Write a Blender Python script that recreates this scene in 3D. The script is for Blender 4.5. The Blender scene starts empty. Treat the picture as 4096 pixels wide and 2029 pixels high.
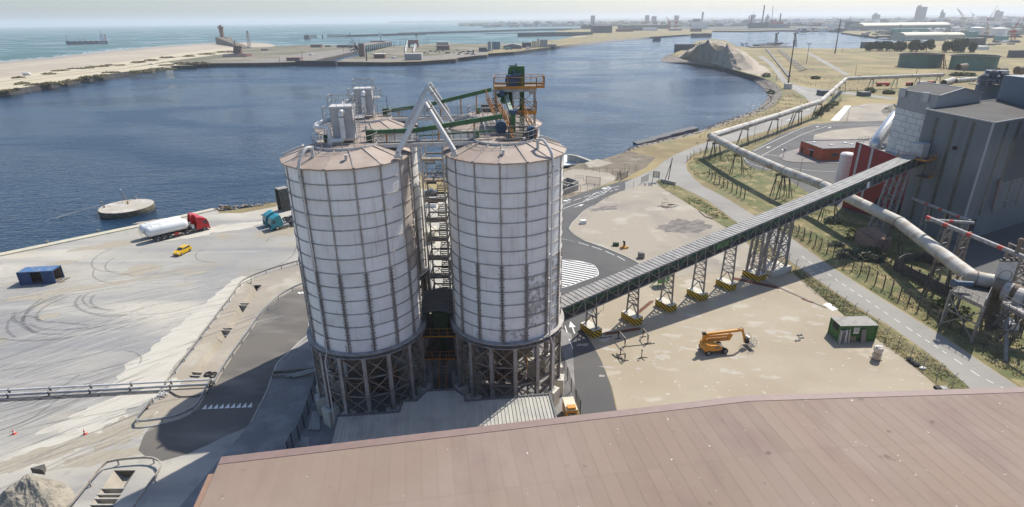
import bpy,bmesh,math,random
from math import sin,cos,pi,radians as rad,atan2,hypot,sqrt
from mathutils import Vector as V3,Matrix,Euler
from mathutils.geometry import tessellate_polygon
random.seed(7)
S=bpy.context.scene
COL=S.collection
# ------------------------------------------------------------------ camera, world, sun, exposure
CH,CF,CP,CR=46.0,2271.7,math.atan2(935.0,2271.7),rad(-.624)
cam=bpy.data.cameras.new("camera"); camo=bpy.data.objects.new("camera",cam); COL.objects.link(camo)
cf=V3((0,cos(CP),-sin(CP))); cr0=V3((1,0,0)); cu0=cr0.cross(cf)
cr_=cos(CR)*cr0+sin(CR)*cu0; cu_=-sin(CR)*cr0+cos(CR)*cu0
camo.matrix_world=Matrix(((cr_.x,cu_.x,-cf.x,0),(cr_.y,cu_.y,-cf.y,0),(cr_.z,cu_.z,-cf.z,CH),(0,0,0,1)))
cam.sensor_width=36; cam.lens=36*CF/4096; cam.clip_start=.5; cam.clip_end=60000
S.camera=camo
SUN_AZ,SUN_EL=rad(39.5),rad(50)      # azimuth measured from +Y towards +X
w=bpy.data.worlds.new("World"); S.world=w; w.use_nodes=True
nt=w.node_tree; nt.nodes.clear()
sky=nt.nodes.new("ShaderNodeTexSky"); sky.sky_type='NISHITA'; sky.sun_disc=False
sky.sun_elevation=SUN_EL; sky.sun_rotation=SUN_AZ; sky.altitude=0; sky.air_density=1.0; sky.dust_density=1.3; sky.ozone_density=5.0
bg=nt.nodes.new("ShaderNodeBackground"); bg.inputs[1].default_value=.108
ow=nt.nodes.new("ShaderNodeOutputWorld")
nt.links.new(sky.outputs[0],bg.inputs[0]); nt.links.new(bg.outputs[0],ow.inputs[0])
sl=bpy.data.lights.new("sun",'SUN'); so=bpy.data.objects.new("sun",sl); COL.objects.link(so)
sl.energy=4.0; sl.angle=rad(.53); sl.color=(1,.94,.84)
so.rotation_euler=V3((sin(SUN_AZ)*cos(SUN_EL),cos(SUN_AZ)*cos(SUN_EL),sin(SUN_EL))).to_track_quat('Z','Y').to_euler()
S.view_settings.view_transform='Standard'; S.view_settings.look='None'; S.view_settings.gamma=1
S.view_settings.use_curve_mapping=False; S.view_settings.exposure=.52
S.render.engine='CYCLES'
S.cycles.max_bounces=6; S.cycles.volume_bounces=1

# ------------------------------------------------------------------ surveying: a line of sight meets a level plane or a distance
VW=dict(A=(0,0,.5486),B=(1100,200,.5486),C=(2500,0,.6269),D=(1100,900,.7053),E=(0,700,.5094),F=(0,1350,.5321),G=(2200,800,.7051),H=(3100,300,.5485),I=(3100,900,.5485),J=(1100,1250,.4701),K=(1700,1150,.4701),L=(1900,230,.3292),M=(1180,280,.3134),N=(3500,1000,.4704),O=(700,1500,.6988),P=(2300,1500,.6972),Q=(500,1000,.4703),R=(600,60,.427),S=(1600,0,.5047),T=(2900,0,.4643),
 X=(3600,700,.3135),Y=(3600,300,.3135),AA=(1400,300,.2743),AB=(1640,560,.3448),AC=(1640,960,.4706),AD=(560,800,.1411),AE=(1020,720,.1724),AF=(2740,1300,.132),AG=(2380,1280,.1568),AH=(2250,660,.2664))
def sight(v,x,y):
 a=VW[v]; X=a[0]+x*a[2]; Y=a[1]+y*a[2]
 return cf*CF+cr_*(X-2048)-cu_*(Y-1014.5)
def g(v,x,y,z=0.0):
 d=sight(v,x,y); return V3((0,0,CH))+d*((z-CH)/d.z)
def gd(v,x,y,dist):
 d=sight(v,x,y); return V3((0,0,CH))+d*(dist/d.y)
def gl(v,pts,z=0.0): return [g(v,x,y,z)for x,y in pts]
def px(p):
 q=V3(p)-V3((0,0,CH)); zc=q.dot(cf); return (2048+CF*q.dot(cr_)/zc,1014.5-CF*q.dot(cu_)/zc)
def hz(base,v,x,y):              # height of a point that stands above base and is seen at (x, y)
 Y=VW[v][1]+y*VW[v][2]; lo,hi=base[2]-5.,base[2]+300.
 lo=max(lo,-10)
 for _ in range(50):
  m=(lo+hi)/2
  zc=(V3((base[0],base[1],m))-V3((0,0,CH))).dot(cf)
  if zc <= 0 or px((base[0],base[1],m))[1]< Y: hi=m
  else: lo=m
 return lo

# ------------------------------------------------------------------ materials
def mat(name,col,layers=(),rough=.8,metal=0.,bump=None,alpha=1,spec=None,emis=None,uvedge=None,wave=None):
 m=bpy.data.materials.new(name); m.use_nodes=True; t=m.node_tree; N=t.nodes; Lk=t.links
 b=N["Principled BSDF"]; b.inputs["Roughness"].default_value=rough; b.inputs["Metallic"].default_value=metal
 if spec is not None: b.inputs["Specular IOR Level"].default_value=spec
 if alpha < 1: b.inputs["Alpha"].default_value=alpha
 geo=N.new("ShaderNodeNewGeometry"); pos=geo.outputs["Position"]
 cur=None
 def rgb(c):
  n=N.new("ShaderNodeRGB"); n.outputs[0].default_value=(*c,1); return n.outputs[0]
 def noise(scale,stretch=None,detail=4,rot=0,dist=0):
  src=pos
  if stretch or rot:
   mp=N.new("ShaderNodeMapping"); mp.vector_type='TEXTURE' if False else 'POINT'
   mp.inputs["Scale"].default_value=stretch or (1,1,1); mp.inputs["Rotation"].default_value=(0,0,rot)
   Lk.new(pos,mp.inputs[0]); src=mp.outputs[0]
  n=N.new("ShaderNodeTexNoise"); n.inputs["Scale"].default_value=scale; n.inputs["Detail"].default_value=detail
  n.inputs["Distortion"].default_value=dist
  Lk.new(src,n.inputs["Vector"]); return n.outputs["Fac"]
 cur=rgb(col)
 for ly in layers:
  c,sc,lo,hi=ly[:4]; stx=ly[4]if len(ly)> 4 else None; det=ly[5]if len(ly)> 5 else 5; op=ly[6]if len(ly)> 6 else 1.
  rt=ly[7]if len(ly)> 7 else 0
  f=noise(sc,stx,det,rt)
  mr=N.new("ShaderNodeMapRange"); mr.inputs[1].default_value=lo; mr.inputs[2].default_value=hi; mr.inputs[3].default_value=0; mr.inputs[4].default_value=op
  Lk.new(f,mr.inputs[0])
  mx=N.new("ShaderNodeMix"); mx.data_type='RGBA'; Lk.new(mr.outputs[0],mx.inputs[0]); Lk.new(cur,mx.inputs[6]); mx.inputs[7].default_value=(*c,1)
  cur=mx.outputs[2]
 if uvedge:      # grime that gathers along the joints of a plate (colour, width)
  uv=N.new("ShaderNodeUVMap"); sp=N.new("ShaderNodeSeparateXYZ"); Lk.new(uv.outputs[0],sp.inputs[0])
  def edge(o):
   a=N.new("ShaderNodeMath"); a.operation='SUBTRACT'; Lk.new(o,a.inputs[0]); a.inputs[1].default_value=.5
   c=N.new("ShaderNodeMath"); c.operation='ABSOLUTE'; Lk.new(a.outputs[0],c.inputs[0]); return c.outputs[0]
  mxm=N.new("ShaderNodeMath"); mxm.operation='MAXIMUM'; Lk.new(edge(sp.outputs[0]),mxm.inputs[0]); Lk.new(edge(sp.outputs[1]),mxm.inputs[1])
  nz=noise(1.3,None,6); ad=N.new("ShaderNodeMath"); ad.operation='MULTIPLY_ADD'; Lk.new(nz,ad.inputs[0]); ad.inputs[1].default_value=.28; Lk.new(mxm.outputs[0],ad.inputs[2])
  mr=N.new("ShaderNodeMapRange"); mr.inputs[1].default_value=uvedge[1]; mr.inputs[2].default_value=.68; mr.inputs[4].default_value=uvedge[2]; Lk.new(ad.outputs[0],mr.inputs[0])
  mx=N.new("ShaderNodeMix"); mx.data_type='RGBA'; Lk.new(mr.outputs[0],mx.inputs[0]); Lk.new(cur,mx.inputs[6]); mx.inputs[7].default_value=(*uvedge[0],1)
  cur=mx.outputs[2]
 if layers == ()and not uvedge and alpha == 1 and not emis:   # slight tonal life on everything plain
  f=noise(1.7,None,4)
  mr=N.new("ShaderNodeMapRange"); mr.inputs[3].default_value=.8; mr.inputs[4].default_value=1.18; Lk.new(f,mr.inputs[0])
  mx=N.new("ShaderNodeMix"); mx.data_type='RGBA'; mx.blend_type='MULTIPLY'; mx.inputs[0].default_value=1
  Lk.new(cur,mx.inputs[6]); Lk.new(mr.outputs[0],mx.inputs[7]); cur=mx.outputs[2]
 if name in ('panel_white','panel_worn','silo_roof','hall_roof','annex_sheet','white_cladding','slat_metal','strip_light','box_roof','shed_roof'):
  oi=N.new("ShaderNodeObjectInfo"); mr=N.new("ShaderNodeMapRange"); mr.inputs[3].default_value=.95 if name != 'hall_roof' else .955; mr.inputs[4].default_value=1.08 if name != 'hall_roof' else 1.03; Lk.new(oi.outputs["Random"],mr.inputs[0])
  mx=N.new("ShaderNodeMix"); mx.data_type='RGBA'; mx.blend_type='MULTIPLY'; mx.inputs[0].default_value=1; Lk.new(cur,mx.inputs[6]); Lk.new(mr.outputs[0],mx.inputs[7]); cur=mx.outputs[2]
 Lk.new(cur,b.inputs["Base Color"])
 hsrc=None
 if bump:
  sc,st=bump[:2]; hsrc=noise(sc,bump[2]if len(bump)> 2 else None,bump[3]if len(bump)> 3 else 4,bump[4]if len(bump)> 4 else 0)
  bp=N.new("ShaderNodeBump"); bp.inputs["Strength"].default_value=st; bp.inputs["Distance"].default_value=bump[5]if len(bump)> 5 else .1
  Lk.new(hsrc,bp.inputs["Height"]); Lk.new(bp.outputs[0],b.inputs["Normal"])
 if wave:        # fine ribs of profiled sheet: (direction vector, ribs per metre, strength)
  (dx,dy,dz),fr,st=wave
  dt=N.new("ShaderNodeVectorMath"); dt.operation='DOT_PRODUCT'; Lk.new(pos,dt.inputs[0]); dt.inputs[1].default_value=(dx*fr*6.283,dy*fr*6.283,dz*fr*6.283)
  sn=N.new("ShaderNodeMath"); sn.operation='SINE'; Lk.new(dt.outputs["Value"],sn.inputs[0])
  bp=N.new("ShaderNodeBump"); bp.inputs["Strength"].default_value=st; bp.inputs["Distance"].default_value=.03
  Lk.new(sn.outputs[0],bp.inputs["Height"]); Lk.new(bp.outputs[0],b.inputs["Normal"])
 if emis: b.inputs["Emission Color"].default_value=(*emis[0],1); b.inputs["Emission Strength"].default_value=emis[1]
 return m
MM={}
def K(name,*a,**k): MM[name]=mat(name,*a,**k); return MM[name]
K('concrete_yard',(.344,.327,.284),[((.241,.237,.232),.022,.44,.56,(1.0,.6,1),9,.85,.3),((.310,.267,.189),.05,.54,.60,None,8,.8),((.482,.447,.370),.03,.49,.60,(.6,1,1),9,.85,-.5),((.181,.185,.202),.16,.50,.70,(.10,1.2,1),9,.55,-.75),((.430,.413,.370),.3,.56,.72,(.12,1.1,1),9,.6,-.65),((.206,.202,.194),.5,.58,.68,None,8,.35)],rough=.9,bump=(3,.25))
K('quay_edge',(.50,.46,.33),[((.42,.40,.33),.5,.4,.65)],rough=.9,bump=(3,.2))
K('lot_dirt',(.327,.276,.200),[((.365,.315,.234),.09,.4,.6),((.451,.408,.340),.25,.60,.66,(.6,1,1),9,.8,.3),((.315,.272,.200),.8,.52,.8,(.25,1,1),8,.5,-.5),((.561,.527,.459),1.1,.66,.72,None,8,.7)],rough=.95,bump=(4,.3))
K('sand_lot',(.324,.284,.225),[((.225,.203,.180),.06,.5,.66,None,8,.8),((.414,.378,.310),.13,.55,.66,None,7,.8),((.252,.216,.171),1.5,.6,.75,(.3,1,1),8,.5,.4)],rough=.95,bump=(2,.5))
K('asphalt',(.075,.075,.075),[((.105,.10,.095),.08,.4,.65,None,6,.8),((.16,.15,.135),.5,.58,.8,(.3,1,1),7,.4,.6)],rough=.88,bump=(8,.15))
K('asphalt_dusty',(.136,.123,.106),[((.092,.088,.084),.1,.42,.62,None,6,.8),((.264,.238,.202),.25,.52,.72,(.3,1,1),8,.6,1.2)],rough=.9,bump=(6,.15))
K('asphalt_pale',(.243,.230,.207),[((.297,.284,.252),.06,.4,.65),((.189,.180,.167),.4,.55,.8,(.3,1,1),7,.6,.3)],rough=.9,bump=(6,.15))
K('apron',(.20,.195,.19),[((.28,.27,.26),.3,.45,.65),((.12,.12,.125),.9,.55,.8,None,8,.6)],rough=.9,bump=(4,.2))
K('road_paint',(.72,.72,.69),[((.40,.40,.38),3,.55,.75,None,6,.7)],rough=.7)
K('kerb',(.42,.41,.38),rough=.9)
K('dry_land',(.301,.238,.116),[((.184,.145,.073),.02,.42,.58,None,8,.9),((.155,.165,.073),.035,.52,.64,None,8,.9),((.349,.276,.155),.15,.55,.7,None,8,.7),((.107,.112,.053),1.1,.58,.78,None,7,.6)],rough=1,bump=(1.5,.6))
K('verge',(.19,.165,.075),[((.115,.13,.05),.18,.40,.56,None,8,.9),((.33,.26,.13),.3,.52,.66,None,8,.9),((.07,.085,.035),.9,.55,.7,None,7,.7)],rough=1,bump=(4,.9))
K('beach',(.40,.34,.255),[((.33,.28,.215),.006,.4,.6,(1,.3,1),6,.8,.6),((.48,.42,.32),.02,.5,.65,None,8,.6)],rough=.95)
K('wet_sand',(.34,.29,.23),[((.27,.24,.20),.02,.4,.6)],rough=.6)
K('dune_sand',(.47,.41,.29),[((.42,.36,.24),.06,.5,.65,None,8,.8)],rough=1,bump=(.8,.5))
K('dune_grass',(.20,.165,.08),[((.28,.235,.12),.15,.42,.62),((.085,.085,.045),.5,.5,.7)],rough=1)
K('revetment',(.235,.20,.165),[((.16,.14,.115),.3,.45,.65,None,8,.9),((.27,.24,.20),.8,.58,.75)],rough=.95,bump=(1.2,.6))
K('quay_wall',(.055,.052,.05),[((.12,.11,.10),.4,.5,.7,(1,1,.3))],rough=.9)
K('stone_far',(.225,.20,.17),[((.17,.15,.13),.1,.45,.65)],rough=.95)
K('spoil',(.37,.31,.235),[((.45,.39,.30),.03,.45,.6,None,9,.9),((.25,.22,.185),.06,.54,.64,None,9,.85)],rough=1,bump=(.25,.8,None,8,0,1.5))
K('spit_land',(.18,.155,.11),[((.115,.11,.06),.012,.40,.54,None,9,.9),((.30,.26,.20),.02,.52,.64,(.4,1,1),8,.8),((.09,.095,.05),.08,.55,.7,None,8,.7)],rough=1)
K('far_ground',(.10,.105,.085),[((.16,.15,.13),.004,.45,.6,None,8,.9),((.06,.075,.045),.003,.5,.62,None,8,.8)],rough=1)
K('spoil_grey',(.24,.22,.18),[((.36,.32,.25),.5,.45,.6,None,9,.9)],rough=1,bump=(2.5,1,None,8,0,.3))
K('bush',(.07,.09,.032),[((.115,.13,.05),.8,.4,.6),((.13,.13,.055),.25,.6,.72)],rough=.9)
K('olive_bush',(.10,.115,.075),[((.17,.18,.13),.9,.45,.65)],rough=.9)
K('tree_leaf',(.04,.06,.025),[((.075,.095,.04),.25,.42,.6)],rough=.9)
K('bark',(.09,.07,.05))
K('panel_white',(.81,.80,.78),[((.73,.72,.69),.5,.42,.62,None,8,.9),((.60,.55,.50),.9,.60,.78,(1,1,.22),8,.7),((.50,.42,.34),2.4,.57,.74,(1,1,.06),6,.55)],rough=.55,uvedge=((.33,.27,.22),.57,.55))
K('panel_worn',(.70,.70,.70),[((.42,.40,.38),1.1,.46,.54,None,9,.85),((.27,.25,.23),2.4,.54,.62,None,9,.8)],rough=.7,uvedge=((.25,.20,.16),.52,.8))
K('panel_tan',(.50,.43,.37),[((.40,.34,.29),.6,.45,.65),((.60,.57,.53),.8,.58,.7)],rough=.6,uvedge=((.27,.21,.16),.56,.8))
K('silo_roof',(.351,.275,.223),[((.399,.328,.271),.5,.42,.62,None,7,.9),((.294,.223,.171),1.1,.56,.76,None,8,.75)],rough=.75,uvedge=((.209,.142,.095),.6,.55))
K('rust_steel',(.235,.19,.15),[((.29,.265,.235),1.2,.45,.62,None,7,.9),((.20,.10,.05),2.3,.58,.7,None,7,.8)],rough=.8)
K('rib_steel',(.31,.275,.24),[((.39,.36,.33),.9,.45,.62,None,7,.9),((.22,.13,.08),2.0,.6,.72,None,7,.8)],rough=.8)
K('weeds',(.20,.205,.09),[((.27,.25,.12),.6,.45,.65)],rough=1)
K('grey_steel',(.38,.36,.335),[((.26,.23,.20),1.0,.48,.65,None,7,.85),((.24,.15,.09),2.5,.64,.75,None,7,.8)],rough=.65)
K('dark_steel',(.075,.07,.065),[((.13,.115,.10),1.4,.45,.65),((.14,.07,.04),2.6,.62,.75)],rough=.7)
K('trestle_steel',(.20,.19,.18),[((.28,.26,.24),1.0,.45,.6),((.15,.11,.08),2.6,.62,.75)],rough=.6)
K('scrub_brown',(.19,.155,.11),[((.13,.11,.08),.3,.45,.62,None,8,.9),((.28,.245,.20),.2,.54,.66,None,8,.8),((.11,.115,.055),.5,.58,.68,None,8,.6)],rough=1,bump=(3,.7))
K('cinder',(.15,.135,.125),[((.24,.215,.185),.6,.45,.62,None,8,.9)],rough=1)
K('cream_dust',(.48,.455,.39),[((.42,.39,.33),.25,.52,.64,(.3,1,1),8,.8,-.7)],rough=1)
K('tuft_dry',(.38,.33,.17),[((.27,.24,.11),.8,.45,.65)],rough=1)
K('tan_dust',(.33,.295,.23),rough=1)
K('shell_dark',(.13,.10,.08),rough=.9)
K('hopper',(.27,.225,.185),[((.18,.14,.11),.8,.45,.6)],rough=.8)
K('pale_paint',(.58,.565,.54),[((.44,.40,.36),.8,.5,.68,None,8,.8),((.30,.20,.14),2.5,.66,.76,None,7,.7)],rough=.55)
K('filter_paint',(.46,.46,.455),[((.36,.34,.32),.9,.48,.66,None,8,.8)],rough=.6)
K('duct_white',(.72,.71,.69),[((.55,.52,.48),1.5,.52,.7)],rough=.5)
K('green_paint',(.045,.125,.05),[((.075,.16,.07),1.2,.45,.65,None,7,.8),((.12,.11,.08),2.5,.64,.76)],rough=.5)
K('green_light',(.30,.38,.28),rough=.5)
K('green_dark',(.035,.075,.035),[((.06,.10,.05),1.2,.5,.65)],rough=.6)
K('orange_paint',(.50,.21,.035),[((.33,.13,.04),1.5,.55,.7)],rough=.55)
K('motor_blue',(.04,.085,.15),rough=.5)
K('deck_plate',(.33,.27,.225),[((.22,.17,.14),.9,.45,.62),((.42,.37,.32),1.6,.58,.7)],rough=.8)
K('grating',(.16,.14,.12),rough=.8)
K('concrete',(.43,.40,.34),[((.33,.30,.26),.8,.48,.68)],rough=.9,bump=(4,.2))
K('concrete_clean',(.56,.53,.46),[((.46,.43,.37),.8,.5,.7)],rough=.9)
K('canopy_sheet',(.10,.095,.095),rough=.6)
K('annex_sheet',(.40,.39,.345),[((.31,.30,.28),.4,.48,.68),((.26,.25,.24),1.6,.6,.8,(1,.3,1))],rough=.55)
K('annex_trim',(.10,.105,.11),rough=.5)
K('hall_roof',(.262,.198,.156),[((.281,.221,.184),.09,.42,.6,None,6,.9),((.198,.138,.120),.25,.5,.76,(1,.5,1),8,.6),((.129,.101,.092),.8,.68,.76,None,7,.7),((.736,.718,.690),2.6,.755,.77,None,2,1.)],rough=.9,spec=.12,bump=(.8,.2,None,4,0,.2))
K('hall_trim',(.22,.15,.13),rough=.6)
K('hall_wall',(.27,.165,.115),rough=.7)
K('plant_grey',(.145,.165,.185),[((.18,.20,.215),.1,.45,.6),((.11,.12,.125),.6,.52,.7,(1,1,.05),6,.7)],rough=.45,metal=.1,wave=((.72,.69,0),2.6,.5))
K('plant_roof',(.125,.122,.115),[((.105,.10,.095),.15,.45,.65)],rough=.85,spec=.1,wave=((.25,.97,0),1.3,.7))
K('plant_blue',(.115,.15,.185),rough=.5)
K('plant_trim',(.40,.40,.40),rough=.5)
K('strip_light',(.075,.085,.075),rough=.25)
K('strip_frame',(.16,.17,.17),rough=.5)
K('white_cladding',(.60,.61,.60),[((.48,.49,.48),.7,.52,.68)],rough=.5)
K('ribbed_grey',(.33,.335,.34),rough=.5,wave=((.72,.69,0),2.2,.9))
K('plant_red',(.24,.014,.022),[((.20,.013,.018),.2,.45,.65)],rough=.5,wave=((.72,.69,0),2.2,.4))
K('orange_clad',(.46,.09,.03),[((.40,.075,.028),.3,.45,.65)],rough=.7)
K('flat_roof',(.23,.21,.195),[((.19,.17,.16),.4,.45,.65)],rough=.9)
K('glass',(.03,.04,.05),rough=.12,spec=.8)
K('dark',(.02,.02,.02),rough=.8)
K('black_rubber',(.025,.025,.026),rough=.85)
K('pipe_pale',(.45,.43,.38),[((.32,.27,.21),.5,.47,.6,None,8,.9),((.27,.16,.09),.35,.58,.68,(.6,.6,1),9,.75),((.54,.52,.48),.8,.6,.7)],rough=.6)
K('pipe_grey',(.25,.24,.235),[((.40,.385,.35),1.5,.5,.66)],rough=.6)
K('galv',(.40,.40,.39),[((.30,.29,.27),1.5,.5,.7)],rough=.45,metal=.4)
K('red_band',(.45,.04,.03),rough=.55)
K('silver',(.55,.55,.54),rough=.3,metal=.75)
K('tank_white',(.74,.74,.72),[((.62,.61,.58),.6,.5,.7)],rough=.35)
K('tank_pink',(.66,.62,.62),rough=.5)
K('truck_red',(.52,.012,.02),rough=.25)
K('teal',(.025,.24,.29),rough=.3)
K('car_yellow',(.66,.40,.005),rough=.25)
K('chrome',(.5,.5,.5),rough=.3,metal=.8)
K('blue_box',(.02,.055,.15),[((.035,.075,.16),1.2,.45,.65),((.13,.11,.10),2.4,.66,.75)],rough=.6)
K('blue_box_roof',(.055,.13,.27),[((.20,.23,.25),1.4,.5,.68)],rough=.6)
K('wood_in',(.17,.13,.09),rough=.9)
K('green_box',(.045,.15,.045),[((.07,.18,.07),1.3,.5,.65)],rough=.55)
K('box_roof',(.40,.38,.34),[((.30,.27,.23),1.2,.5,.68)],rough=.7)
K('olive_box',(.10,.095,.08),[((.14,.13,.11),.8,.5,.65)],rough=.8)
K('lift_yellow',(.55,.24,.02),rough=.45)
K('wheel_grey',(.20,.20,.20),rough=.5)
K('sign_white',(.78,.78,.76),rough=.6)
K('sign_black',(.02,.02,.02),rough=.6)
K('cone_red',(.60,.06,.025),rough=.6)
K('rust_beam',(.20,.075,.045),[((.13,.055,.035),1.5,.45,.6)],rough=.85)
K('timber',(.33,.27,.20),rough=.9)
K('bag_white',(.62,.58,.52),[((.45,.35,.26),1.6,.5,.65)],rough=.9)
K('tank_green',(.06,.14,.12),[((.10,.20,.17),.05,.42,.6,(1,1,.3),6,.9),((.17,.14,.10),.3,.62,.75)],rough=.7)
K('rust_pipe',(.20,.15,.11),rough=.8)
K('brick_red',(.19,.095,.07),rough=.9)
K('brick_brown',(.22,.15,.125),rough=.9)
K('ship_blue',(.03,.055,.11),rough=.5)
K('ship_red',(.20,.045,.035),rough=.6)
K('far_concrete',(.36,.35,.33),rough=.9)
K('far_dark',(.12,.125,.13),rough=.8)
K('far_white',(.74,.73,.70),rough=.7)
K('far_cream',(.58,.53,.40),rough=.7)
K('far_blue',(.06,.16,.26),rough=.6)
K('far_teal',(.12,.30,.28),rough=.6)
K('far_red',(.48,.08,.04),rough=.6)
K('far_roof',(.30,.20,.17),rough=.8)
K('wood_mass',(.07,.085,.045),rough=1)
K('foam',(.82,.84,.84),[((.35,.45,.47),.4,.5,.7,None,8,.8)],rough=.8)
# hazard stripes: flat print on the blocks
def hazard():
 m=mat('hazard_print',(.62,.42,.01),rough=.6); t=m.node_tree; N=t.nodes
 geo=[n for n in N if n.type == 'NEW_GEOMETRY'][0]
 dt=N.new("ShaderNodeVectorMath"); dt.operation='DOT_PRODUCT'; t.links.new(geo.outputs["Position"],dt.inputs[0]); dt.inputs[1].default_value=(1.6,.2,1.75)
 md=N.new("ShaderNodeMath"); md.operation='FRACT'; t.links.new(dt.outputs["Value"],md.inputs[0])
 gt=N.new("ShaderNodeMath"); gt.operation='GREATER_THAN'; gt.inputs[1].default_value=.5; t.links.new(md.outputs[0],gt.inputs[0])
 mx=N.new("ShaderNodeMix"); mx.data_type='RGBA'; t.links.new(gt.outputs[0],mx.inputs[0]); mx.inputs[6].default_value=(.62,.42,.01,1); mx.inputs[7].default_value=(.025,.025,.02,1)
 t.links.new(mx.outputs[2],N["Principled BSDF"].inputs["Base Color"]); return m
MM['hazard']=hazard()
def water(name,c1,c2,sc,rough,bump,dist,wsc):
 m=bpy.data.materials.new(name); m.use_nodes=True; t=m.node_tree; N=t.nodes; Lk=t.links; b=N["Principled BSDF"]
 b.inputs["Roughness"].default_value=rough; b.inputs["IOR"].default_value=1.33; b.inputs["Specular IOR Level"].default_value=.5
 geo=N.new("ShaderNodeNewGeometry"); n=N.new("ShaderNodeTexNoise"); n.inputs["Scale"].default_value=sc; n.inputs["Detail"].default_value=5
 mp=N.new("ShaderNodeMapping"); mp.inputs["Scale"].default_value=(.5,1,1); mp.inputs["Rotation"].default_value=(0,0,.15)
 Lk.new(geo.outputs["Position"],mp.inputs[0]); Lk.new(mp.outputs[0],n.inputs["Vector"])
 mr=N.new("ShaderNodeMapRange"); mr.inputs[1].default_value=.35; mr.inputs[2].default_value=.65; Lk.new(n.outputs["Fac"],mr.inputs[0])
 mx=N.new("ShaderNodeMix"); mx.data_type='RGBA'; mx.inputs[6].default_value=(*c1,1); mx.inputs[7].default_value=(*c2,1); Lk.new(mr.outputs[0],mx.inputs[0]); Lk.new(mx.outputs[2],b.inputs["Base Color"])
 n=N.new("ShaderNodeTexNoise"); n.inputs["Scale"].default_value=.012; n.inputs["Detail"].default_value=6; n.inputs["Distortion"].default_value=1.2; Lk.new(mp.outputs[0],n.inputs["Vector"])
 mr=N.new("ShaderNodeMapRange"); mr.inputs[1].default_value=.40; mr.inputs[2].default_value=.60; mr.inputs[3].default_value=rough*.6; mr.inputs[4].default_value=rough*2.4; Lk.new(n.outputs["Fac"],mr.inputs[0]); Lk.new(mr.outputs[0],b.inputs["Roughness"])
 last=None
 for s_,st,stretch in wsc:
  mp=N.new("ShaderNodeMapping"); mp.inputs["Scale"].default_value=stretch; mp.inputs["Rotation"].default_value=(0,0,.18)
  Lk.new(geo.outputs["Position"],mp.inputs[0]); n=N.new("ShaderNodeTexNoise"); n.inputs["Scale"].default_value=s_; n.inputs["Detail"].default_value=3; n.inputs["Distortion"].default_value=.4
  Lk.new(mp.outputs[0],n.inputs["Vector"]); bp=N.new("ShaderNodeBump"); bp.inputs["Strength"].default_value=st; bp.inputs["Distance"].default_value=dist
  Lk.new(n.outputs["Fac"],bp.inputs["Height"])
  if last: Lk.new(last,bp.inputs["Normal"])
  last=bp.outputs[0]
 Lk.new(last,b.inputs["Normal"]); return m
MM['basin']=water('basin',(.006,.022,.048),(.010,.032,.062),.02,.12,.5,.5,[(.22,.8,(.4,1,1)),(.9,.8,(.5,1,1))])
MM['sea']=water('sea',(.04,.105,.115),(.065,.14,.135),.0025,.3,.5,.4,[(.12,.4,(.4,1,1))])

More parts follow.
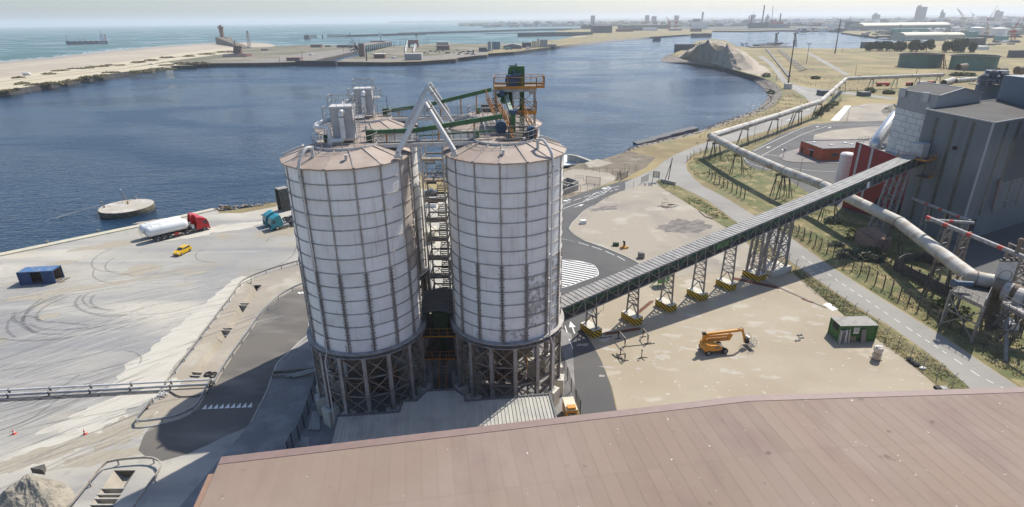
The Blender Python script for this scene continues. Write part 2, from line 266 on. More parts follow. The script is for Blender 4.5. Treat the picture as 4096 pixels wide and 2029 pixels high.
# ------------------------------------------------------------------ mesh builder
class MB:
 def __init__(s): s.v=[]; s.f=[]; s.m=[]; s.mi=0; s.uv={}
 def quad(s,*p,uv=None):
  n=len(s.v); s.v += [V3(q)for q in p]; s.f.append(tuple(range(n,n+len(p)))); s.m.append(s.mi)
  if uv: s.uv[len(s.f)-1]=uv
  return s
 def fr(s,n,faces):
  for f in faces: s.f.append(tuple(n+i for i in f)); s.m.append(s.mi)
 def box(s,c,d,rz=0,M=None):
  x,y,z=d[0]/2,d[1]/2,d[2]/2; n=len(s.v); c=V3(c)
  R=M if M is not None else Matrix.Rotation(rz,3,'Z')
  s.v += [c+R@V3(p)for p in ((-x,-y,-z),(x,-y,-z),(x,y,-z),(-x,y,-z),(-x,-y,z),(x,-y,z),(x,y,z),(-x,y,z))]
  s.fr(n,((3,2,1,0),(4,5,6,7),(0,1,5,4),(1,2,6,5),(2,3,7,6),(3,0,4,7))); return s
 def bb(s,a,b,rz=0): # box from corner a to b
  return s.box([(a[i]+b[i])/2 for i in range(3)],[abs(b[i]-a[i])for i in range(3)],rz)
 def bar(s,p,q,w=.1,h=None,up=(0,0,1)):
  h=h or w; p=V3(p); q=V3(q); d=(q-p); 
  if d.length < 1e-6: return s
  d.normalize(); u=V3(up); 
  if abs(d.dot(u))> .98: u=V3((1,0,0))
  a=d.cross(u).normalized()*(w/2); b=a.cross(d).normalized()*(h/2); n=len(s.v)
  s.v += [p-a-b,p+a-b,p+a+b,p-a+b,q-a-b,q+a-b,q+a+b,q-a+b]
  s.fr(n,((3,2,1,0),(4,5,6,7),(0,1,5,4),(1,2,6,5),(2,3,7,6),(3,0,4,7))); return s
 def tube(s,pts,r,n=8,cap=True):
  pts=[V3(p)for p in pts]; k=len(pts); rs=r if isinstance(r,(list,tuple))else [r]*k; st=len(s.v); ref=None
  for i,p in enumerate(pts):
   d=(pts[min(i+1,k-1)]-pts[max(i-1,0)]).normalized()
   if ref is None: ref=V3((0,0,1))if abs(d.z)< .95 else V3((1,0,0))
   a=d.cross(ref)
   if a.length < .05: ref=V3((0,1,0))if abs(d.y)< .9 else V3((1,0,0)); a=d.cross(ref)
   a.normalize(); b=d.cross(a)
   for j in range(n): t=2*pi*j/n; s.v.append(p+(a*cos(t)+b*sin(t))*rs[i])
  for i in range(k-1):
   for j in range(n):
    a0=st+i*n+j; a1=st+i*n+(j+1)% n; s.f.append((a0,a1,a1+n,a0+n)); s.m.append(s.mi)
  if cap:
   s.f.append(tuple(st+j for j in reversed(range(n)))); s.m.append(s.mi); s.f.append(tuple(st+(k-1)*n+j for j in range(n))); s.m.append(s.mi)
  return s
 def lathe(s,c,prof,n=24,a0=0,cap=True): # prof [(r,z)]
  c=V3(c); st=len(s.v); k=len(prof)
  for r,z in prof:
   for j in range(n): t=a0+2*pi*j/n; s.v.append(c+V3((r*cos(t),r*sin(t),z)))
  for i in range(k-1):
   for j in range(n):
    a=st+i*n+j; b=st+i*n+(j+1)% n; s.f.append((a,b,b+n,a+n)); s.m.append(s.mi)
  if cap:
   if prof[0][0]> .01: s.f.append(tuple(st+j for j in reversed(range(n)))); s.m.append(s.mi)
   if prof[-1][0]> .01: s.f.append(tuple(st+(k-1)*n+j for j in range(n))); s.m.append(s.mi)
  return s
 def prism(s,pts,z0,z1): # pts list of xy, walls + top + bottom
  n=len(s.v); k=len(pts)
  ar=sum(pts[i][0]*pts[(i+1)% k][1]-pts[(i+1)% k][0]*pts[i][1]for i in range(k))
  if ar < 0: pts=list(reversed(pts))
  z1s=z1 if isinstance(z1,(list,tuple))else [z1]*k
  if ar < 0 and isinstance(z1,(list,tuple)): z1s=list(reversed(z1s))
  s.v += [V3((p[0],p[1],z0))for p in pts]+[V3((p[0],p[1],z1s[i]))for i,p in enumerate(pts)]
  for i in range(k): j=(i+1)% k; s.f.append((n+i,n+j,n+k+j,n+k+i)); s.m.append(s.mi)
  s.f.append(tuple(n+k+i for i in range(k))); s.m.append(s.mi); s.f.append(tuple(n+i for i in reversed(range(k)))); s.m.append(s.mi); return s
 def extrude(s,prof,y0,y1): # profile in xz extruded along y
  k=len(prof); n=len(s.v)
  ar=sum(prof[i][0]*prof[(i+1)% k][1]-prof[(i+1)% k][0]*prof[i][1]for i in range(k))
  if ar < 0: prof=list(reversed(prof))
  s.v += [V3((x,y0,z))for x,z in prof]+[V3((x,y1,z))for x,z in prof]
  for i in range(k): j=(i+1)% k; s.f.append((n+i,n+j,n+k+j,n+k+i)); s.m.append(s.mi)
  s.f.append(tuple(n+i for i in range(k))); s.m.append(s.mi); s.f.append(tuple(n+k+i for i in reversed(range(k)))); s.m.append(s.mi); return s
 def sphere(s,c,r,nu=8,nv=6,sq=(1,1,1)):
  return s.lathe2(c,r,nu,nv,sq)
 def lathe2(s,c,r,nu,nv,sq):
  c=V3(c); st=len(s.v)
  for i in range(nv+1):
   ph=pi*i/nv
   for j in range(nu):
    t=2*pi*j/nu; s.v.append(c+V3((r*sin(ph)*cos(t)*sq[0],r*sin(ph)*sin(t)*sq[1],-r*cos(ph)*sq[2])))
  for i in range(nv):
   for j in range(nu):
    a=st+i*nu+j; b=st+i*nu+(j+1)% nu; s.f.append((a,b,b+nu,a+nu)); s.m.append(s.mi)
  return s
 def mesh(s,name,mats,off=(0,0,0),smooth=False):
  me=bpy.data.meshes.new(name); o=V3(off)
  me.from_pydata([tuple(p-o)for p in s.v],[],s.f)
  mats=mats if isinstance(mats,(list,tuple))else [mats]
  for m in mats: me.materials.append(MM[m])
  if len(mats)> 1: me.polygons.foreach_set('material_index',[min(i,len(mats)-1)for i in s.m])
  if s.uv:
   uvl=me.uv_layers.new(name='UVMap')
   for fi,uv in s.uv.items():
    for li,c in zip(me.polygons[fi].loop_indices,uv): uvl.data[li].uv=c
  if smooth: me.polygons.foreach_set('use_smooth',[True]*len(me.polygons)); 
  me.update()
  if smooth and hasattr(me,'set_sharp_from_angle'): me.set_sharp_from_angle(angle=rad(40))
  return me
def link(name,me,parent=None,loc=None,rot=None):
 o=bpy.data.objects.new(name,me); COL.objects.link(o)
 if parent is not None: o.parent=parent
 if loc is not None: o.location=loc
 if rot is not None: o.rotation_euler=rot
 return o
def tag(o,label=None,cat=None,group=None,kind=None):
 if label: o['label']=label
 if cat: o['category']=cat
 if group: o['group']=group
 if kind: o['kind']=kind
 return o
def thing(name,label,cat,loc=(0,0,0),rz=0,group=None):
 o=bpy.data.objects.new(name,None); COL.objects.link(o); o.location=loc; o.rotation_euler=(0,0,rz)
 o.empty_display_size=.2
 return tag(o,label,cat,group)
def part(root,name,mb,m,smooth=False,label=None,kind=None):
 r=root
 while r.parent is not None: r=r.parent
 # geometry is given in the root's own frame when the root is turned, in world metres when only moved
 off=(0,0,0)if (r.get('_local')or abs(r.rotation_euler[2])> 1e-9)else r.location
 o=link(name,mb.mesh(name,m,off,smooth),root)
 if label: o['label']=label
 if kind: o['kind']=kind
 return o
def single(name,label,cat,mb,m,smooth=False,group=None):
 c=V3((0,0,0))
 if mb.v:
  zs=min(p.z for p in mb.v); c=V3((sum(p.x for p in mb.v)/len(mb.v),sum(p.y for p in mb.v)/len(mb.v),zs))
 o=link(name,mb.mesh(name,m,c,smooth),None,c); return tag(o,label,cat,group)
def struct(name,mb,m,parent=None,smooth=False,label=None,kind='structure'):
 o=link(name,mb.mesh(name,m,(0,0,0),smooth),parent)
 if parent is None: o['kind']=kind
 elif kind == 'stuff': o['kind']=kind
 if label: o['label']=label
 return o
def copy_tree(o,parent=None):
 c=o.copy(); COL.objects.link(c); c.parent=parent
 for ch in list(o.children): copy_tree(ch,c)
 return c
def cr(pts,closed=False,n=6):     # smooth a line through its points
 P=[V3(p)for p in pts]; k=len(P); out=[]
 rng=range(k)if closed else range(k-1)
 for i in rng:
  a=P[(i-1)% k]if closed or i > 0 else P[i]; b=P[i]; c=P[(i+1)% k]; d=P[(i+2)% k]if closed or i < k-2 else P[i+1]
  for j in range(n):
   t=j/n; out.append(.5*((2*b)+(c-a)*t+(2*a-5*b+4*c-d)*t*t+(3*b-a-3*c+d)*t**3))
 if not closed: out.append(P[-1])
 return out
def lerp(a,b,t): return a+(b-a)*t
def sheet(name,pts,z,m,parent=None,holes=(),skirt=None,up=None,kind='structure',label=None):
 loops=[[V3((p[0],p[1],z))for p in pts]]+[[V3((p[0],p[1],z))for p in h]for h in holes]
 mb=MB(); flat=[p for l in loops for p in l]
 for t in tessellate_polygon(loops):
  a,b,c=(flat[i]for i in t)
  if (b-a).cross(c-a).z < 0: b,c=c,b
  mb.quad(a,b,c)
 if skirt is not None:
  mb.mi=1
  for l in loops:
   for i in range(len(l)):
    a,b=l[i],l[(i+1)% len(l)]
    mb.quad(a,b,(b.x,b.y,skirt),(a.x,a.y,skirt))
 return struct(name,mb,m,parent,kind=kind,label=label)
def ribbon_mb(mb,path,w,z,dz=0):
 P=[V3(p)for p in path]; k=len(P); L=[]
 for i in range(k):
  d=(P[min(i+1,k-1)]-P[max(i-1,0)]); d.z=0; d.normalize(); nrm=V3((-d.y,d.x,0))*(w/2)
  zz=z if z is not None else P[i].z+dz
  L.append(((P[i].x+nrm.x,P[i].y+nrm.y,zz),(P[i].x-nrm.x,P[i].y-nrm.y,zz)))
 for i in range(k-1): mb.quad(L[i][1],L[i+1][1],L[i+1][0],L[i][0])
 return mb
def strip_between(A,B,m,name,parent=None,kind='structure'):
 mb=MB(); n=min(len(A),len(B))
 for i in range(n-1): 
  a,b,c,d=A[i],A[i+1],B[i+1],B[i]
  if (V3(b)-V3(a)).cross(V3(c)-V3(a)).z < 0: a,b,c,d=d,c,b,a
  mb.quad(a,b,c,d)
 return struct(name,mb,m,parent,kind=kind)
def resample(P,n):
 P=[V3(p)for p in P]; L=[0]
 for i in range(1,len(P)): L.append(L[-1]+(P[i]-P[i-1]).length)
 out=[]; j=0
 for i in range(n):
  t=L[-1]*i/(n-1)
  while j < len(P)-2 and L[j+1]< t: j += 1
  out.append(P[j].lerp(P[j+1],0 if L[j+1]== L[j]else (t-L[j])/(L[j+1]-L[j])))
 return out
def pathlen(P): return sum((V3(P[i+1])-V3(P[i])).length for i in range(len(P)-1))
_TXT={}
def text_mesh(s,size,m,italic=0):
 cu=bpy.data.curves.new('lettering','FONT'); cu.body=s; cu.size=size; cu.extrude=.004; cu.align_x='CENTER'; cu.align_y='CENTER'; cu.shear=italic; cu.space_line=.8
 o=bpy.data.objects.new('lettering',cu); me=bpy.data.meshes.new_from_object(o); bpy.data.objects.remove(o); me.materials.clear(); me.materials.append(MM[m]); return me
# ================================================================== SETTING: water, land, beaches
def blob(c,rx,ry,rot,jag,n=46,seed=0):
 out=[]
 for i in range(n):
  a=2*pi*i/n; f=1+jag*noise_(cos(a)*1.7+seed,sin(a)*1.7)+jag*.6*noise_(cos(a)*6+seed,sin(a)*6); x,y=rx*cos(a)*f,ry*sin(a)*f; out.append(V3((c.x+x*cos(rot)-y*sin(rot),c.y+x*sin(rot)+y*cos(rot),0)))
 return out
def noise_(x,y):
 from mathutils import noise as nz; return nz.noise(V3((x,y,5.1)))

mb=MB(); mb.quad((-3000,-400,-4),(26000,-400,-4),(26000,25500,-4),(-3000,25500,-4)); struct('harbour_water',mb,'basin')
sea_edge=[(-3200,-300),(-1500,180)]+[(p.x,p.y)for p in [g('A',-300,640),g('A',0,600),g('A',600,520),g('A',1200,440),g('R',600,400),g('R',1500,370),g('R',2050,335),g('S',60,420),g('S',300,400),g('S',1100,350),g('S',1400,322),g('S',2000,262)]]+[(2600,4200),(9000,15000),(9000,25400),(-25500,25400),(-25500,-300)]
sheet('sea',sea_edge,-3.96,'sea')
# far sea floor of the box: the sea runs on left of frame
top_C=[(0,985),(80,945),(300,895),(480,850),(640,790),(800,735),(900,700),(960,660),(1000,610),(990,570),(930,520),(850,490),(760,465),(640,430),(520,405),(400,380),(330,362),(300,345)]
wat_C=[(-10,975),(70,932),(300,878),(480,833),(640,768),(800,714),(860,680),(900,640),(905,610),(880,570),(800,505),(720,480),(640,455),(520,430),(400,412),(300,404),(228,394),(225,380),(262,356)]
ditch_a=[g('Q',1165,262),g('Q',1190,290),g('Q',560,1205),g('Q',470,1190)]
ditch_b=[g('F',770,1125),g('F',925,1140),g('F',850,1276),g('F',690,1276)]
D1=[g('Q',1090,300),g('Q',1160,300),g('Q',628,1090),g('Q',540,1085)]
D2=[g('F',855,1000),g('F',1020,1000),g('F',835,1300),g('F',660,1300)]
P=[V3((-3000,-380,0)),g('E',-420,720),g('E',0,622),g('E',560,505),g('E',1130,387),g('E',1620,277),g('E',1690,263),g('E',1722,285),g('E',1760,286),g('E',1850,272),g('E',2000,250),g('E',2100,226),g('E',2180,214),g('AE',530,510),g('AB',90,400),g('AB',110,400),g('AB',420,505),g('B',2100,868),g('B',2325,845),g('B',2335,815),g('B',2440,782),g('B',2530,765)]
P += cr(gl('C',top_C),n=4)
P += gl('C',[(350,325),(460,262),(560,250),(640,258),(720,297),(800,303),(1000,306),(1300,311),(1535,309),(1515,290),(1530,270),(1590,286),(1640,270),(1780,266),(1780,248),(1640,240),(1500,224),(1380,208),(1395,200),(1500,192),(1330,193),(1300,187),(1330,180),(1110,178),(1118,186),(1000,182),(975,195),(760,198),(560,197),(555,206)])
P += gl('S',[(2470,270),(2420,262),(2330,272),(2190,280),(2000,292),(1700,310),(1350,355),(1100,385),(900,412),(700,425),(690,436),(480,452),(440,468),(150,488),(0,492)])
P += gl('R',[(2500,437),(2200,444),(1745,440),(1800,420),(1950,385),(2060,352),(2120,330),(2290,290)])
P += gl('S',[(100,368),(200,352),(430,345),(560,350),(700,348),(960,345),(1100,325),(1230,318),(1330,300),(1420,292),(1500,286),(1470,262),(1240,262),(1220,250),(1430,228)])
P += [V3((650,4300,0)),V3((1500,5200,0)),V3((1400,6500,0)),V3((300,9000,0)),V3((-1500,14000,0)),V3((-3500,22000,0)),V3((-3500,25400,0)),V3((25800,25400,0)),V3((25800,-380,0))]
LAND=sheet('ground',P,0,['dry_land','quay_wall'],holes=[[*reversed(D1)],[*reversed(D2)]],skirt=-6)
WL=gl('A',[(-500,745),(0,668),(450,595),(900,527),(1250,482),(1425,478)])+gl('R',[(190,460),(600,454),(1090,450),(1365,442),(1440,437),(1500,437),(1760,380),(1950,335),(2000,310),(1900,290),(1750,283),(1500,280),(1300,287),(1180,292),(1100,303),(980,305),(900,300)])+gl('A',[(1750,350),(1600,360),(1300,392),(1000,440),(700,480),(300,530),(0,580),(-500,660)])
sheet('lighthouse_spit',WL,0,['spit_land','quay_wall'],skirt=-6)
# beaches and banks: real slopes from the top edge down to the water line
n=60
strip_between(resample(gl('A',[(-500,660),(0,580),(300,530),(700,480),(1000,440),(1300,392),(1600,360),(1750,350)])+gl('R',[(900,300),(980,305),(1100,303),(1180,296)]),n),
  resample(gl('A',[(-500,535),(0,468),(400,434),(800,385),(1200,350),(1500,328),(1600,322)],-3)+gl('R',[(860,262),(1050,268),(1120,278),(1172,292)],-3),n),'beach','sand_beach')
strip_between(resample(gl('A',[(-500,535),(0,468),(400,434),(800,385),(1200,350),(1500,328),(1600,322)],-3)+gl('R',[(860,262),(1050,268),(1120,278),(1172,292)],-3),n),
  resample(gl('A',[(-500,515),(0,448),(400,414),(800,367),(1200,333),(1500,314),(1600,308)],-4.1)+gl('R',[(860,252),(1050,258),(1130,268),(1184,288)],-4.1),n),'wet_sand','wet_beach')
strip_between(resample(gl('A',[(-500,745),(0,668),(450,595),(900,527),(1250,482),(1425,478)]),n),resample(gl('A',[(-500,790),(0,695),(450,622),(900,552),(1250,512),(1440,494)],-4.3),n),'dune_sand','basin_beach')
bank=strip_between(resample(cr(gl('C',top_C),n=4),90),resample(cr(gl('C',wat_C,-4.2),n=4),90),'revetment','stone_bank')
strip_between(resample(gl('S',[(700,425),(900,412),(1100,385),(1350,355),(1700,310),(2000,292),(2190,280),(2330,272)]),n),resample(gl('S',[(690,447),(900,432),(1100,404),(1350,374),(1700,329),(2000,305),(2190,292),(2330,284)],-4.2),n),'stone_far','shingle_bank')
strip_between(resample(gl('S',[(1230,318),(1330,300),(1420,292),(1500,286)]),20),resample(gl('S',[(1230,330),(1300,310),(1390,285),(1500,272)],-4.2),20),'beach','small_beach')
strip_between(resample([V3((650,4300,0)),V3((1500,5200,0)),V3((1400,6500,0)),V3((300,9000,0))],20),resample([V3((500,4500,-4.3)),V3((1000,5150,-4.3)),V3((900,6400,-4.3)),V3((0,8800,-4.3))],20),'beach','far_beach')
# rocky foot of the quay, rip-rap: nobody could count it
mb=MB(); rk=resample([g('E',1700,270),g('E',1850,272),g('E',2000,250),g('E',2180,214),g('AB',90,400),g('AB',420,505),g('B',2100,868)],60)
for i in range(420):
 p=rk[random.randrange(59)].lerp(rk[random.randrange(59)],0); p=p+V3((random.uniform(-2,2),random.uniform(-.5,3.5),0)); s_=random.uniform(.25,.8)
 mb.box((p.x,p.y,-max(0,(p.y % 3)*.2)),(s_*1.4,s_,s_),M=Euler((random.random()*3,random.random()*3,random.random()*3)).to_matrix())
struct('shore_rocks',mb,'stone_far',kind='stuff')
mb=MB(); rk=resample(cr(gl('C',top_C),n=4),200); rw=resample(cr(gl('C',wat_C,-4.2),n=4),200)
for i in range(420):
 j=random.choice((random.randrange(90),random.randrange(200))); p=rk[j].lerp(rw[j],random.uniform(.05,.95)); s_=random.uniform(.3,.75)
 mb.box(p,(s_*1.6,s_*1.2,s_*.6),M=Euler((random.random()*.8,random.random()*.8,random.random()*3)).to_matrix())
struct('bank_stones',mb,'revetment',kind='stuff')
# stone slabs of the bank with the joints between them, and grass along its crest
BT,BW=resample(cr(gl('C',top_C),n=4)[22:],64),resample(cr(gl('C',wat_C,-4.2),n=4)[24:],64)
for i in range(62):
 for f0,f1,dz in ((.05,.48,.10),(.54,.97,.16)):
  if random.random()< .12: continue
  mb=MB(); q=[BT[i].lerp(BW[i],f0),BT[i+1].lerp(BW[i+1],f0),BT[i+1].lerp(BW[i+1],f1),BT[i].lerp(BW[i],f1)]; c=sum(q,V3((0,0,0)))/4; q=[c+(p-c)*random.uniform(.90,.96)+V3((0,0,dz+random.random()*.12))for p in q]
  if (q[1]-q[0]).cross(q[3]-q[0]).z < 0: q.reverse()
  mb.quad(*q)
  for k in range(4): a,b=q[k],q[(k+1)% 4]; mb.quad(a,b,b-V3((0,0,.35)),a-V3((0,0,.35)))
  struct('bank_slab',mb,'revetment',bank)
cr_in=[p+V3((2.5+3*abs(noise_(i*.4,3)),3.2,.0))for i,p in enumerate(BT)]; strip_between([V3((p.x,p.y,.06))for p in BT],[V3((p.x,p.y,.06))for p in cr_in],'verge','crest_grass')
# surf and foam
mb=MB()
for off,br,wd in ((0,.72,3.2),(-9,.5,2.6),(-22,.3,2.2)):
 L=resample(gl('A',[(-300,488+off*.55),(0,449+off*.5),(400,415+off*.4),(800,367+off*.3),(1200,334+off*.25),(1500,314+off*.2)],-3.93),150); i=0
 while i < 149:
  if random.random()< br:
   k=min(149,i+random.randint(1,5)); w_=wd*random.uniform(.4,1.4)
   pts=[L[j]+V3((0,random.uniform(-1,1),0))for j in range(i,k+1)]; 
   if len(pts)> 1: ribbon_mb(mb,pts,w_,-3.93)
   i=k+random.randint(0,2)
  else: i += 1
struct('surf_foam',mb,'foam',kind='stuff')
mb=MB(); pts=[g('B',2104,765,-3.95),g('B',2140,765,-3.95),g('B',2200,790,-3.95),g('B',2290,826,-3.95),g('B',2240,836,-3.95),g('B',2104,842,-3.95),g('B',2060,850,-3.95),g('B',2040,780,-3.95)]
mb.quad(*[(p.x,p.y,-3.93)for p in pts]); struct('outfall_foam',mb,'foam',kind='stuff')
# wake of the coaster
mb=MB(); a=g('A',790,318,-3.94); b=g('A',1560,296,-3.94); ribbon_mb(mb,[lerp(a,b,t/12)+V3((0,random.uniform(-3,3),0))for t in range(13)],5,-3.94); struct('ship_wake',mb,'foam',kind='stuff')

# ------------------------------------------------------------------ yard, lots, roads (sheets one above the other)
yard=[V3((-420,-60,0)),g('E',-420,722),g('E',0,624),g('E',560,507),g('E',1130,389),g('E',1620,279),g('E',1690,265),g('E',1720,300),g('E',1900,300),g('E',2160,250),g('AE',540,560),g('AB',110,560),g('AB',420,620),g('D',1625,300),g('D',1625,640),V3((8,60,0)),V3((8,20,0)),V3((-10,-60,0))]
sheet('quay_yard',yard,.008,'concrete_yard',holes=[[*reversed(D1)],[*reversed(D2)]])
mb=MB(); qe=[g('E',-420,725),g('E',0,627),g('E',560,510),g('E',1130,392),g('E',1690,268)]
for i in range(4):
 a,b=qe[i],qe[i+1]; mb.bar((a.x,a.y-.5,.08),(b.x,b.y-.5,.08),2.0,.28)
struct('quay_coping',mb,'quay_edge')
lotA=gl('AH',[(105,960),(150,870),(220,800),(330,690),(480,605),(640,500),(800,425),(1060,335),(1190,290),(1400,300),(1560,390),(1700,470)])+gl('G',[(790,0),(880,70),(1000,140),(1100,200),(1000,300),(560,330),(440,300),(330,250),(220,215),(150,200)])
lotA=gl('AH',[(105,960),(150,870),(220,800),(330,690),(480,605),(640,500),(800,425),(1060,335),(1190,290),(1400,300),(1560,390),(1700,470)])+gl('G',[(900,100),(1000,160),(1110,240),(1190,330),(1100,400),(900,420),(700,440),(520,370),(440,325),(300,268),(200,232),(140,195),(110,165)])
sheet('dirt_lot',lotA,.05,'sand_lot')
lotB=gl('G',[(305,565),(350,545),(450,500),(560,445),(700,380),(1000,380),(1190,300),(1350,420)])+gl('I',[(130,352),(310,500),(500,660),(740,830),(950,980),(1170,1170),(1240,1230)])+[V3((46,44,0)),V3((18,46,0)),g('G',380,1190),g('G',350,1060),g('G',290,910),g('G',235,810),g('G',190,745),g('G',250,630)]
sheet('gravel_yard',lotB,.024,'lot_dirt')
# asphalt under and round the silos, curving away to the left
roadL=gl('Q',[(1540,320),(1440,345),(1330,405),(1230,490),(1150,570),(1070,690),(990,800),(905,925),(830,1040),(760,1160)])+gl('F',[(1600,340),(1500,520),(1430,580),(1340,620),(1250,640)])+gl('F',[(1130,672),(1080,740),(1040,850),(1100,900),(1220,930),(1400,880),(1560,810),(1700,740),(1850,680),(1930,560),(2010,400),(2050,280)])+gl('Q',[(1270,1050),(1300,960),(1380,890),(1480,790),(1565,725)])
sheet('curved_road',roadL,.02,'asphalt_dusty')
sheet('silo_apron',gl('F',[(2052,270),(2010,400),(1940,560),(1850,690),(1700,860),(1500,1100),(1350,1276)])+[V3((-36,30,0)),V3((6,30,0)),V3((8,60,0)),V3((9.3,78,0)),V3((-5,96,0)),V3((-26,92,0)),g('Q',1562,728),g('Q',1480,795),g('Q',1380,895),g('Q',1300,965)],.03,'apron')
# road between the silos and the conveyor, with its turning bulb
roadR=[V3((-6,96,0)),V3((9,77,0)),g('D',1625,720),V3((9,50,0)),V3((18,47,0))]+gl('G',[(375,1190),(345,1060),(290,910),(235,810),(190,745),(225,670),(300,570),(350,545),(450,500),(560,445),(700,400),(590,400),(520,372),(440,327),(300,270),(200,235),(140,200),(105,165)])+gl('AH',[(100,960),(150,870),(220,800),(330,690),(480,605),(640,500),(800,425),(1060,335),(1180,290),(1270,240),(1190,170),(1100,200),(900,240),(600,330),(300,420),(0,525)])+[V3((0,140,0)),V3((-4,120,0))]
sheet('service_road',roadR,.016,'asphalt')
mb=MB(); kk=cr([V3(p)for p in gl('G',[(520,372),(440,327),(300,270),(200,235),(140,200),(105,165)])+gl('AH',[(100,960),(150,870),(220,800),(330,690),(480,605)])],n=4)
for i in range(len(kk)-1): mb.bar((kk[i].x,kk[i].y,.06),(kk[i+1].x,kk[i+1].y,.06),.18,.14)
kk=cr(gl('F',[(2052,268),(2010,400),(1950,520),(1890,640)]),n=3)+[]
for i in range(len(kk)-1): mb.bar((kk[i].x,kk[i].y,.06),(kk[i+1].x,kk[i+1].y,.06),.16,.12)
kk=cr(gl('Q',[(1562,727),(1480,792),(1380,892),(1300,963),(1262,1060)]),n=4)
for i in range(len(kk)-1): mb.bar((kk[i].x,kk[i].y,.06),(kk[i+1].x,kk[i+1].y,.06),.22,.14)
struct('kerb',mb,'kerb')
# main road past the plant
L1=gl('I',[(1430,1200),(1240,1030),(1040,880),(840,740),(600,600),(350,430),(215,340),(60,230)])+gl('C',[(620,1262),(540,1200),(430,1130),(390,1080),(385,1045),(430,985),(520,955),(640,925),(800,868),(1000,808),(1180,730),(1225,690),(1250,660)])
R1=gl('I',[(1800,1200),(1560,1040),(1250,830),(960,650),(700,490),(430,320),(115,95),(20,40)])+gl('C',[(800,1262)])
mainroad=gl('I',[(1430,1200),(1240,1030),(1040,880),(840,740),(600,600),(350,430),(215,340),(60,230)])+gl('C',[(520,1276),(430,1230),(330,1185),(240,1180),(0,1235)])+gl('C',[(0,1165),(100,1120),(190,1080),(250,1030),(320,988),(430,940),(540,900),(700,838),(900,778),(1060,730),(1150,690),(1175,650),(1150,620),(1100,590),(1050,560),(1010,535),(985,500),(950,450),(900,395),(850,365),(840,360),(885,362),(940,400),(990,455),(1020,500),(1050,530),(1120,550),(1200,565),(1300,575),(1450,590),(1560,605),(1700,622),(1740,632),(1690,634),(1500,612),(1350,597),(1290,600),(1270,625),(1255,660),(1225,690),(1180,730),(1000,808),(800,868),(640,925),(520,955),(430,985),(388,1040),(395,1085),(440,1140),(500,1190),(570,1225),(640,1262)])+gl('I',[(20,40),(115,95),(430,320),(700,490),(960,650),(1250,830),(1560,1040),(1800,1200)])+[V3((70,40,0)),V3((63,40,0))]
sheet('main_road',mainroad,.032,'asphalt_pale')
sheet('plant_yard',gl('C',[(745,1015),(800,968),(1000,855),(1200,792),(1380,776),(1720,772)])+[V3((190,262,0)),V3((330,262,0)),V3((330,60,0)),V3((98,60,0))]+gl('N',[(1267,560),(1200,420),(1000,330),(620,150)])+gl('H',[(1200,1130),(880,1050),(560,1000),(370,930),(230,850),(60,740),(0,700)])+gl('C',[(830,1080),(770,1050)]),.012,'asphalt')
sheet('grey_gravel',gl('C',[(1210,860),(1330,830),(1560,808),(1660,806),(1640,880),(1450,890),(1200,892)])+[],.036,'sand_lot')
sheet('gravel_pad',gl('C',[(1310,770),(1400,690),(1560,660),(1730,665),(1730,770),(1500,776)]),.036,'sand_lot')
mb=MB(); isl=cr(gl('C',[(985,990),(1120,945),(1250,905),(1500,905),(1480,1045),(1350,1045),(1180,1040),(1030,1030)]),True,4)
mb.prism([(p.x,p.y)for p in isl],.0,.14); struct('traffic_island',mb,'flat_roof')
sheet('mound_floor',gl('C',[(640,430),(760,465),(850,485),(940,478),(900,430),(870,415),(700,400)]),.03,'spoil')
sheet('field_track',gl('C',[(1150,335),(1175,335),(1300,400),(1420,470),(1440,485),(1400,480),(1290,418),(1200,365)]),.05,'asphalt_pale')
sheet('quay_apron_west',gl('S',[(0,487),(150,483),(440,463),(690,432),(690,405),(500,412),(300,440),(180,450),(60,425),(0,430)])+gl('R',[(2480,400),(2200,412),(1850,425),(1760,437),(2200,440)]),.1,'stone_far')
sheet('lock_quay',gl('R',[(190,457),(600,451),(1090,447),(1365,439),(1440,434),(1500,434),(1760,377),(1950,332),(1960,310),(1700,330),(1500,352),(1300,378),(1180,404),(1090,406),(940,430),(600,445)]),.1,'stone_far')
sheet('beach_road',gl('A',[(-500,700),(0,622),(400,560),(900,500),(1200,452),(1500,412),(1700,385),(1700,378),(1450,395),(1200,430),(900,482),(400,545),(0,600),(-500,670)]),.1,'dune_sand')
sheet('sea_dunes',gl('A',[(-500,655),(0,576),(300,528),(700,478),(1000,438),(1300,390),(1600,358),(1700,350),(1700,372),(1450,392),(1200,428),(900,480),(400,543),(0,598),(-500,668)]),.12,'dune_sand')
sheet('basin_dunes',gl('A',[(-500,745),(0,667),(450,594),(900,526),(1250,482),(1300,478),(1230,455),(900,503),(400,562),(0,624),(-500,702)]),.12,'dune_sand')
sheet('town_ground',[(760,2500),(1300,1900),(2200,1500),(4200,1300),(25000,2000),(25700,25000),(-3400,25000),(-1400,14000),(350,9000),(1450,6600),(1560,5300),(900,4400)],.3,'far_ground')
sheet('lock_island',gl('R',[(1760,435),(2480,436)])+gl('S',[(5,485),(150,480),(430,460),(680,430),(700,400),(900,385),(960,350),(700,352),(430,350),(200,358),(105,372)])+gl('R',[(2290,296),(2120,338),(1960,385),(1810,420)]),.06,'spit_land')
sheet('shore_scrub',gl('AH',[(0,95),(120,30),(260,-20),(520,-60),(800,-150),(1000,-210),(1400,-110),(1250,40),(1100,110),(970,185),(860,245),(800,235),(560,325),(330,410),(0,520)]),.007,'scrub_brown')
sheet('pump_pad',gl('AH',[(0,120),(160,60),(420,80),(700,120),(800,180),(780,240),(560,318),(330,400),(120,420),(0,400)]),.011,'sand_lot')
sheet('pump_pad',gl('AH',[(330,-30),(520,-90),(760,-30),(560,30),(400,40)]),.012,'sand_lot')
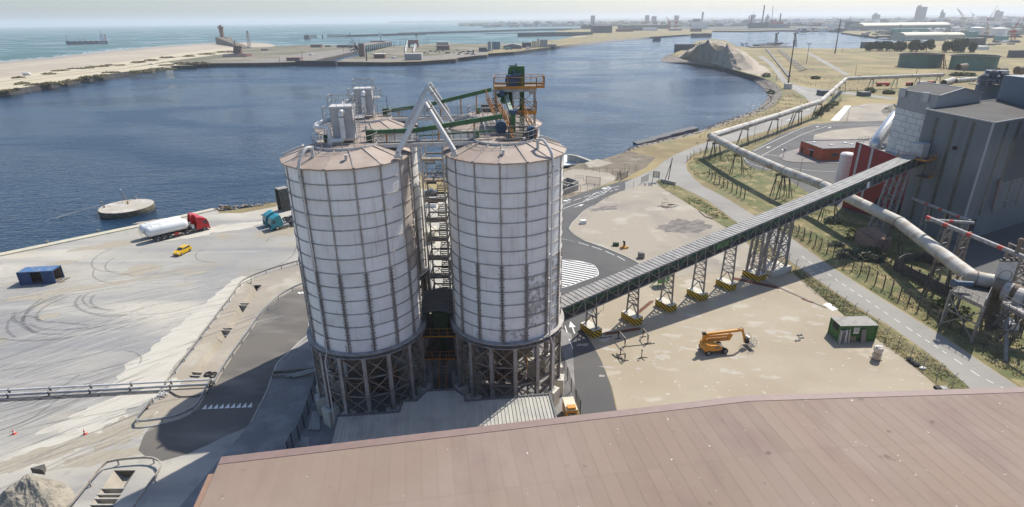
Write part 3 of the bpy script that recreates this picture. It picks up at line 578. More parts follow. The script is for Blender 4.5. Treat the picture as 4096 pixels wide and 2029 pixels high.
sheet('cinder_patch',blob(g('G',760,150),6.5,4.2,.3,.5,seed=9),.056,'cinder'); sheet('cinder_patch',blob(g('AH',620,660),4,1.5,.3,.6,seed=4),.056,'cinder')
MM['dust_soft']=mat('dust_soft',(.60,.56,.49),alpha=.55,rough=1)
for k in range(46):
 x,y=random.choice(((700,850),(1130,990),(640,940),(320,960),(560,990),(1000,930),(430,900),(760,760),(1300,760),(1480,640),(300,820)))
 c=g('G',x+random.gauss(0,60),y+random.gauss(0,34)); sheet('yard_dust',blob(c,random.uniform(.15,1.1),random.uniform(.1,.5),random.uniform(-.6,.4),.9,n=22,seed=k*2.1),.0262+k*.00004,'dust_soft')
# verges with their grass
vergeA=gl('I',[(120,300),(210,345),(350,440),(600,612),(840,752),(1040,890),(1240,1040),(1430,1200),(1280,1200),(1170,1165),(950,980),(740,830),(500,655),(310,500),(130,350)])
sheet('verge',vergeA,.04,'verge')
vergeB=gl('AH',[(1400,250),(1470,225),(1690,270),(1700,300)])+gl('G',[(700,-90),(820,-20),(960,60),(1080,150),(1110,240),(1000,160),(900,100),(800,30),(650,-60)])
sheet('lot_verge',vergeB,.06,'verge')
sheet('rail_verge',gl('I',[(135,90),(430,310),(700,480),(960,640),(1250,820),(1560,1030),(1800,1190)])+[V3((73,50,0)),V3((98,60,0))]+gl('N',[(1267,700),(1100,480),(1000,330),(620,150)])+gl('H',[(1200,1130),(880,1052),(560,1002),(370,932),(230,852),(60,742),(0,702)])+gl('C',[(830,1082),(770,1052),(750,1010),(800,966),(700,960),(560,985),(450,1010),(400,1045),(410,1080),(450,1130),(560,1180),(640,1210)]),.02,'verge')
RA=resample(gl('Q',[(1120,230),(1035,270),(960,340),(900,426),(830,516),(760,611),(680,716),(560,880),(465,1001),(350,1165)]),30); RB=resample(gl('Q',[(1540,320),(1440,345),(1330,405),(1230,490),(1150,570),(1070,690),(990,800),(905,925),(830,1040),(740,1190)]),30)
for A_,B_ in ((RA,resample([D1[0]-V3((0,2,0)),D1[0],D1[3],D1[3]+V3((-.4,-1,0))],30)),(resample([D1[1]-V3((0,2,0)),D1[1],D1[2],D1[2]+V3((-.4,-1,0))],30),RB)): strip_between([V3((p.x,p.y,.014))for p in A_],[V3((p.x,p.y,.014))for p in B_],'sand_lot','drain_bank')
sheet('drain_bank',gl('Q',[(1560,112),(1480,118),(1300,168),(1120,230),(1080,296),(1160,296),(1300,400),(1440,345),(1560,310)]),.013,'sand_lot')
sheet('drain_bank',gl('Q',[(540,1100),(628,1100),(740,1180)])+gl('F',[(1590,345),(1500,520),(1430,580),(1340,620),(1250,640),(1120,660),(1060,668),(1035,645),(1060,610),(1160,490)]),.013,'sand_lot')
sheet('drain_bank',gl('Q',[(1166,296),(1430,290),(1410,350),(1136,345)]),.0148,'sand_lot'); sheet('drain_bank',gl('Q',[(1030,285),(1086,297),(1062,335),(1012,335)]),.0148,'sand_lot')
# drainage channels sunk below the yard, with their weirs
def ditch(c4,name,weirs,depth=.95):
 a,b,c,d=[V3(p)for p in c4]      # a,b far end; d,c near end; a-d left edge, b-c right edge
 L=resample([a,d],14); R_=resample([b,c],14); mb=MB()
 for i in range(13):
  l0,l1,r0,r1=L[i],L[i+1],R_[i],R_[i+1]
  m=[V3(l0.lerp(r0,.40)),V3(l1.lerp(r1,.40)),V3(l0.lerp(r0,.62)),V3(l1.lerp(r1,.62))]
  for q in m: q.z=-depth
  mb.quad(l0,l1,m[1],m[0]); mb.quad(m[0],m[1],m[3],m[2]); mb.quad(m[2],m[3],r1,r0)
 mb.quad(a,(a.x*.6+b.x*.4,a.y*.6+b.y*.4,-depth),(a.x*.38+b.x*.62,a.y*.38+b.y*.62,-depth),b); mb.quad(d,c,(d.x*.38+c.x*.62,d.y*.38+c.y*.62,-depth),(d.x*.6+c.x*.4,d.y*.6+c.y*.4,-depth))
 o=struct(name,mb,'sand_lot')
 for t in weirs:
  l=a.lerp(d,t); r=b.lerp(c,t); ax=(d-a).normalized(); w2=MB()
  for s_ in (-.42,.42):
   p=l.lerp(r,-.04)+ax*s_; q=l.lerp(r,1.04)+ax*s_
   w2.quad((p.x,p.y,.06),(q.x,q.y,.06),(q.x,q.y,-.25),(lerp(p,q,.66).x,lerp(p,q,.66).y,-depth-.1),(lerp(p,q,.36).x,lerp(p,q,.36).y,-depth-.1),(p.x,p.y,-.25))
   w2.bar((p.x,p.y,.0),(q.x,q.y,.0),.16,.14)
  struct('weir',w2,'concrete',o)
 return o
ditch(D1,'drain_channel',(.26,.55,.97)); ditch(D2,'drain_channel',(.55,.8))
# road paint
def paint(*quads,name='road_marking'):
 mb=MB()
 for q in quads: mb.quad(*[(p.x,p.y,.045)for p in q])
 return struct(name,mb,'road_paint')
def dash(v,a,b,w=.14):
 p=g(v,*a); q=g(v,*b); mb=MB(); ribbon_mb(mb,[p,q],w,.045); return struct('road_marking',mb,'road_paint')
for a,b in (((0,1112),(170,1152)),((238,1168),(396,1215)),((440,1227),(590,1276))): dash('AH',a,b,.16)
for a,b in (((70,222),(135,237)),((315,292),(365,315)),((382,320),(425,345))): dash('G',a,b,.16)
for a,b in (((85,715),(98,755)),((108,790),(130,848)),((48,700),(55,760))): dash('G',a,b,.14)
for a,b in (((165,538),(285,498)),((315,488),(422,453)),((455,440),(545,405)),((0,598),(122,554)),((0,663),(270,568)),((270,568),(350,545)),((710,402),(838,358)),((730,350),(858,316)),((600,370),(730,350))): dash('AH',a,b,.16)
mb=MB()
za=gl('AH',[(290,565),(560,408),(730,352),(610,440),(480,500),(360,548)])
for k in range(8):
 t=(k+.3)/8; a=lerp(g('AH',300,560),g('AH',650,372),t); b=lerp(g('AH',360,548),g('AH',690,390),t); ribbon_mb(mb,[a,b],.32,.045)
ribbon_mb(mb,gl('AH',[(290,566),(480,435),(730,352)]),.15,.045); ribbon_mb(mb,gl('AH',[(290,566),(480,500),(620,435),(730,352)]),.15,.045)
struct('hatched_marking',mb,'road_paint')
def arrow(v,tip,tail,w=.5,bent=False):
 a=g(v,*tip); b=g(v,*tail); d=(b-a); d.z=0; L=d.length; d.normalize(); n=V3((-d.y,d.x,0)); mb=MB()
 h=a+d*L*.48
 mb.quad(*[(p.x,p.y,.045)for p in (a,h+n*w,h-n*w)]); ribbon_mb(mb,[h,b],w*.36,.045)
 if bent: mb.quad(*[(p.x,p.y,.045)for p in (b-d*L*.1+n*w*.1,b-d*L*.32+n*w*1.5,b-d*L*.05+n*w*1.1)])
 return struct('arrow_marking',mb,'road_paint')
arrow('G',(115,690),(140,760),.55); arrow('AH',(0,548),(135,525),.8,True); arrow('AH',(580,362),(730,335),.8,True); arrow('AH',(325,590),(180,640),.5); arrow('AH',(835,362),(760,385),.5)
arrow('C',(905,945),(928,935),.7); arrow('C',(1003,960),(1022,948),.7); arrow('C',(1220,812),(1240,806),.7); arrow('C',(1297,818),(1318,812),.7,True); arrow('C',(1060,762),(1028,772),.7); arrow('C',(1180,698),(1150,705),.7)
# striped bulb in the turning circle
bulb=gl('D',[(1610,200),(1700,203),(1790,222),(1825,250),(1832,285),(1800,300),(1740,320),(1690,340),(1625,358)])
mb=MB(); xs0=g('D',1610,200); 
bp=[V3((p.x,p.y,0))for p in cr(bulb,n=4)]
def clipline(poly,o,d):
 hits=[]
 for i in range(len(poly)):
  a,b=poly[i],poly[(i+1)% len(poly)]; e=b-a; den=d.x*e.y-d.y*e.x
  if abs(den)< 1e-9: continue
  t=((a.x-o.x)*e.y-(a.y-o.y)*e.x)/den; u=((a.x-o.x)*d.y-(a.y-o.y)*d.x)/den
  if 0 <= u <= 1: hits.append(t)
 return sorted(hits)
d0=(g('D',1810,235)-g('D',1640,205)); d0.z=0; d0.normalize(); nn=V3((-d0.y,d0.x,0)); cen=sum(bp,V3((0,0,0)))/len(bp)
for k in range(-10,11):
 o_=cen+nn*(k*.98); h=clipline(bp,o_,d0)
 if len(h)>= 2: ribbon_mb(mb,[o_+d0*(h[0]+.15),o_+d0*(h[-1]-.15)],.46,.045)
ribbon_mb(mb,bp,.16,.045)
struct('striped_marking',mb,'road_paint')
# give-way teeth on the curved road
for k in range(9):
 a=lerp(g('F',1515,542),g('F',1890,527),k/8.8); b=lerp(g('F',1515,542),g('F',1890,527),(k+.88)/8.8)
 mb=MB(); top=lerp(g('F',1553,505),g('F',1930,488),k/8.8); mb.quad(*[(p.x,p.y,.045)for p in (a,b,top)]); struct('give_way_tooth',mb,'road_paint')
for q in (((1465,370),(1500,378),(1485,356)),((1490,368),(1528,375),(1510,356))):
 mb=MB(); mb.quad(*[(g('Q',*p).x,g('Q',*p).y,.045)for p in q]); struct('give_way_tooth',mb,'road_paint')
# centre line of the main road
cl=gl('I',[(1700,1210),(1490,1105),(1250,940),(1130,860),(1000,775),(825,655),(695,568),(575,488),(460,410),(360,340),(270,285),(170,210),(90,150)])
for i in range(1,len(cl)-1):
 L=resample([cl[i-1],cl[i]],9)
 for j in (0,4): mb=MB(); ribbon_mb(mb,[L[j],L[j+2]],.12,.045); struct('road_marking',mb,'road_paint')
for a,b in zip([(870,1000),(890,985)],[(880,988),(980,997)]): dash('C',a,b,.2)
for path in ([(870,998),(900,980),(1000,925),(1130,860),(1260,815),(1340,800),(1640,797)],[(820,965),(1000,878),(1150,812),(1300,788)],[(760,1008),(800,1045),(950,1090),(1150,1140)],[(1070,1075),(1200,1090),(1370,1098)]):
 mb=MB(); ribbon_mb(mb,cr(gl('C',path),n=4),.17,.045); struct('road_marking',mb,'road_paint')
for k in range(9):
 a=lerp(g('C',1068,548),g('C',1150,588),k/8); mb=MB(); ribbon_mb(mb,[a+V3((-1.6,0,0)),a+V3((1.6,.8,0))],.55,.05); struct('road_marking',mb,'road_paint')
# dust drifts, dried puddles and scuffs on the yard, thin films with their own shapes
L=resample(gl('Q',[(1060,230),(960,300),(880,410),(800,500),(700,610),(600,720),(480,860),(380,990),(250,1180)]),40); R2=[p+V3((-1.2-2.6*abs(noise_(i*.35,1))-1.5*abs(noise_(i*1.3,2))-i*.12,.3,0))for i,p in enumerate(L)]; L2=[p+V3((.5+abs(noise_(i*.6,7))*2.2,0,0))for i,p in enumerate(L)]
strip_between([V3((p.x,p.y,.012))for p in L2],[V3((p.x,p.y,.012))for p in R2],'cream_dust','dust_drift')
for k,(v,x,y,rx,ry,rot,m_)in enumerate((('E',1110,745,3.6,2.6,.2,'tan_dust'),('E',700,880,9,1.3,.35,'tan_dust'),('E',180,968,3,1.1,.2,'tan_dust'),('E',310,970,1.8,.6,.1,'tan_dust'),('E',375,1110,1.6,1.2,.3,'tan_dust'),('E',500,690,2.6,1.5,.2,'tan_dust'),('E',1530,770,2.6,.9,.4,'tan_dust'),('E',1250,360,6,1.5,.5,'tan_dust'),('E',950,540,10,2.2,.4,'tan_dust'),('E',1750,420,9,3,.5,'cream_dust'),('E',1500,480,5,1.4,.6,'cream_dust'),('F',870,520,7,2.6,.8,'cream_dust'),('F',600,760,7,2.2,.7,'cream_dust'),('F',330,880,6,1.6,.6,'tan_dust'),('F',950,680,2.2,3.4,.0,'tan_dust'),('F',800,900,5,1,.3,'tan_dust'))): sheet('dust_patch',blob(g(v,x,y),rx,ry,rot,.55,seed=k*3.3),.0125+k*.0004,m_)
MM['scuff_dark']=mat('scuff_dark',(.12,.12,.125),alpha=.17,rough=.9); MM['scuff_pale']=mat('scuff_pale',(.62,.60,.55),alpha=.3,rough=.9)
for m_,n_,z_ in (('scuff_dark',150,.021),('scuff_pale',170,.022)):
 mb=MB()
 for k in range(n_):
  v=random.choice('EEF'); c=g(v,random.uniform(0,1900),random.uniform(760,1270))if v == 'E' else g(v,random.uniform(0,1000),random.uniform(20,900)); a=.75+random.gauss(0,.16)-(.25 if c.y > 85 else 0); l_=random.uniform(1.5,9); d_=V3((cos(a),sin(a),0))*l_; w_=random.uniform(.06,.3)
  if c.x >-44: continue
  ribbon_mb(mb,[c-d_,c+V3((random.uniform(-.3,.3),random.uniform(-.3,.3),0)),c+d_],w_,z_+k*.00002)
 struct(m_+'_marks',mb,m_,kind='stuff')
# skid marks on the yard (thin rubber films)
MM['skid']=mat('skid',(.10,.10,.105),alpha=.24,rough=.9)
def skid(v,pts,w=.28): mb=MB(); ribbon_mb(mb,cr(gl(v,pts),n=8),w,.02); return struct('skid_mark',mb,'skid')
for pts,w_ in (([(1000,1100),(850,1110),(700,1085),(610,1040),(595,990),(640,945)],.5),([(890,1065),(780,1050),(720,1015),(715,975),(745,940)],.45),([(760,1050),(690,1030),(650,985),(665,950),(700,930)],.4),
 ([(700,1180),(480,1160),(330,1150),(290,1120),(310,1070),(400,1010),(540,950)],.5),([(300,1245),(190,1195),(175,1140),(240,1060),(360,985),(500,940)],.6),([(500,1250),(300,1245),(210,1190),(185,1130),(230,1050),(330,970)],.5),
 ([(120,1276),(60,1225),(70,1150),(150,1090),(300,1020),(450,965)],.45),([(700,1200),(500,1215),(330,1210),(230,1170)],.5),([(930,760),(800,755),(725,720),(730,670),(790,620),(880,585)],.3),([(1050,790),(900,770),(830,740),(840,690),(900,650)],.3),
 ([(880,850),(780,830),(730,790),(740,740)],.3),([(1500,1040),(1300,1085),(1000,1100),(700,1085)],.25),([(1700,690),(1560,670),(1540,620),(1600,585)],.25),([(2300,480),(2200,465),(2120,490),(2090,530)],.25),([(2330,560),(2290,640),(2160,720),(2000,750)],.25),([(320,1150),(240,1110),(110,1130)],.6),([(160,1170),(100,1130),(120,1080)],.6)): skid('E',pts,w_)
for pts,w_ in (([(0,10),(200,25),(500,5),(800,-60)],.5),([(0,250),(300,210),(700,130),(1050,20)],.3),([(1050,200),(1060,150),(1000,110),(930,100)],.25),([(0,700),(250,600),(520,400)],.3),([(0,560),(300,470),(600,280)],.3)): skid('F',pts,w_)
# ================================================================== SILOS
SR,ST,SB,NS,NR=6.65,32.38,11.0,15,13
RH=(ST-SB)/NR; A0=rad(2); DA=2*pi/NS
SILOS=dict(FL=V3((-18.12,62.38,0)),FR=V3((-.70,64.21,0)),RL=V3((-19.95,79.9,0)),RR=V3((-2.55,81.7,0)))
def plate_mesh(name,m):
 mb=MB(); n=4; g_=.035/SR
 rows=((0.03,0),(RH*.5,.02),(RH-.03,0))
 for i in range(n):
  t0=-DA/2+g_+(DA-2*g_)*i/n; t1=-DA/2+g_+(DA-2*g_)*(i+1)/n
  for (z0,b0),(z1,b1)in zip(rows,rows[1:]):
   mb.quad((cos(t0)*(SR+b0),sin(t0)*(SR+b0),z0),(cos(t1)*(SR+b0),sin(t1)*(SR+b0),z0),(cos(t1)*(SR+b1),sin(t1)*(SR+b1),z1),(cos(t0)*(SR+b1),sin(t0)*(SR+b1),z1),
     uv=((i/n,z0/RH),((i+1)/n,z0/RH),((i+1)/n,z1/RH),(i/n,z1/RH)))
 return mb.mesh(name,m,smooth=True)
def arcpts(R,z,n=60): return [V3((R*cos(2*pi*i/n),R*sin(2*pi*i/n),z))for i in range(n+1)]
def ring_mb(r0,r1,z0,z1,n=60,a0=0):
 mb=MB()
 for i in range(n):
  a,b=a0+2*pi*i/n,a0+2*pi*(i+1)/n
  def q(r,t,z): return (r*cos(t),r*sin(t),z)
  mb.quad(q(r1,a,z0),q(r1,b,z0),q(r1,b,z1),q(r1,a,z1)); mb.quad(q(r0,b,z0),q(r0,a,z0),q(r0,a,z1),q(r0,b,z1))
  mb.quad(q(r0,a,z1),q(r1,a,z1),q(r1,b,z1),q(r0,b,z1)); mb.quad(q(r1,a,z0),q(r0,a,z0),q(r0,b,z0),q(r1,b,z0))
 return mb
SM={}
SM['p']=plate_mesh('wall_panel','panel_white'); SM['w']=plate_mesh('wall_panel','panel_worn'); SM['t']=plate_mesh('wall_panel','panel_tan')
def mk_roof():
 mb=MB(); g_=.02
 a,b=-DA/2+g_*.3,DA/2-g_*.3; R1,R0=SR+.28,3.3; z1,z0=ST+.02,ST+1.25; k=1/cos(DA/2)
 o0,o1=(R1*k*cos(a),R1*k*sin(a)),(R1*k*cos(b),R1*k*sin(b)); i0,i1=(R0*cos(a),R0*sin(a)),(R0*cos(b),R0*sin(b))
 mb.quad((*o0,z1),(*o1,z1),(*i1,z0),(*i0,z0),uv=((0,0),(1,0),(1,1),(0,1)))
 mb.quad((*o0,z1-.14),(*o1,z1-.14),(*o1,z1),(*o0,z1))
 return mb.mesh('roof_panel','silo_roof')
SM['roof']=mk_roof()
mb=MB(); mb.bar((SR+.33,0,ST+.05),(3.3,0,ST+1.3),.13,.12); mb.box((SR+.3,0,ST+.02),(.16,.3,.2)); SM['rib']=mb.mesh('roof_rib','rib_steel')
SM['hoop']=ring_mb(SR+.0,SR+.11,-.03,.03).mesh('hoop','rib_steel')
mb=MB(); mb.bar((SR+.05,0,SB+RH*6),(SR+.05,0,ST),.09,.12)
for k in range(1,56): mb.box((SR+.04,0,SB+RH*6+k*.2),(.08,.15,.04))
mb.bar((SR+.09,-.1,SB+.1),(SR+.09,-.1,SB+RH*6),.07,.2); mb.bar((SR+.09,.1,SB+.1),(SR+.09,.1,SB+RH*6),.07,.2)
for k in range(24):
 z=SB+.35+k*RH*6/24.5; mb.box((SR+.12,0,z),(.18,.60 if k % 2 else .48,.03))
for k in range(4): mb.bar((SR+.2,-.34,SB+.3+k*.03),(SR+.2,-.34,SB+1.1),.05,.05)
SM['stiff']=mb.mesh('stiffener','rib_steel')
mb=ring_mb(SR-.1,SR+.62,SB-.06,SB+.02,60); mb2=ring_mb(SR+.0,SR+.55,SB-.62,SB-.55,60); mb.v,n0=mb.v,len(mb.v)
base=len(mb.v); mb.v += mb2.v; mb.f += [tuple(i+base for i in f)for f in mb2.f]; mb.m += mb2.m
r3=ring_mb(SR-.05,SR+.05,SB-.6,SB,60); base=len(mb.v); mb.v += r3.v; mb.f += [tuple(i+base for i in f)for f in r3.f]; mb.m += r3.m
SM['girder']=mb.mesh('ring_girder','grey_steel')
mb=MB(); mb.quad((SR,.012,SB-.6),(SR+.55,.012,SB-.56),(SR+.6,.012,SB-.05),(SR,.012,SB-.05)); mb.quad((SR,-.012,SB-.05),(SR+.6,-.012,SB-.05),(SR+.55,-.012,SB-.56),(SR,-.012,SB-.6)); SM['gusset']=mb.mesh('gusset','grey_steel')
LR=SR+.08; LT=SB-.62; LB=2.4
mb=MB(); mb.box((LR,0,(LT+LB)/2),(.42,.04,LT-LB)); mb.box((LR+.21,0,(LT+LB)/2),(.04,.44,LT-LB)); mb.box((LR-.21,0,(LT+LB)/2),(.04,.44,LT-LB)); mb.box((LR,0,LB+.04),(.8,.8,.08)); mb.box((LR,0,LT-.06),(.7,.7,.1))
for z in (4.9,7.5): mb.box((LR,0,z),(.5,.46,.08))
SM['leg']=mb.mesh('leg','grey_steel')
mb=MB(); mb.prism([(LR-.75,-.75),(LR+.75,-.75),(LR+.75,.75),(LR-.75,.75)],0,2.4); SM['ped']=mb.mesh('pedestal','concrete_clean')
def mk_brace():
 mb=MB(); a,b=(LR*cos(-DA/2),LR*sin(-DA/2)),(LR*cos(DA/2),LR*sin(DA/2))
 for z0,z1 in ((2.6,4.9),(4.9,7.5),(7.5,LT-.1)):
  mb.bar((*a,z0),(*b,z1),.12,.12); mb.bar((*b,z0),(*a,z1),.12,.12)
 for z in (4.9,7.5): mb.bar((*a,z),(*b,z),.16,.16)
 mx=((a[0]+b[0])/2,(a[1]+b[1])/2)
 for z in (3.75,6.2,8.9): mb.box((*mx,z),(.05,.4,.4))
 return mb.mesh('brace','rust_steel')
SM['brace']=mk_brace()
def mk_hopper():
 mb=MB(); mb.lathe((0,0,0),[(SR-.2,SB-.3),(SR*.62,8.2),(SR*.3,5.7),(.8,3.9),(.6,3.2)],30); return mb.mesh('hopper','hopper',smooth=True)
SM['hop']=mk_hopper()
mb=MB()
for k in range(NS): t=k*DA; mb.bar((SR*.98*cos(t),SR*.98*sin(t),SB-.3),(.9*cos(t),.9*sin(t),4.0),.1,.12)
for r,z in ((SR*.8,9.6),(SR*.62,8.15),(SR*.45,6.9),(SR*.3,5.65)): 
 rr=ring_mb(r-.02,r+.12,z-.05,z+.05,30); base=len(mb.v); mb.v += rr.v; mb.f += [tuple(i+base for i in f)for f in rr.f]; mb.m += rr.m
SM['hopribs']=mb.mesh('hopper_rib','rust_steel')
mb=MB(); mb.lathe((0,0,0),[(SR-.12,SB-.3),(SR-.12,ST)],60,cap=False); SM['core']=mb.mesh('shell','shell_dark',smooth=True)
PR=3.45; PZ=33.65
mb=MB(); mb.lathe((0,0,0),[(PR-.03,PZ-.3),(PR-.03,PZ)],45); SM['deck']=mb.mesh('platform','deck_plate')
SM['curb']=ring_mb(PR-.03,PR+.05,PZ-.42,PZ+.12,45).mesh('toe_board','pale_paint')
mb=MB()
for k in range(18): t=2*pi*k/18; mb.bar((PR*cos(t),PR*sin(t),PZ),(PR*cos(t),PR*sin(t),PZ+1.12),.05)
mb.tube(arcpts(PR,PZ+1.12,45),.028,5,False); mb.tube(arcpts(PR,PZ+.6,45),.022,5,False); SM['rail']=mb.mesh('railing','grey_steel')
mb=MB(); mb.lathe((0,0,0),[(.16,0),(.16,.5),(.24,.5),(.24,.56)],12); SM['stub']=mb.mesh('vent_stub','pale_paint',smooth=False)
def near_dir(c): return atan2(-c.y,-c.x)
def silo(key,label,downang,worn=()):
 c=SILOS[key]; t=thing('silo',label,'silo',c,0,'four ribbed storage silos')
 L=lambda n,me,a=0,z=0,p=t: link(n,me,p,(0,0,z),(0,0,a))
 L('shell',SM['core'])
 for j in range(NS):
  a=A0+(j+.5)*DA
  for r in range(NR):
   me=SM['w']if (j,r)in worn else (SM['t']if key == 'FL' and j in (14,0)and r > 4 else SM['p'])
   L('wall_panel',me,a,SB+r*RH)
  L('roof_panel',SM['roof'],a); L('leg',SM['leg'],a); L('pedestal',SM['ped'],a); L('roof_rib',SM['rib'],a-DA/2); L('stiffener',SM['stiff'],a-DA/2); L('brace',SM['brace'],a+DA/2)
 for r in range(1,NR): L('hoop',SM['hoop'],0,SB+r*RH)
 gd_=L('ring_girder',SM['girder'])
 for k in range(45): link('gusset',SM['gusset'],gd_,(0,0,0),(0,0,A0+k*2*pi/45+.03))
 h=L('hopper',SM['hop']); link('hopper_rib',SM['hopribs'],h)
 p=L('platform',SM['deck']); link('toe_board',SM['curb'],p); link('railing',SM['rail'],p)
 nd=near_dir(c)
 for da,r in ((downang,4.95),(-.03,5.3)):
  a=nd+da; z=ST+1.25-(r-3.3)/3.63*1.2
  if da == downang:
   mb=MB(); e=V3((cos(a),sin(a),0)); s_=e*r; mb.tube([s_+V3((0,0,z)),s_+V3((0,0,z+1.15))],.17,10)
   q=[s_+V3((0,0,z+.95)),s_+e*.4+V3((0,0,z+1.1)),s_+e*.9+V3((0,0,z+1.0)),e*(SR-.1)+V3((0,0,ST+1.0)),e*(SR+.25)+V3((0,0,ST+.45)),e*(SR+.42)+V3((0,0,ST-.6)),e*(SR+.42)+V3((0,0,ST-1.6))]
   mb.tube(cr(q,n=4),.16,8); mb.tube([e*(SR+.42)+V3((0,0,ST-1.5)),e*(SR+.42)+V3((0,0,SB)),e*(SR+.9)+V3((0,0,SB-1.2)),e*(SR+.9)+V3((0,0,.3))],.085,8)
   for k in range(7): mb.bar(e*SR+V3((0,0,ST-2-k*3)),e*(SR+.5)+V3((0,0,ST-2-k*3)),.3,.07)
   me=mb.mesh('filling_pipe','pale_paint',smooth=True); link('filling_pipe',me,t)
  else: link('vent_stub',SM['stub'],t,(cos(a)*r,sin(a)*r,z-.05))
 mb=MB(); a=nd-1.75 if key[1]== 'L' else nd+1.9; e=V3((cos(a),sin(a),0)); u=V3((-sin(a),cos(a),0))
 for s_ in (-.3,.3): mb.bar(e*(SR+.1)+u*s_+V3((0,0,ST+.3)),e*4.6+u*s_+V3((0,0,ST+1.15)),.1,.25)
 for k in range(7): f=k/6; p_=(e*(SR+.1)+V3((0,0,ST+.33))).lerp(e*4.6+V3((0,0,ST+1.15)),f); mb.bar(p_-u*.3,p_+u*.3,.12,.12)
 link('roof_ladder',mb.mesh('roof_ladder','pale_paint'),t)
 mb=MB(); mb.box((SR+.1,0,0),(.12,.5,.8)); link('inspection_hatch',mb.mesh('inspection_hatch','pale_paint'),t,(0,0,ST-8.1),(0,0,(nd+1.33 if key[1]== 'L' else nd-1.38)))
 return t
nfr=int(round((near_dir(SILOS['FR'])-A0)/DA-.5))% NS
worn={((nfr+1+d)% NS,r)for d,rr in ((0,(1,2,3,4)),(1,(0,1,2,3,4,5)),(-1,(0,)))for r in rr}
silo('FL','white ribbed silo nearest on the left, white duct box on its roof platform',-.76)
silo('FR','white ribbed silo on the right with dark flaking patches on its lower panels',.80,worn)
silo('RL','white ribbed silo behind the left one, grey duct box with top railings on its roof',-.9)
silo('RR','white ribbed silo behind the right one, mostly hidden behind the green elevator',.9)

# ------------------------------------------------------------------ dust filter houses on the two left silos
def rail_run(mb,pts,h=1.1,step=1.3,r=.028,mid=True):
 for a,b in zip(pts,pts[1:]):
  a,b=V3(a),V3(b); L=(b-a).length; n=max(1,round(L/step))
  for k in range(n+1): p=a.lerp(b,k/n); mb.bar(p,p+V3((0,0,h)),r*1.8)
  mb.tube([a+V3((0,0,h)),b+V3((0,0,h))],r,5); 
  if mid: mb.tube([a+V3((0,0,h*.5)),b+V3((0,0,h*.5))],r*.8,5)
 return mb
def filter_house(key,label):
 c=SILOS[key]+V3((-.2,.95,PZ)); t=thing('filter_house',label,'dust filter',c,rad(6)); t['_local']=1
 mb=MB(); mb.bb((-1.15,-.95,.35),(1.15,.95,3.75)); mb.bb((-1.15,-.98,1.85),(1.15,.98,1.93)); part(t,'housing',mb,'filter_paint')
 mb=MB(); 
 for x in (-1,1):
  for y in (-.8,.8): mb.bb((x-.06,y-.06,0),(x+.06,y+.06,.4))
 part(t,'frame',mb,'grey_steel')
 mb=MB(); mb.bb((-1.25,-1.05,3.75),(1.25,1.05,3.95)); top=part(t,'roof_deck',mb,'pale_paint')
 mb=MB(); rail_run(mb,[(-1.25,-1.05,3.95),(1.25,-1.05,3.95),(1.25,1.05,3.95),(-1.25,1.05,3.95),(-1.25,-1.05,3.95)],1.15,.95); part(top,'railing',mb,'grey_steel')
 mb=MB(); mb.bb((1.3,-.9,2.6),(2.2,.9,2.68)); rail_run(mb,[(2.2,-.9,2.68),(2.2,.9,2.68)],1.1,.9); rail_run(mb,[(1.3,.9,2.68),(2.2,.9,2.68)],1.1,.9); mb.bb((-2.1,-.3,2.2),(-1.3,1.2,2.28)); rail_run(mb,[(-1.3,-.3,2.28),(-2.1,-.3,2.28),(-2.1,1.2,2.28)],1.5,.8); part(t,'side_platform',mb,'grey_steel')
 mb=MB()
 for x in (1.35,1.75): mb.bar((x,-.95,0),(x,-.95,4.9),.05)
 for k in range(16): mb.bar((1.35,-.95,.2+k*.3),(1.75,-.95,.2+k*.3),.03)
 for k in range(8): 
  z=2+k*.35; mb.tube([(1.35,-.95,z),(1.2,-1.4,z),(1.55,-1.65,z),(1.9,-1.4,z),(1.75,-.95,z)],.015,4)
 part(t,'caged_ladder',mb,'grey_steel')
 mb=MB(); mb.tube(cr([(.25,-.95,3.35),(.05,-1.35,3.4),(0,-1.5,3.0),(0.02,-1.5,2.0),(.02,-1.5,.9),(-.2,-1.5,.45),(-1.3,-1.5,.35)],n=5),.27,12)
 for z in (1.45,2.1,2.75): mb.tube([(.02,-1.5,z-.03),(.02,-1.5,z+.03)],.3,12)
 part(t,'duct',mb,'duct_white',True)
 mb=MB(); mb.tube(cr([(-1.45,-1.3,.0),(-1.45,-1.3,1.2),(-1.5,-1.3,1.6),(-1.9,-1.2,1.85),(-2.6,-1.1,1.8),(-2.9,-.9,2.0),(-1.8,.2,2.35),(-1.15,.4,2.4)],n=4),.24,12); mb.bb((-1.75,-1.55,.0),(-1.15,-1.0,.55)); part(t,'duct',mb,'duct_white',True)
 mb=MB(); mb.tube([(-2.3,-.2,.45),(-1.9,-.2,.45)],.4,12); mb.bb((-1.9,-.45,.1),(-1.5,.05,.6)); part(t,'fan',mb,'green_dark')
 mb=MB(); mb.tube([(2.2,.5,2.7),(2.9,.6,2.7),(2.95,.6,-.2),(2.95,.6,-.2)]if key == 'RL' else [(1.25,-.2,2.4),(2.3,-.2,2.3),(2.3,-.2,.9),(6.0,.3,.9),(8.2,.6,.9)],.04,6); part(t,'cable_pipe',mb,'dark_steel')
 return t
filter_house('FL','grey filter box with bent white duct on the left front silo')
filter_house('RL','grey railed filter box on the silo behind the left front one')

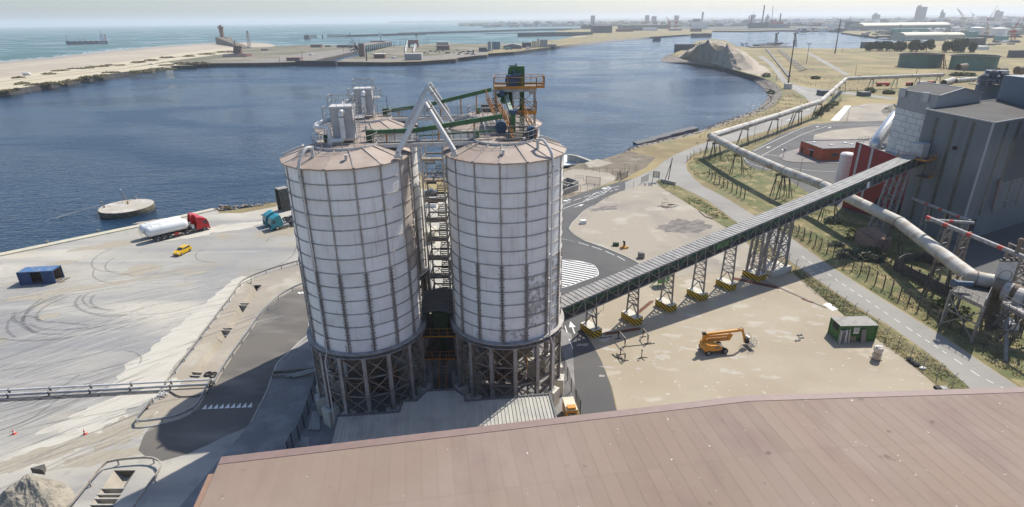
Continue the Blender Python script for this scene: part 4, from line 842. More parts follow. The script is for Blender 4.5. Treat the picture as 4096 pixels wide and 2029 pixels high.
# ------------------------------------------------------------------ catwalks between the silo roofs
def catwalk(a,b,label):
 a,b=V3(a),V3(b); d=(b-a).normalized(); n=V3((-d.y,d.x,0)); t=thing('catwalk',label,'walkway',(a+b)/2)
 mb=MB(); mb.bar(a+V3((0,0,-.03)),b+V3((0,0,-.03)),1.5,.06); part(t,'deck',mb,'grating')
 for s_ in (-.75,.75):
  mb=MB(); mb.bar(a+n*s_+V3((0,0,-.2)),b+n*s_+V3((0,0,-.2)),.12,.42); part(t,'beam',mb,'pale_paint')
  mb=MB(); rail_run(mb,[a+n*s_,b+n*s_],1.1,1.45); part(t,'railing',mb,'grey_steel')
 return t
dF=(SILOS['FR']-SILOS['FL']).normalized(); up=V3((0,0,PZ-.05))
catwalk(SILOS['FL']+dF*3.35+up+V3((0,-.2,0)),SILOS['FR']-dF*3.35+up+V3((0,-.2,0)),'pale catwalk between the two front silo roofs')
catwalk(SILOS['RL']+dF*3.35+up,SILOS['RR']-dF*3.35+up,'pale catwalk between the two rear silo roofs')
dB=(SILOS['RR']-SILOS['FR']).normalized()
catwalk(SILOS['FR']+dB*3.35+up+V3((-.9,0,0)),SILOS['RR']-dB*3.35+up+V3((-.9,0,0)),'pale catwalk from the front right to the rear right silo roof')

# ------------------------------------------------------------------ green troughs feeding the silos
def trough(a,b,label,posts):
 a,b=V3(a),V3(b); t=thing('feed_conveyor',label,'conveyor',a); d=(b-a).normalized(); m_=a.lerp(b,.33)
 mb=MB(); mb.bar(a,m_+V3((0,0,-.35)),.42,.5); mb.bar(m_+V3((0,0,-.35)),b,.42,.5); part(t,'trough',mb,'green_paint')
 mb=MB()
 for k in range(9):
  f=(k+.5)/9; p=a.lerp(m_+V3((0,0,-.35)),f*3)if f < .333 else (m_+V3((0,0,-.35))).lerp(b,(f-.333)/.667); mb.box(p,(.07,.5,.6)); 
 part(t,'flange',mb,'dark_steel')
 mb=MB(); mb.bb((a.x-.75,a.y-.3,a.z-1.15),(a.x-.05,a.y+.3,a.z+.3)); part(t,'outlet',mb,'green_dark')
 mb=MB()
 for f in posts: p=a.lerp(b,f); mb.bb((p.x-.08,p.y-.08,PZ-.05),(p.x+.08,p.y+.08,p.z-.25))
 part(t,'support',mb,'orange_paint')
 return t
trough((-15.2,63.1,34.65),(-.95,64.9,36.0),'green trough conveyor climbing over the front silos',(.1,.5,.78))
trough((-17.2,81.6,34.35),(-2.6,82.4,37.0),'dull green trough conveyor climbing over the rear silos',(.1,.5,.7,.85))
mb=MB(); a=V3((-10.5,64.35,34.0)); b=V3((-1.6,65.4,34.35)); mb.bar(a,b,.16,.14); mb.bar(a+V3((0,.3,-.1)),b+V3((0,.3,-.1)),.1,.1); single('green_pipe','thin green pipe lying along the front catwalk','pipe',mb,'green_paint')
for q,lb in (((-3.9,64.6,PZ),'small green drum on the front right roof platform'),((-4.6,82.5,PZ),'small green drum on the rear right roof platform')):
 mb=MB(); mb.lathe(q,[(.34,0),(.34,.75),(.38,.75),(.38,.85)],14); single('drum',lb,'drum',mb,'green_paint')
mb=MB(); mb.bb((-4.2,84.2,PZ-.2),(-1.6,85.0,PZ+.5)); mb.tube([(-4.2,84,PZ+.9),(-1.3,84.3,PZ+.9)],.18,8); single('blower','grey blower box on the rear right silo roof','machine',mb,'dark_steel')

# ------------------------------------------------------------------ leaning pipe frames over the gap
def aframe(label,apexes,left,rights,r,cols):
 t=thing('leaning_gantry',label,'pipe frame',left[0])
 for i,(p,q)in enumerate(left if isinstance(left[0],tuple)and False else [(left[0],apexes[0])]):
  mb=MB(); mb.tube([p,q],r,14); part(t,'tube',mb,'pale_paint',True)
 for q,p in rights:
  mb=MB(); mb.tube([q,p],r,14); part(t,'tube',mb,'pale_paint',True)
  mb=MB(); d=(V3(p)-V3(q)).normalized(); m_=V3(q)+d*.9; mb.tube([m_-d*.05,m_+d*.05],r+.06,14); part(t,'collar',mb,'rust_steel')
  e=V3(p); mb=MB(); mb.box((e.x,e.y,e.z-.25),(.5,.5,.5)); mb.box((e.x,e.y,e.z-.45),(.8,.15,.3)); part(t,'foot',mb,'pale_paint')
 p=V3(left[0]); mb=MB(); mb.box((p.x,p.y,p.z-.25),(.5,.5,.5)); mb.box((p.x,p.y,p.z-.45),(.9,.15,.35)); part(t,'foot',mb,'pale_paint')
 return t
ap=gd('AA',1078,395,62.6); ap2=gd('AA',1085,350,64.0)
aframe('front pale pipe frame leaning over the gap between the front silos',[ap],[g('AA',700,1130,33.25)],[(ap+V3((.1,.05,-.15)),g('AA',1520,1110,33.25)),(ap2+V3((.15,.3,-.2)),g('AA',1450,860,33.3)-V3((0,0,.2)))],.28,None)
ap=gd('AA',1130,170,78.5); ap2=gd('AA',1142,108,80.5)
aframe('rear pale pipe frame behind the other, its two legs crossing the green troughs',[ap],[g('AA',815,740,33.2)],[(ap+V3((.1,.05,-.1)),g('AA',1490,690,33.2)),(ap2+V3((.1,.3,-.1)),g('AA',1420,510,34.2))],.27,None)

# ------------------------------------------------------------------ bucket elevator with its head platforms
def orange_rail(t,pts,name='railing',h=1.1,step=1.2): mb=MB(); rail_run(mb,pts,h,step,.035); return part(t,name,mb,'orange_paint')
t=thing('bucket_elevator','tall green bucket elevator with orange railed platforms behind the right silo','elevator',(1.0,73.1,0))
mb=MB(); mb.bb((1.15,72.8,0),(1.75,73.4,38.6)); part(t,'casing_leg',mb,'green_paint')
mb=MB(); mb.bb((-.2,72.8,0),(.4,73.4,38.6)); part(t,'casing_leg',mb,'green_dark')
mb=MB(); mb.extrude([(-.55,37.9),(1.78,37.9),(1.78,40.75),(.1,40.75),(-.2,40.5)],72.6,73.6); part(t,'head',mb,'green_paint')
mb=MB(); mb.bb((-.2,72.9,40.75),(.9,73.2,40.83)); mb.tube([(.7,73,40.8),(.7,73,41.0),(.9,73,41.0)],.06,6); part(t,'head_fitting',mb,'dark')
dr=MB(); dr.bb((-.6,71.9,39.0),(1.2,72.5,39.35)); dr.tube([(-.5,72.1,39.6),(.2,72.1,39.6)],.27,12); dr.bb((.2,71.9,39.3),(1.3,72.5,39.95)); dr.tube([(.5,72.2,39.9),(.5,72.2,40.3)],.14,8); dr.bb((-.5,71.9,38.4),(.9,72.5,39.0)); part(t,'motor',dr,'motor_blue')
PZ1=38.35
mb=MB(); mb.bb((-2.0,71.5,PZ1-.12),(3.2,75.6,PZ1)); mb.bb((3.2,72.2,PZ1-.12),(4.2,75.4,PZ1)); top=part(t,'upper_platform',mb,'grating')
mb=MB()
for a,b in (((-2,71.5),(3.2,71.5)),((3.2,71.5),(3.2,72.2)),((3.2,72.2),(4.2,72.2)),((4.2,72.2),(4.2,75.4)),((4.2,75.6),(-2,75.6)),((-2,75.6),(-2,71.5))): mb.bar((*a,PZ1+.02),(*b,PZ1+.02),.06,.32)
part(top,'toe_board',mb,'orange_paint')
orange_rail(top,[(-2,71.5,PZ1+.1),(3.2,71.5,PZ1+.1)],step=1.7); orange_rail(top,[(3.2,71.5,PZ1+.1),(3.2,72.2,PZ1+.1),(4.2,72.2,PZ1+.1),(4.2,75.5,PZ1+.1)],step=1.1); orange_rail(top,[(4.2,75.6,PZ1+.1),(-2,75.6,PZ1+.1),(-2,71.5,PZ1+.1)],step=1.5)
mb=MB(); mb.bb((-2.0,71.55,PZ1-.5),(3.2,71.7,PZ1-.15)); mb.bb((-2.0,75.3,PZ1-.5),(3.2,75.45,PZ1-.15)); part(t,'platform_beam',mb,'grey_steel')
mb=MB()
for x in (-1.8,.3,3.05):
 for y in (71.7,75.3): mb.bar((x,y,33.4),(x,y,PZ1-.3),.16)
for a,b in (((.3,71.7,38),(3.05,71.7,35.6)),((.3,71.7,35.6),(3.05,71.7,38)),((.3,75.3,38),(3.05,75.3,35.6)),((3.05,71.7,35.6),(3.05,75.3,38)),((3.05,75.3,35.6),(3.05,71.7,38)),((-1.8,71.7,33.5),(.3,71.7,36))): mb.bar(a,b,.08)
part(t,'frame',mb,'grey_steel')
PZ2=35.5
mb=MB(); mb.bb((.4,71.4,PZ2-.1),(3.2,75.4,PZ2)); low=part(t,'lower_platform',mb,'grating')
mb=MB(); mb.bar((.4,71.4,PZ2),(3.2,71.4,PZ2),.06,.3); mb.bar((3.2,71.4,PZ2),(3.2,75.4,PZ2),.06,.3); mb.bb((.4,71.45,PZ2-.35),(3.2,71.55,PZ2-.12)); part(low,'toe_board',mb,'orange_paint')
orange_rail(low,[(.4,71.4,PZ2+.1),(3.2,71.4,PZ2+.1),(3.2,75.4,PZ2+.1)])
mb=MB(); mb.bb((.35,71.3,37.0),(1.15,71.6,37.7)); part(t,'control_cabinet',mb,'pale_paint')
mb=MB(); mb.bb((2.4,75.0,37.2),(2.9,75.3,37.9)); part(t,'control_cabinet',mb,'pale_paint')
mb=MB(); mb.bar((-.7,72.6,37.6),(.35,67.2,35.3),.45,.5); part(t,'chute',mb,'green_light')
mb=MB(); mb.bar((-.5,72.5,38),(-.9,71.6,36.6),.6,.6); mb.tube([(.3,65.0,36.2),(.3,65.0,34.0)],.28,14); mb.tube([(.3,65,34.2),(.3,65,33.6)],.4,14); mb.tube([(-.3,72.3,37.8),(-1.6,72.3,37.3)],.3,10); part(t,'chute',mb,'green_paint')
mb=MB(); mb.tube([(.3,65.0,36.2),(.3,65.0,36.6)],.34,14); mb.tube([(-.2,65.0,36.5),(.8,65.0,36.5)],.2,10); mb.tube([(-1.0,71.3,37.4),(-1.0,71.3,38.0)],.28,12); part(t,'motor',mb,'motor_blue')
# the two orange stairs from the silo roof to the head
def stair(name,label,a,b,w,m='grating',rails=True,n=12,thingcat='stairs',parent=None):
 a,b=V3(a),V3(b); d=b-a; h=V3((d.x,d.y,0)).normalized(); nn_=V3((-h.y,h.x,0)); t_=thing(name,label,thingcat,a)if parent is None else parent
 mb=MB()
 for k in range(n): p=a.lerp(b,(k+.5)/n); mb.bar(p-nn_*w/2,p+nn_*w/2,.28,.05)
 part(t_,'tread',mb,m)
 mb=MB()
 for s_ in (-w/2,w/2): mb.bar(a+nn_*s_,b+nn_*s_,.05,.25)
 part(t_,'stringer',mb,'orange_paint' if rails else 'grey_steel')
 if rails:
  for s_ in (-w/2,w/2): mb=MB(); rail_run(mb,[a+nn_*s_,b+nn_*s_],1.05,.9,.035); part(t_,'railing',mb,'orange_paint')
 return t_
stair('steel_stair','orange railed stair rising over the front right silo towards the elevator',(1.55,62.9,33.7),(.2,70.5,35.6),2.6,'grating',n=20)
stair('steel_stair','small orange stair beside the elevator frame on its left',(-1.4,67.0,35.6),(-2.6,73,37.0),.9,n=10)
mb=MB(); mb.tube([(2.4,63.7,34.35),(2.4,65.0,34.35)],.62,16); mb.bb((2.0,63.8,33.65),(2.9,64.9,34.0)); mb.tube([(2.4,63.5,34.35),(2.4,63.7,34.35)],.3,12); single('blower','round dark blue blower beside the right stair on the front silo','machine',mb,'motor_blue')
mb=MB(); mb.tube([(-1.1,66.2,34.5),(-1.1,67.4,34.5)],.7,16); mb.bb((-1.5,66.3,33.65),(-.6,67.3,34.1)); single('blower','round dark blue blower behind the green chute on the front silo','machine',mb,'motor_blue')
mb=MB()
for x in (-.2,1.4): mb.bb((x-.06,63.3,33.65),(x+.06,63.42,35.1))
mb.bb((-.5,63.2,35.0),(1.9,63.4,35.15)); mb.bb((-.5,63.2,34.4),(1.9,63.4,34.5)); mb.tube([(-1.6,62.9,33.85),(2.2,62.4,33.85)],.09,8); mb.tube([(-1.6,62.3,33.85),(1.8,61.9,33.85)],.07,8); single('machine_frame','dark steel frame under the green chute on the front silo','frame',mb,'dark_steel')
mb=MB(); mb.bb((1.3,61.9,33.65),(1.6,62.2,34.1)); single('valve_box','small white box on the edge of the front right platform','box',mb,'pale_paint')

# ------------------------------------------------------------------ stair tower in the gap
t=thing('stair_tower','open steel stair tower between the silos','stair tower',(-9.5,72.5,0))
X0,X1,Y0,Y1=-11.3,-8.55,70.6,74.4; ZT=32.0
for x in (X0,X1):
 for y in (Y0,Y1): mb=MB(); mb.bar((x,y,0),(x,y,ZT),.2); part(t,'post',mb,'grey_steel')
lev=[2.6+k*2.72 for k in range(11)]
for i,z in enumerate(lev):
 mb=MB()
 for a,b in (((X0,Y0),(X1,Y0)),((X0,Y1),(X1,Y1)),((X0,Y0),(X0,Y1)),((X1,Y0),(X1,Y1))): mb.bar((*a,z),(*b,z),.14,.2)
 mb.bb((X0,Y0,z+.08),(X1,Y0+.9,z+.13)); part(t,'landing',mb,'rust_steel')
 mb=MB(); rail_run(mb,[(X0,Y0,z+.1),(X0+1.3,Y0,z+.1)],1.05,.65,.02); part(t,'railing',mb,'grey_steel')
 if i < len(lev)-1:
  z1=lev[i+1]; zm=(z+z1)/2
  mb=MB(); mb.bar((X0,Y0,z),(X1,Y0,z1),.07); mb.bar((X1,Y0,z),(X0,Y0,z1),.07); mb.bar((X0,Y0,z),(X0,Y1,z1),.07); mb.bar((X1,Y1,z),(X1,Y0,z1),.07); part(t,'brace',mb,'grey_steel')
  mb=MB()
  for k in range(8):
   f=(k+.5)/8; mb.bar((X1-1.25,Y0+.9+f*2.0,z+.1+f*1.36),(X1-.1,Y0+.9+f*2.0,z+.1+f*1.36),.26,.05); mb.bar((X0+.1,Y1-.6-f*2.0,zm+.1+f*1.36),(X0+1.3,Y1-.6-f*2.0,zm+.1+f*1.36),.26,.05)
  for xs in (X1-1.25,X1-.1): mb.bar((xs,Y0+.9,z+.1),(xs,Y0+2.9,zm+.1),.05,.22)
  for xs in (X0+.1,X0+1.3): mb.bar((xs,Y1-.6,zm+.1),(xs,Y1-2.6,z1+.1),.05,.22)
  part(t,'flight',mb,'dark_steel')
# ------------------------------------------------------------------ canopy and machinery below it
t=thing('canopy','dark pitched sheet canopy between the silo legs','canopy',(-9.3,66,0))
for x0,x1,z0,z1 in ((-11.9,-9.4,12.0,12.55),(-9.4,-6.9,12.55,12.0)):
 for k in range(8):
  mb=MB(); a=62.8+k*.85; mb.quad((x0,a,z0),(x1,a,z1),(x1,a+.84,z1),(x0,a+.84,z0)); mb.quad((x0,a,z0-.05),(x0,a+.84,z0-.05),(x1,a+.84,z1-.05),(x1,a,z1-.05)); mb.bar((x0,a+.02,z0+.02),(x1,a+.02,z1+.02),.05,.05); part(t,'roof_sheet',mb,'canopy_sheet')
for x in (-11.6,-7.2):
 for y in (63.2,69.2): mb=MB(); mb.bar((x,y,0),(x,y,12),.25); part(t,'post',mb,'grey_steel')
for z in (5.2,8.6): mb=MB(); mb.bb((-11.6,63.1,z),(-7.2,69.2,z+.12)); part(t,'floor',mb,'dark_steel')
for z in (5.3,8.7): mb=MB(); rail_run(mb,[(-11.6,63.1,z),(-7.2,63.1,z)],1.1,1.1,.03); mb.bar((-11.6,63.05,z),(-7.2,63.05,z),.05,.2); part(t,'railing',mb,'orange_paint')
mb=MB(); mb.bb((-10.2,64.2,8.8),(-8.4,66,11.6)); mb.extrude([(-10.2,8.8),(-8.4,8.8),(-8.9,7.2),(-9.7,7.2)],64.4,65.8); mb.bar((-9.3,65,7.2),(-9.3,66,3.0),.7); single('green_hopper','dark green hopper under the canopy between the silos','hopper',mb,'green_dark')
stair('steel_stair','orange railed stair at the foot of the gap between the silos',(-9.1,60.4,.1),(-9.1,63.0,5.2),.9,n=14)
for sx in (-1,1):   # orange railed service floor below each hopper
 c=SILOS['FL']if sx < 0 else SILOS['FR']; lb='orange railed service floor under the left front hopper' if sx < 0 else 'orange railed service floor under the right front hopper'
 t=thing('service_floor',lb,'platform',(c.x,c.y,2.6)); mb=MB(); mb.bb((c.x-2.6,c.y-2.2,2.5),(c.x+2.6,c.y+2.4,2.62))
 for x in (-2.5,2.5):
  for y in (-2.1,2.3): mb.bar((c.x+x,c.y+y,0),(c.x+x,c.y+y,2.5),.14)
 part(t,'deck',mb,'dark_steel'); orange_rail(t,[(c.x-2.6,c.y-2.2,2.62),(c.x+2.6,c.y-2.2,2.62),(c.x+2.6,c.y+2.4,2.62)]); orange_rail(t,[(c.x-2.6,c.y+2.4,2.62),(c.x+2.6,c.y+2.4,2.62)])
 mb=MB(); mb.tube([(c.x,c.y,3.4),(c.x,c.y,1.2),(c.x+.8,c.y+.4,.6)],.35,10); mb.bb((c.x-.6,c.y-.6,2.62),(c.x+.6,c.y+.6,3.4)); part(t,'outlet_valve',mb,'dark_steel')
 for q in ((-4.3,-.8),(3.6,2.4),(-2.0,4.0)): mb=MB(); mb.bb((c.x+q[0]-.9,c.y+q[1]-.4,0),(c.x+q[0]+.9,c.y+q[1]+.4,2.9)); single('concrete_block',('upright concrete block under the %s silo, %s' % ('left' if sx < 0 else 'right',{-4.3:'at its left side',3.6:'at its right side',-2.0:'at its back'}[q[0]])),'concrete block',mb,'concrete')
# ================================================================== BUILDINGS round the silos
GX=dF.copy(); GY=V3((-GX.y,GX.x,0))
def vlen(a,b): return (V3(b)-V3(a)).length
# ---- pale sheet annex in front of the silos
ZA=5.5
back=gl('O',[(930,237),(1285,213),(1295,155),(1383,150),(1440,97),(1605,90),(1658,125),(1662,152),(2145,113)],ZA)
o0=back[0]; UV=[((p-o0).dot(GX),(p-o0).dot(GY))for p in back]
for i in range(1,len(UV)):
 if UV[i][0]< UV[i-1][0]+.01: UV[i]=(UV[i-1][0]+.01,UV[i][1])
t=thing('annex','low pale sheet roofed annex in front of the silo legs','building',(o0.x+12,o0.y-6,0)); FY=-13
def yb(u):
 for (a,b),(c,d)in zip(UV,UV[1:]):
  if a <= u <= c: return b+(d-b)*(u-a)/(c-a)
 return UV[-1][1]
def W(u,v,z): p=o0+GX*u+GY*v; return (p.x,p.y,z)
UE=UV[-1][0]; ns=int(UE/.42); zr=lambda v: ZA+v*.03
for k in range(ns):
 a,b=UE*k/ns,UE*(k+1)/ns; ya,yb_=yb(a+.001),yb(b-.001); mb=MB(); c=a+.06
 mb.quad(W(c,FY,zr(FY)),W(b,FY,zr(FY)),W(b,yb_,zr(yb_)),W(c,ya,zr(ya))); mb.quad(W(a,FY,zr(FY)+.09),W(c,FY,zr(FY)+.09),W(c,ya,zr(ya)+.09),W(a,ya,zr(ya)+.09)); mb.quad(W(c,FY,zr(FY)),W(c,ya,zr(ya)),W(c,ya,zr(ya)+.06),W(c,FY,zr(FY)+.06)); mb.quad(W(a,FY,zr(FY)+.06),W(a,ya,zr(ya)+.06),W(a,ya,zr(ya)),W(a,FY,zr(FY)))
 part(t,'roof_panel',mb,'annex_sheet')
mb=MB(); pl=[(0,FY)]+UV+[(UE,FY)]; mb.prism([W(u,v,0)[:2]for u,v in pl],0,ZA-.5); part(t,'wall',mb,'annex_sheet')
for (a,b),(c,d)in zip(pl,pl[1:]): mb=MB(); mb.bar(W(a,b,zr(b)+.05),W(c,d,zr(d)+.05),.22,.2); part(t,'edge_trim',mb,'annex_trim')
# ---- brown roofed hall close to the camera
def solve_line(v,x,y,a,HY,lo,hi):
 f=lambda z: (g(v,x,y,z)-a).dot(HY)
 for _ in range(50):
  m=(lo+hi)/2
  if f(m)> 0: lo=m
  else: hi=m
 return lo
ha=g('O',266,471,15); hb=g('O',140,757,15); HY=(ha-hb); HY.z=0; HY.normalize(); HX=V3((HY.y,-HY.x,0))
zr1=solve_line('P',970,120,ha,HY,10,30); hr=g('P',970,120,zr1); zr2=solve_line('P',2500,74,ha,HY,10,30); he=g('P',2500,74,zr2)
w1=(hr-ha).dot(HX); w2=(he-ha).dot(HX)-w1
t=thing('storage_hall','big hall with brown sheet roof in the foreground, speckled with bird droppings','hall',(ha.x+30,ha.y-25,0))
def hall_slope(u0,z0,u1,z1,n):
 p0=V3(ha)+HX*u0; p0.z=z0; p1=V3(ha)+HX*u1; p1.z=z1; e=(p1-p0); L=e.length; e.normalize(); nrm=e.cross(HY).normalized()
 if nrm.z < 0: nrm=-nrm
 wd=L/n; meshes=[]
 rows=((.75,6.9),(6.9,13.4),(13.4,20),(20,60))
 for a,b in rows:
  mb=MB(); mb.quad((.0,-b,0),(wd,-b,0),(wd,-a,0),(.0,-a,0)); mb.quad((0,-b,.01),(.035,-b,.01),(.035,-a,.01),(0,-a,.01)); mb.quad((.035,-b,.01),(.035,-b,0),(.035,-a,0),(.035,-a,.01))
  mb.quad((0,-b,.006),(wd,-b,.006),(wd,-b+.05,.006),(0,-b+.05,.006)); meshes.append(mb.mesh('roof_sheet','hall_roof'))
 M=Matrix((e,HY,nrm)).transposed()
 for k in range(n):
  for r,me in enumerate(meshes):
   if r == 3 and k % 1: continue
   o=link('roof_sheet',me,t,p0+e*(k*wd)-t.location,M.to_euler())
 mb=MB(); a_,b_=p0,p1
 for s0,s1,hgt in ((0,.8,.04),): 
  q=[a_-HY*s1,b_-HY*s1,b_,a_]; mb.quad(*[p+V3((0,0,hgt))for p in q]); mb.quad(q[3]+V3((0,0,hgt)),q[2]+V3((0,0,hgt)),q[2]-V3((0,0,.5)),q[3]-V3((0,0,.5))); mb.quad(q[0]+V3((0,0,hgt)),q[1]+V3((0,0,hgt)),q[1],q[0])
 part(t,'verge_trim',mb,'hall_trim')
 mb=MB(); q=[p0-V3((0,0,.25)),p1-V3((0,0,.25)),p1-HY*60-V3((0,0,.25)),p0-HY*60-V3((0,0,.25))]; mb.quad(*q)
 for a,b in ((q[0],q[1]),(q[2],q[3])): mb.quad(a,b,(b.x,b.y,0),(a.x,a.y,0))
 part(t,'wall',mb,'hall_wall')
hall_slope(0,15,w1,zr1,37)
hall_slope(w1,zr1,w1+w2*1.8,zr1+(zr2-zr1)*1.8,38)
mb=MB(); p=V3(ha)-HY*.4+HX*.35; q=p-HY*60; mb.quad((p.x,p.y,0),(q.x,q.y,0),(q.x,q.y,14.9),(p.x,p.y,14.9)); part(t,'wall',mb,'hall_wall')
mb=MB(); p=V3(ha)-HY*1.5-HX*.25; p.z=14.55; q=p-HY*58; mb.bar(p,q,.55,.5); part(t,'gutter',mb,'hall_wall')

# ================================================================== CONVEYOR GALLERY
CA=g('G',240,765); CB=g('G',1142,450); CD=(CB-CA).normalized(); CPp=V3((-CD.y,CD.x,0)); CZ0,CSL=5.75,.105
RCV=Matrix((CD,CPp,V3((0,0,1)))).transposed(); Sx=V3((0,0,0))
def cz(s): return CZ0+CSL*s
def cp(s,w=0,h=0): p=CA+CD*s+CPp*w; p.z=cz(s)+h; return p
t=thing('conveyor_gallery','long inclined conveyor gallery on trestles, running from the silos to the grey plant','conveyor',CA); gal=t
S0,S1,HWD,HT=-9.0,93.0,1.25,2.35
slope=atan2(CSL,1); RM=RCV @ Matrix.Rotation(-slope,3,'Y'); RE=RM.to_euler(); dl=1/cos(slope)
nsl=128; pitch=(S1-S0)/nsl*dl
mb=MB(); mb.quad((0,-HWD-.2,0),(pitch*.35,-HWD-.2,0),(pitch*.35,HWD+.2,0),(0,HWD+.2,0)); mb.quad((pitch*.35,-HWD-.2,0),(pitch*.5,-HWD-.2,.09),(pitch*.5,HWD+.2,.09),(pitch*.35,HWD+.2,0)); mb.quad((pitch*.5,-HWD-.2,.09),(pitch*.92,-HWD-.2,.09),(pitch*.92,HWD+.2,.09),(pitch*.5,HWD+.2,.09)); mb.quad((pitch*.92,-HWD-.2,.09),(pitch,-HWD-.2,0),(pitch,HWD+.2,0),(pitch*.92,HWD+.2,.09))
for y in (-HWD-.2,HWD+.2): mb.quad((0,y,0),(pitch,y,0),(pitch,y,-.12),(0,y,-.12))
K('slat_metal',(.29,.28,.26),[((.21,.20,.185),.7,.45,.6,None,6,.9),((.22,.17,.14),2,.62,.76)],rough=.5)
me=mb.mesh('roof_sheet','slat_metal')
for k in range(nsl): link('roof_sheet',me,t,cp(S0+k*pitch/dl,0,HT)-t.location,RE)
nb=48; bl=(S1-S0)/nb*dl
mb=MB(); 
for a,b in (((0,0,0),(bl,0,0)),((0,0,HT-.1),(bl,0,HT-.1))): mb.bar(a,b,.16,.2)
mb.bar((0,0,0),(0,0,HT-.1),.12); mb.bar((0,0,.1),(bl,0,HT-.2),.09); mb.bar((0,0,1.15),(bl,0,1.15),.04); mb.bar((0,0,.65),(bl,0,.65),.03)
mA=mb.mesh('truss_bay','trestle_steel')
mb=MB()
for a,b in (((0,0,0),(bl,0,0)),((0,0,HT-.1),(bl,0,HT-.1))): mb.bar(a,b,.16,.2)
mb.bar((0,0,0),(0,0,HT-.1),.12); mb.bar((0,0,HT-.2),(bl,0,.1),.09); mb.bar((0,0,1.15),(bl,0,1.15),.04); mb.bar((0,0,.65),(bl,0,.65),.03)
mB_=mb.mesh('truss_bay','trestle_steel')
for k in range(nb):
 for s_ in (-1,1): link('truss_bay',(mA,mB_)[k % 2],t,cp(S0+k*(S1-S0)/nb,s_*HWD,0)-t.location,RE)
mb=MB(); mb.bar(cp(S0,0,-.02),cp(S1,0,-.02),2*HWD-.2,.06); part(t,'floor',mb,'grating')
mb=MB(); mb.bar(cp(S0,.25,.55),cp(S1,.25,.55),1.0,.55); part(t,'belt_casing',mb,'green_paint')
mb=MB(); mb.bar(cp(S0,.25,1.4),cp(S1,.25,1.4),.7,.25); part(t,'belt_casing',mb,'green_dark')
for s_,hh in ((26.2,1.0),(27.6,1.1),(60,.9)): mb=MB(); p=cp(s_,-1.28,1.35); mb.box(p,(1.7,.08,hh),M=RM); part(t,'green_panel',mb,'green_paint')
mb=MB(); p=cp(70.3,-1.36,.75); mb.box(p,(.9,.05,1.25),M=RM); part(t,'notice_board',mb,'sign_white')
def column(mb,p,q,w=.26): mb.bar(p,q,w,w)
nears=[(245,787),(480,717),(675,642),(855,578),(1020,520),(1180,467)]
for i,n_ in enumerate(nears):
 q=g('G',*n_); W_,D_=(3.3,1.7)if i < 5 else (3.6,2.4); c=q+CPp*(W_/2)+CD*(D_/2); s_=(c-CA).dot(CD)
 wpos=['nearest the silos','second from the silos','third from the silos','fourth from the silos','fifth from the silos','below the heavy lattice leg'][i]
 b=thing('barrier_block','yellow and black striped concrete block under the conveyor, '+wpos,'concrete block',(c.x,c.y,0),atan2(CD.y,CD.x),'striped blocks under the conveyor'); b['_local']=1
 mb=MB(); mb.bb((-D_/2,-W_/2,0),(D_/2,W_/2,1.25)); mb.m=[0,1,0,0,0,0]if False else [0,1,0,0,0,0]; mb.m=[0,1,0,0,0,0]
 mb.m=[0,1,0,0,0,0]; mb.m=[1 if j == 1 else 0 for j in range(6)]; part(b,'block',mb,['hazard','concrete_clean'])
 top=cz(s_)-.1
 for k,sd in enumerate((-.5,.5)if i == 5 else (0,)):
  mb=MB(); lo=1.25; x0=c+CD*sd*1.5
  A_=x0-CPp*1.3; B_=x0+CPp*1.3; A2_=x0-CPp*1.0; B2_=x0+CPp*1.0
  cw=.24 if i < 5 else .4
  L=lambda P0,P1,f: V3((lerp(P0.x,P1.x,f),lerp(P0.y,P1.y,f),lerp(lo,top,f)))
  column(mb,L(A_,A2_,0),L(A_,A2_,1),cw); column(mb,L(B_,B2_,0),L(B_,B2_,1),cw)
  nx=1 if i == 0 else max(1,int((top-lo)/1.5)); fs=[0.0]
  if i < 5:
   f0=min(.45,1.9/(top-lo)); mb.bar(L(A_,A2_,f0),L(B_,B2_,f0),.2); m0=(L(A_,A2_,f0)+L(B_,B2_,f0))/2; mb.bar(L(A_,A2_,0),m0,.14); mb.bar(L(B_,B2_,0),m0,.14); fs=[f0]
  for j in range(nx):
   a=fs[0]+(1-fs[0])*j/nx; bb_=fs[0]+(1-fs[0])*(j+1)/nx; mb.bar(L(A_,A2_,a),L(B_,B2_,bb_),.1); mb.bar(L(B_,B2_,a),L(A_,A2_,bb_),.1); mb.bar(L(A_,A2_,bb_),L(B_,B2_,bb_),.12)
  part(t,'trestle',mb,'trestle_steel')
 if i == 5:
  mb=MB()
  for w_ in (-1.3,1.3):
   for f0,f1 in ((.1,.5),(.5,.9)): mb.bar(V3((*(c-CD*.75+CPp*w_).xy,lerp(1.25,top,f0))),V3((*(c+CD*.75+CPp*w_).xy,lerp(1.25,top,f1))),.12)
  part(t,'brace',mb,'trestle_steel')
q=g('G',1265,441); W_,D_=4.4,5.6; c=q+CPp*(W_/2)+CD*(D_/2); mb=MB(); M3=RCV; mb.box((c.x,c.y,.55),(D_,W_,1.1),M=M3); single('footing','plain pale concrete footing beside the road, under the tallest trestle','concrete block',mb,'concrete_clean')
s_=(c-CA).dot(CD); top=cz(s_)-.1; mb=MB(); cc=c
pts0=[cc-CD*2.2-CPp*1.5,cc-CD*2.2+CPp*1.5,cc+CD*1.8-CPp*1.5,cc+CD*1.8+CPp*1.5]; pts1=[cc+CD*.2-CPp*1.1,cc+CD*.2+CPp*1.1,cc+CD*1.8-CPp*1.1,cc+CD*1.8+CPp*1.1]
LL=lambda k,f: V3((lerp(pts0[k].x,pts1[k].x,f),lerp(pts0[k].y,pts1[k].y,f),lerp(1.1,top,f)))
for k in range(4): column(mb,LL(k,0),LL(k,1),.42)
part(t,'trestle',mb,'trestle_steel'); mb=MB()
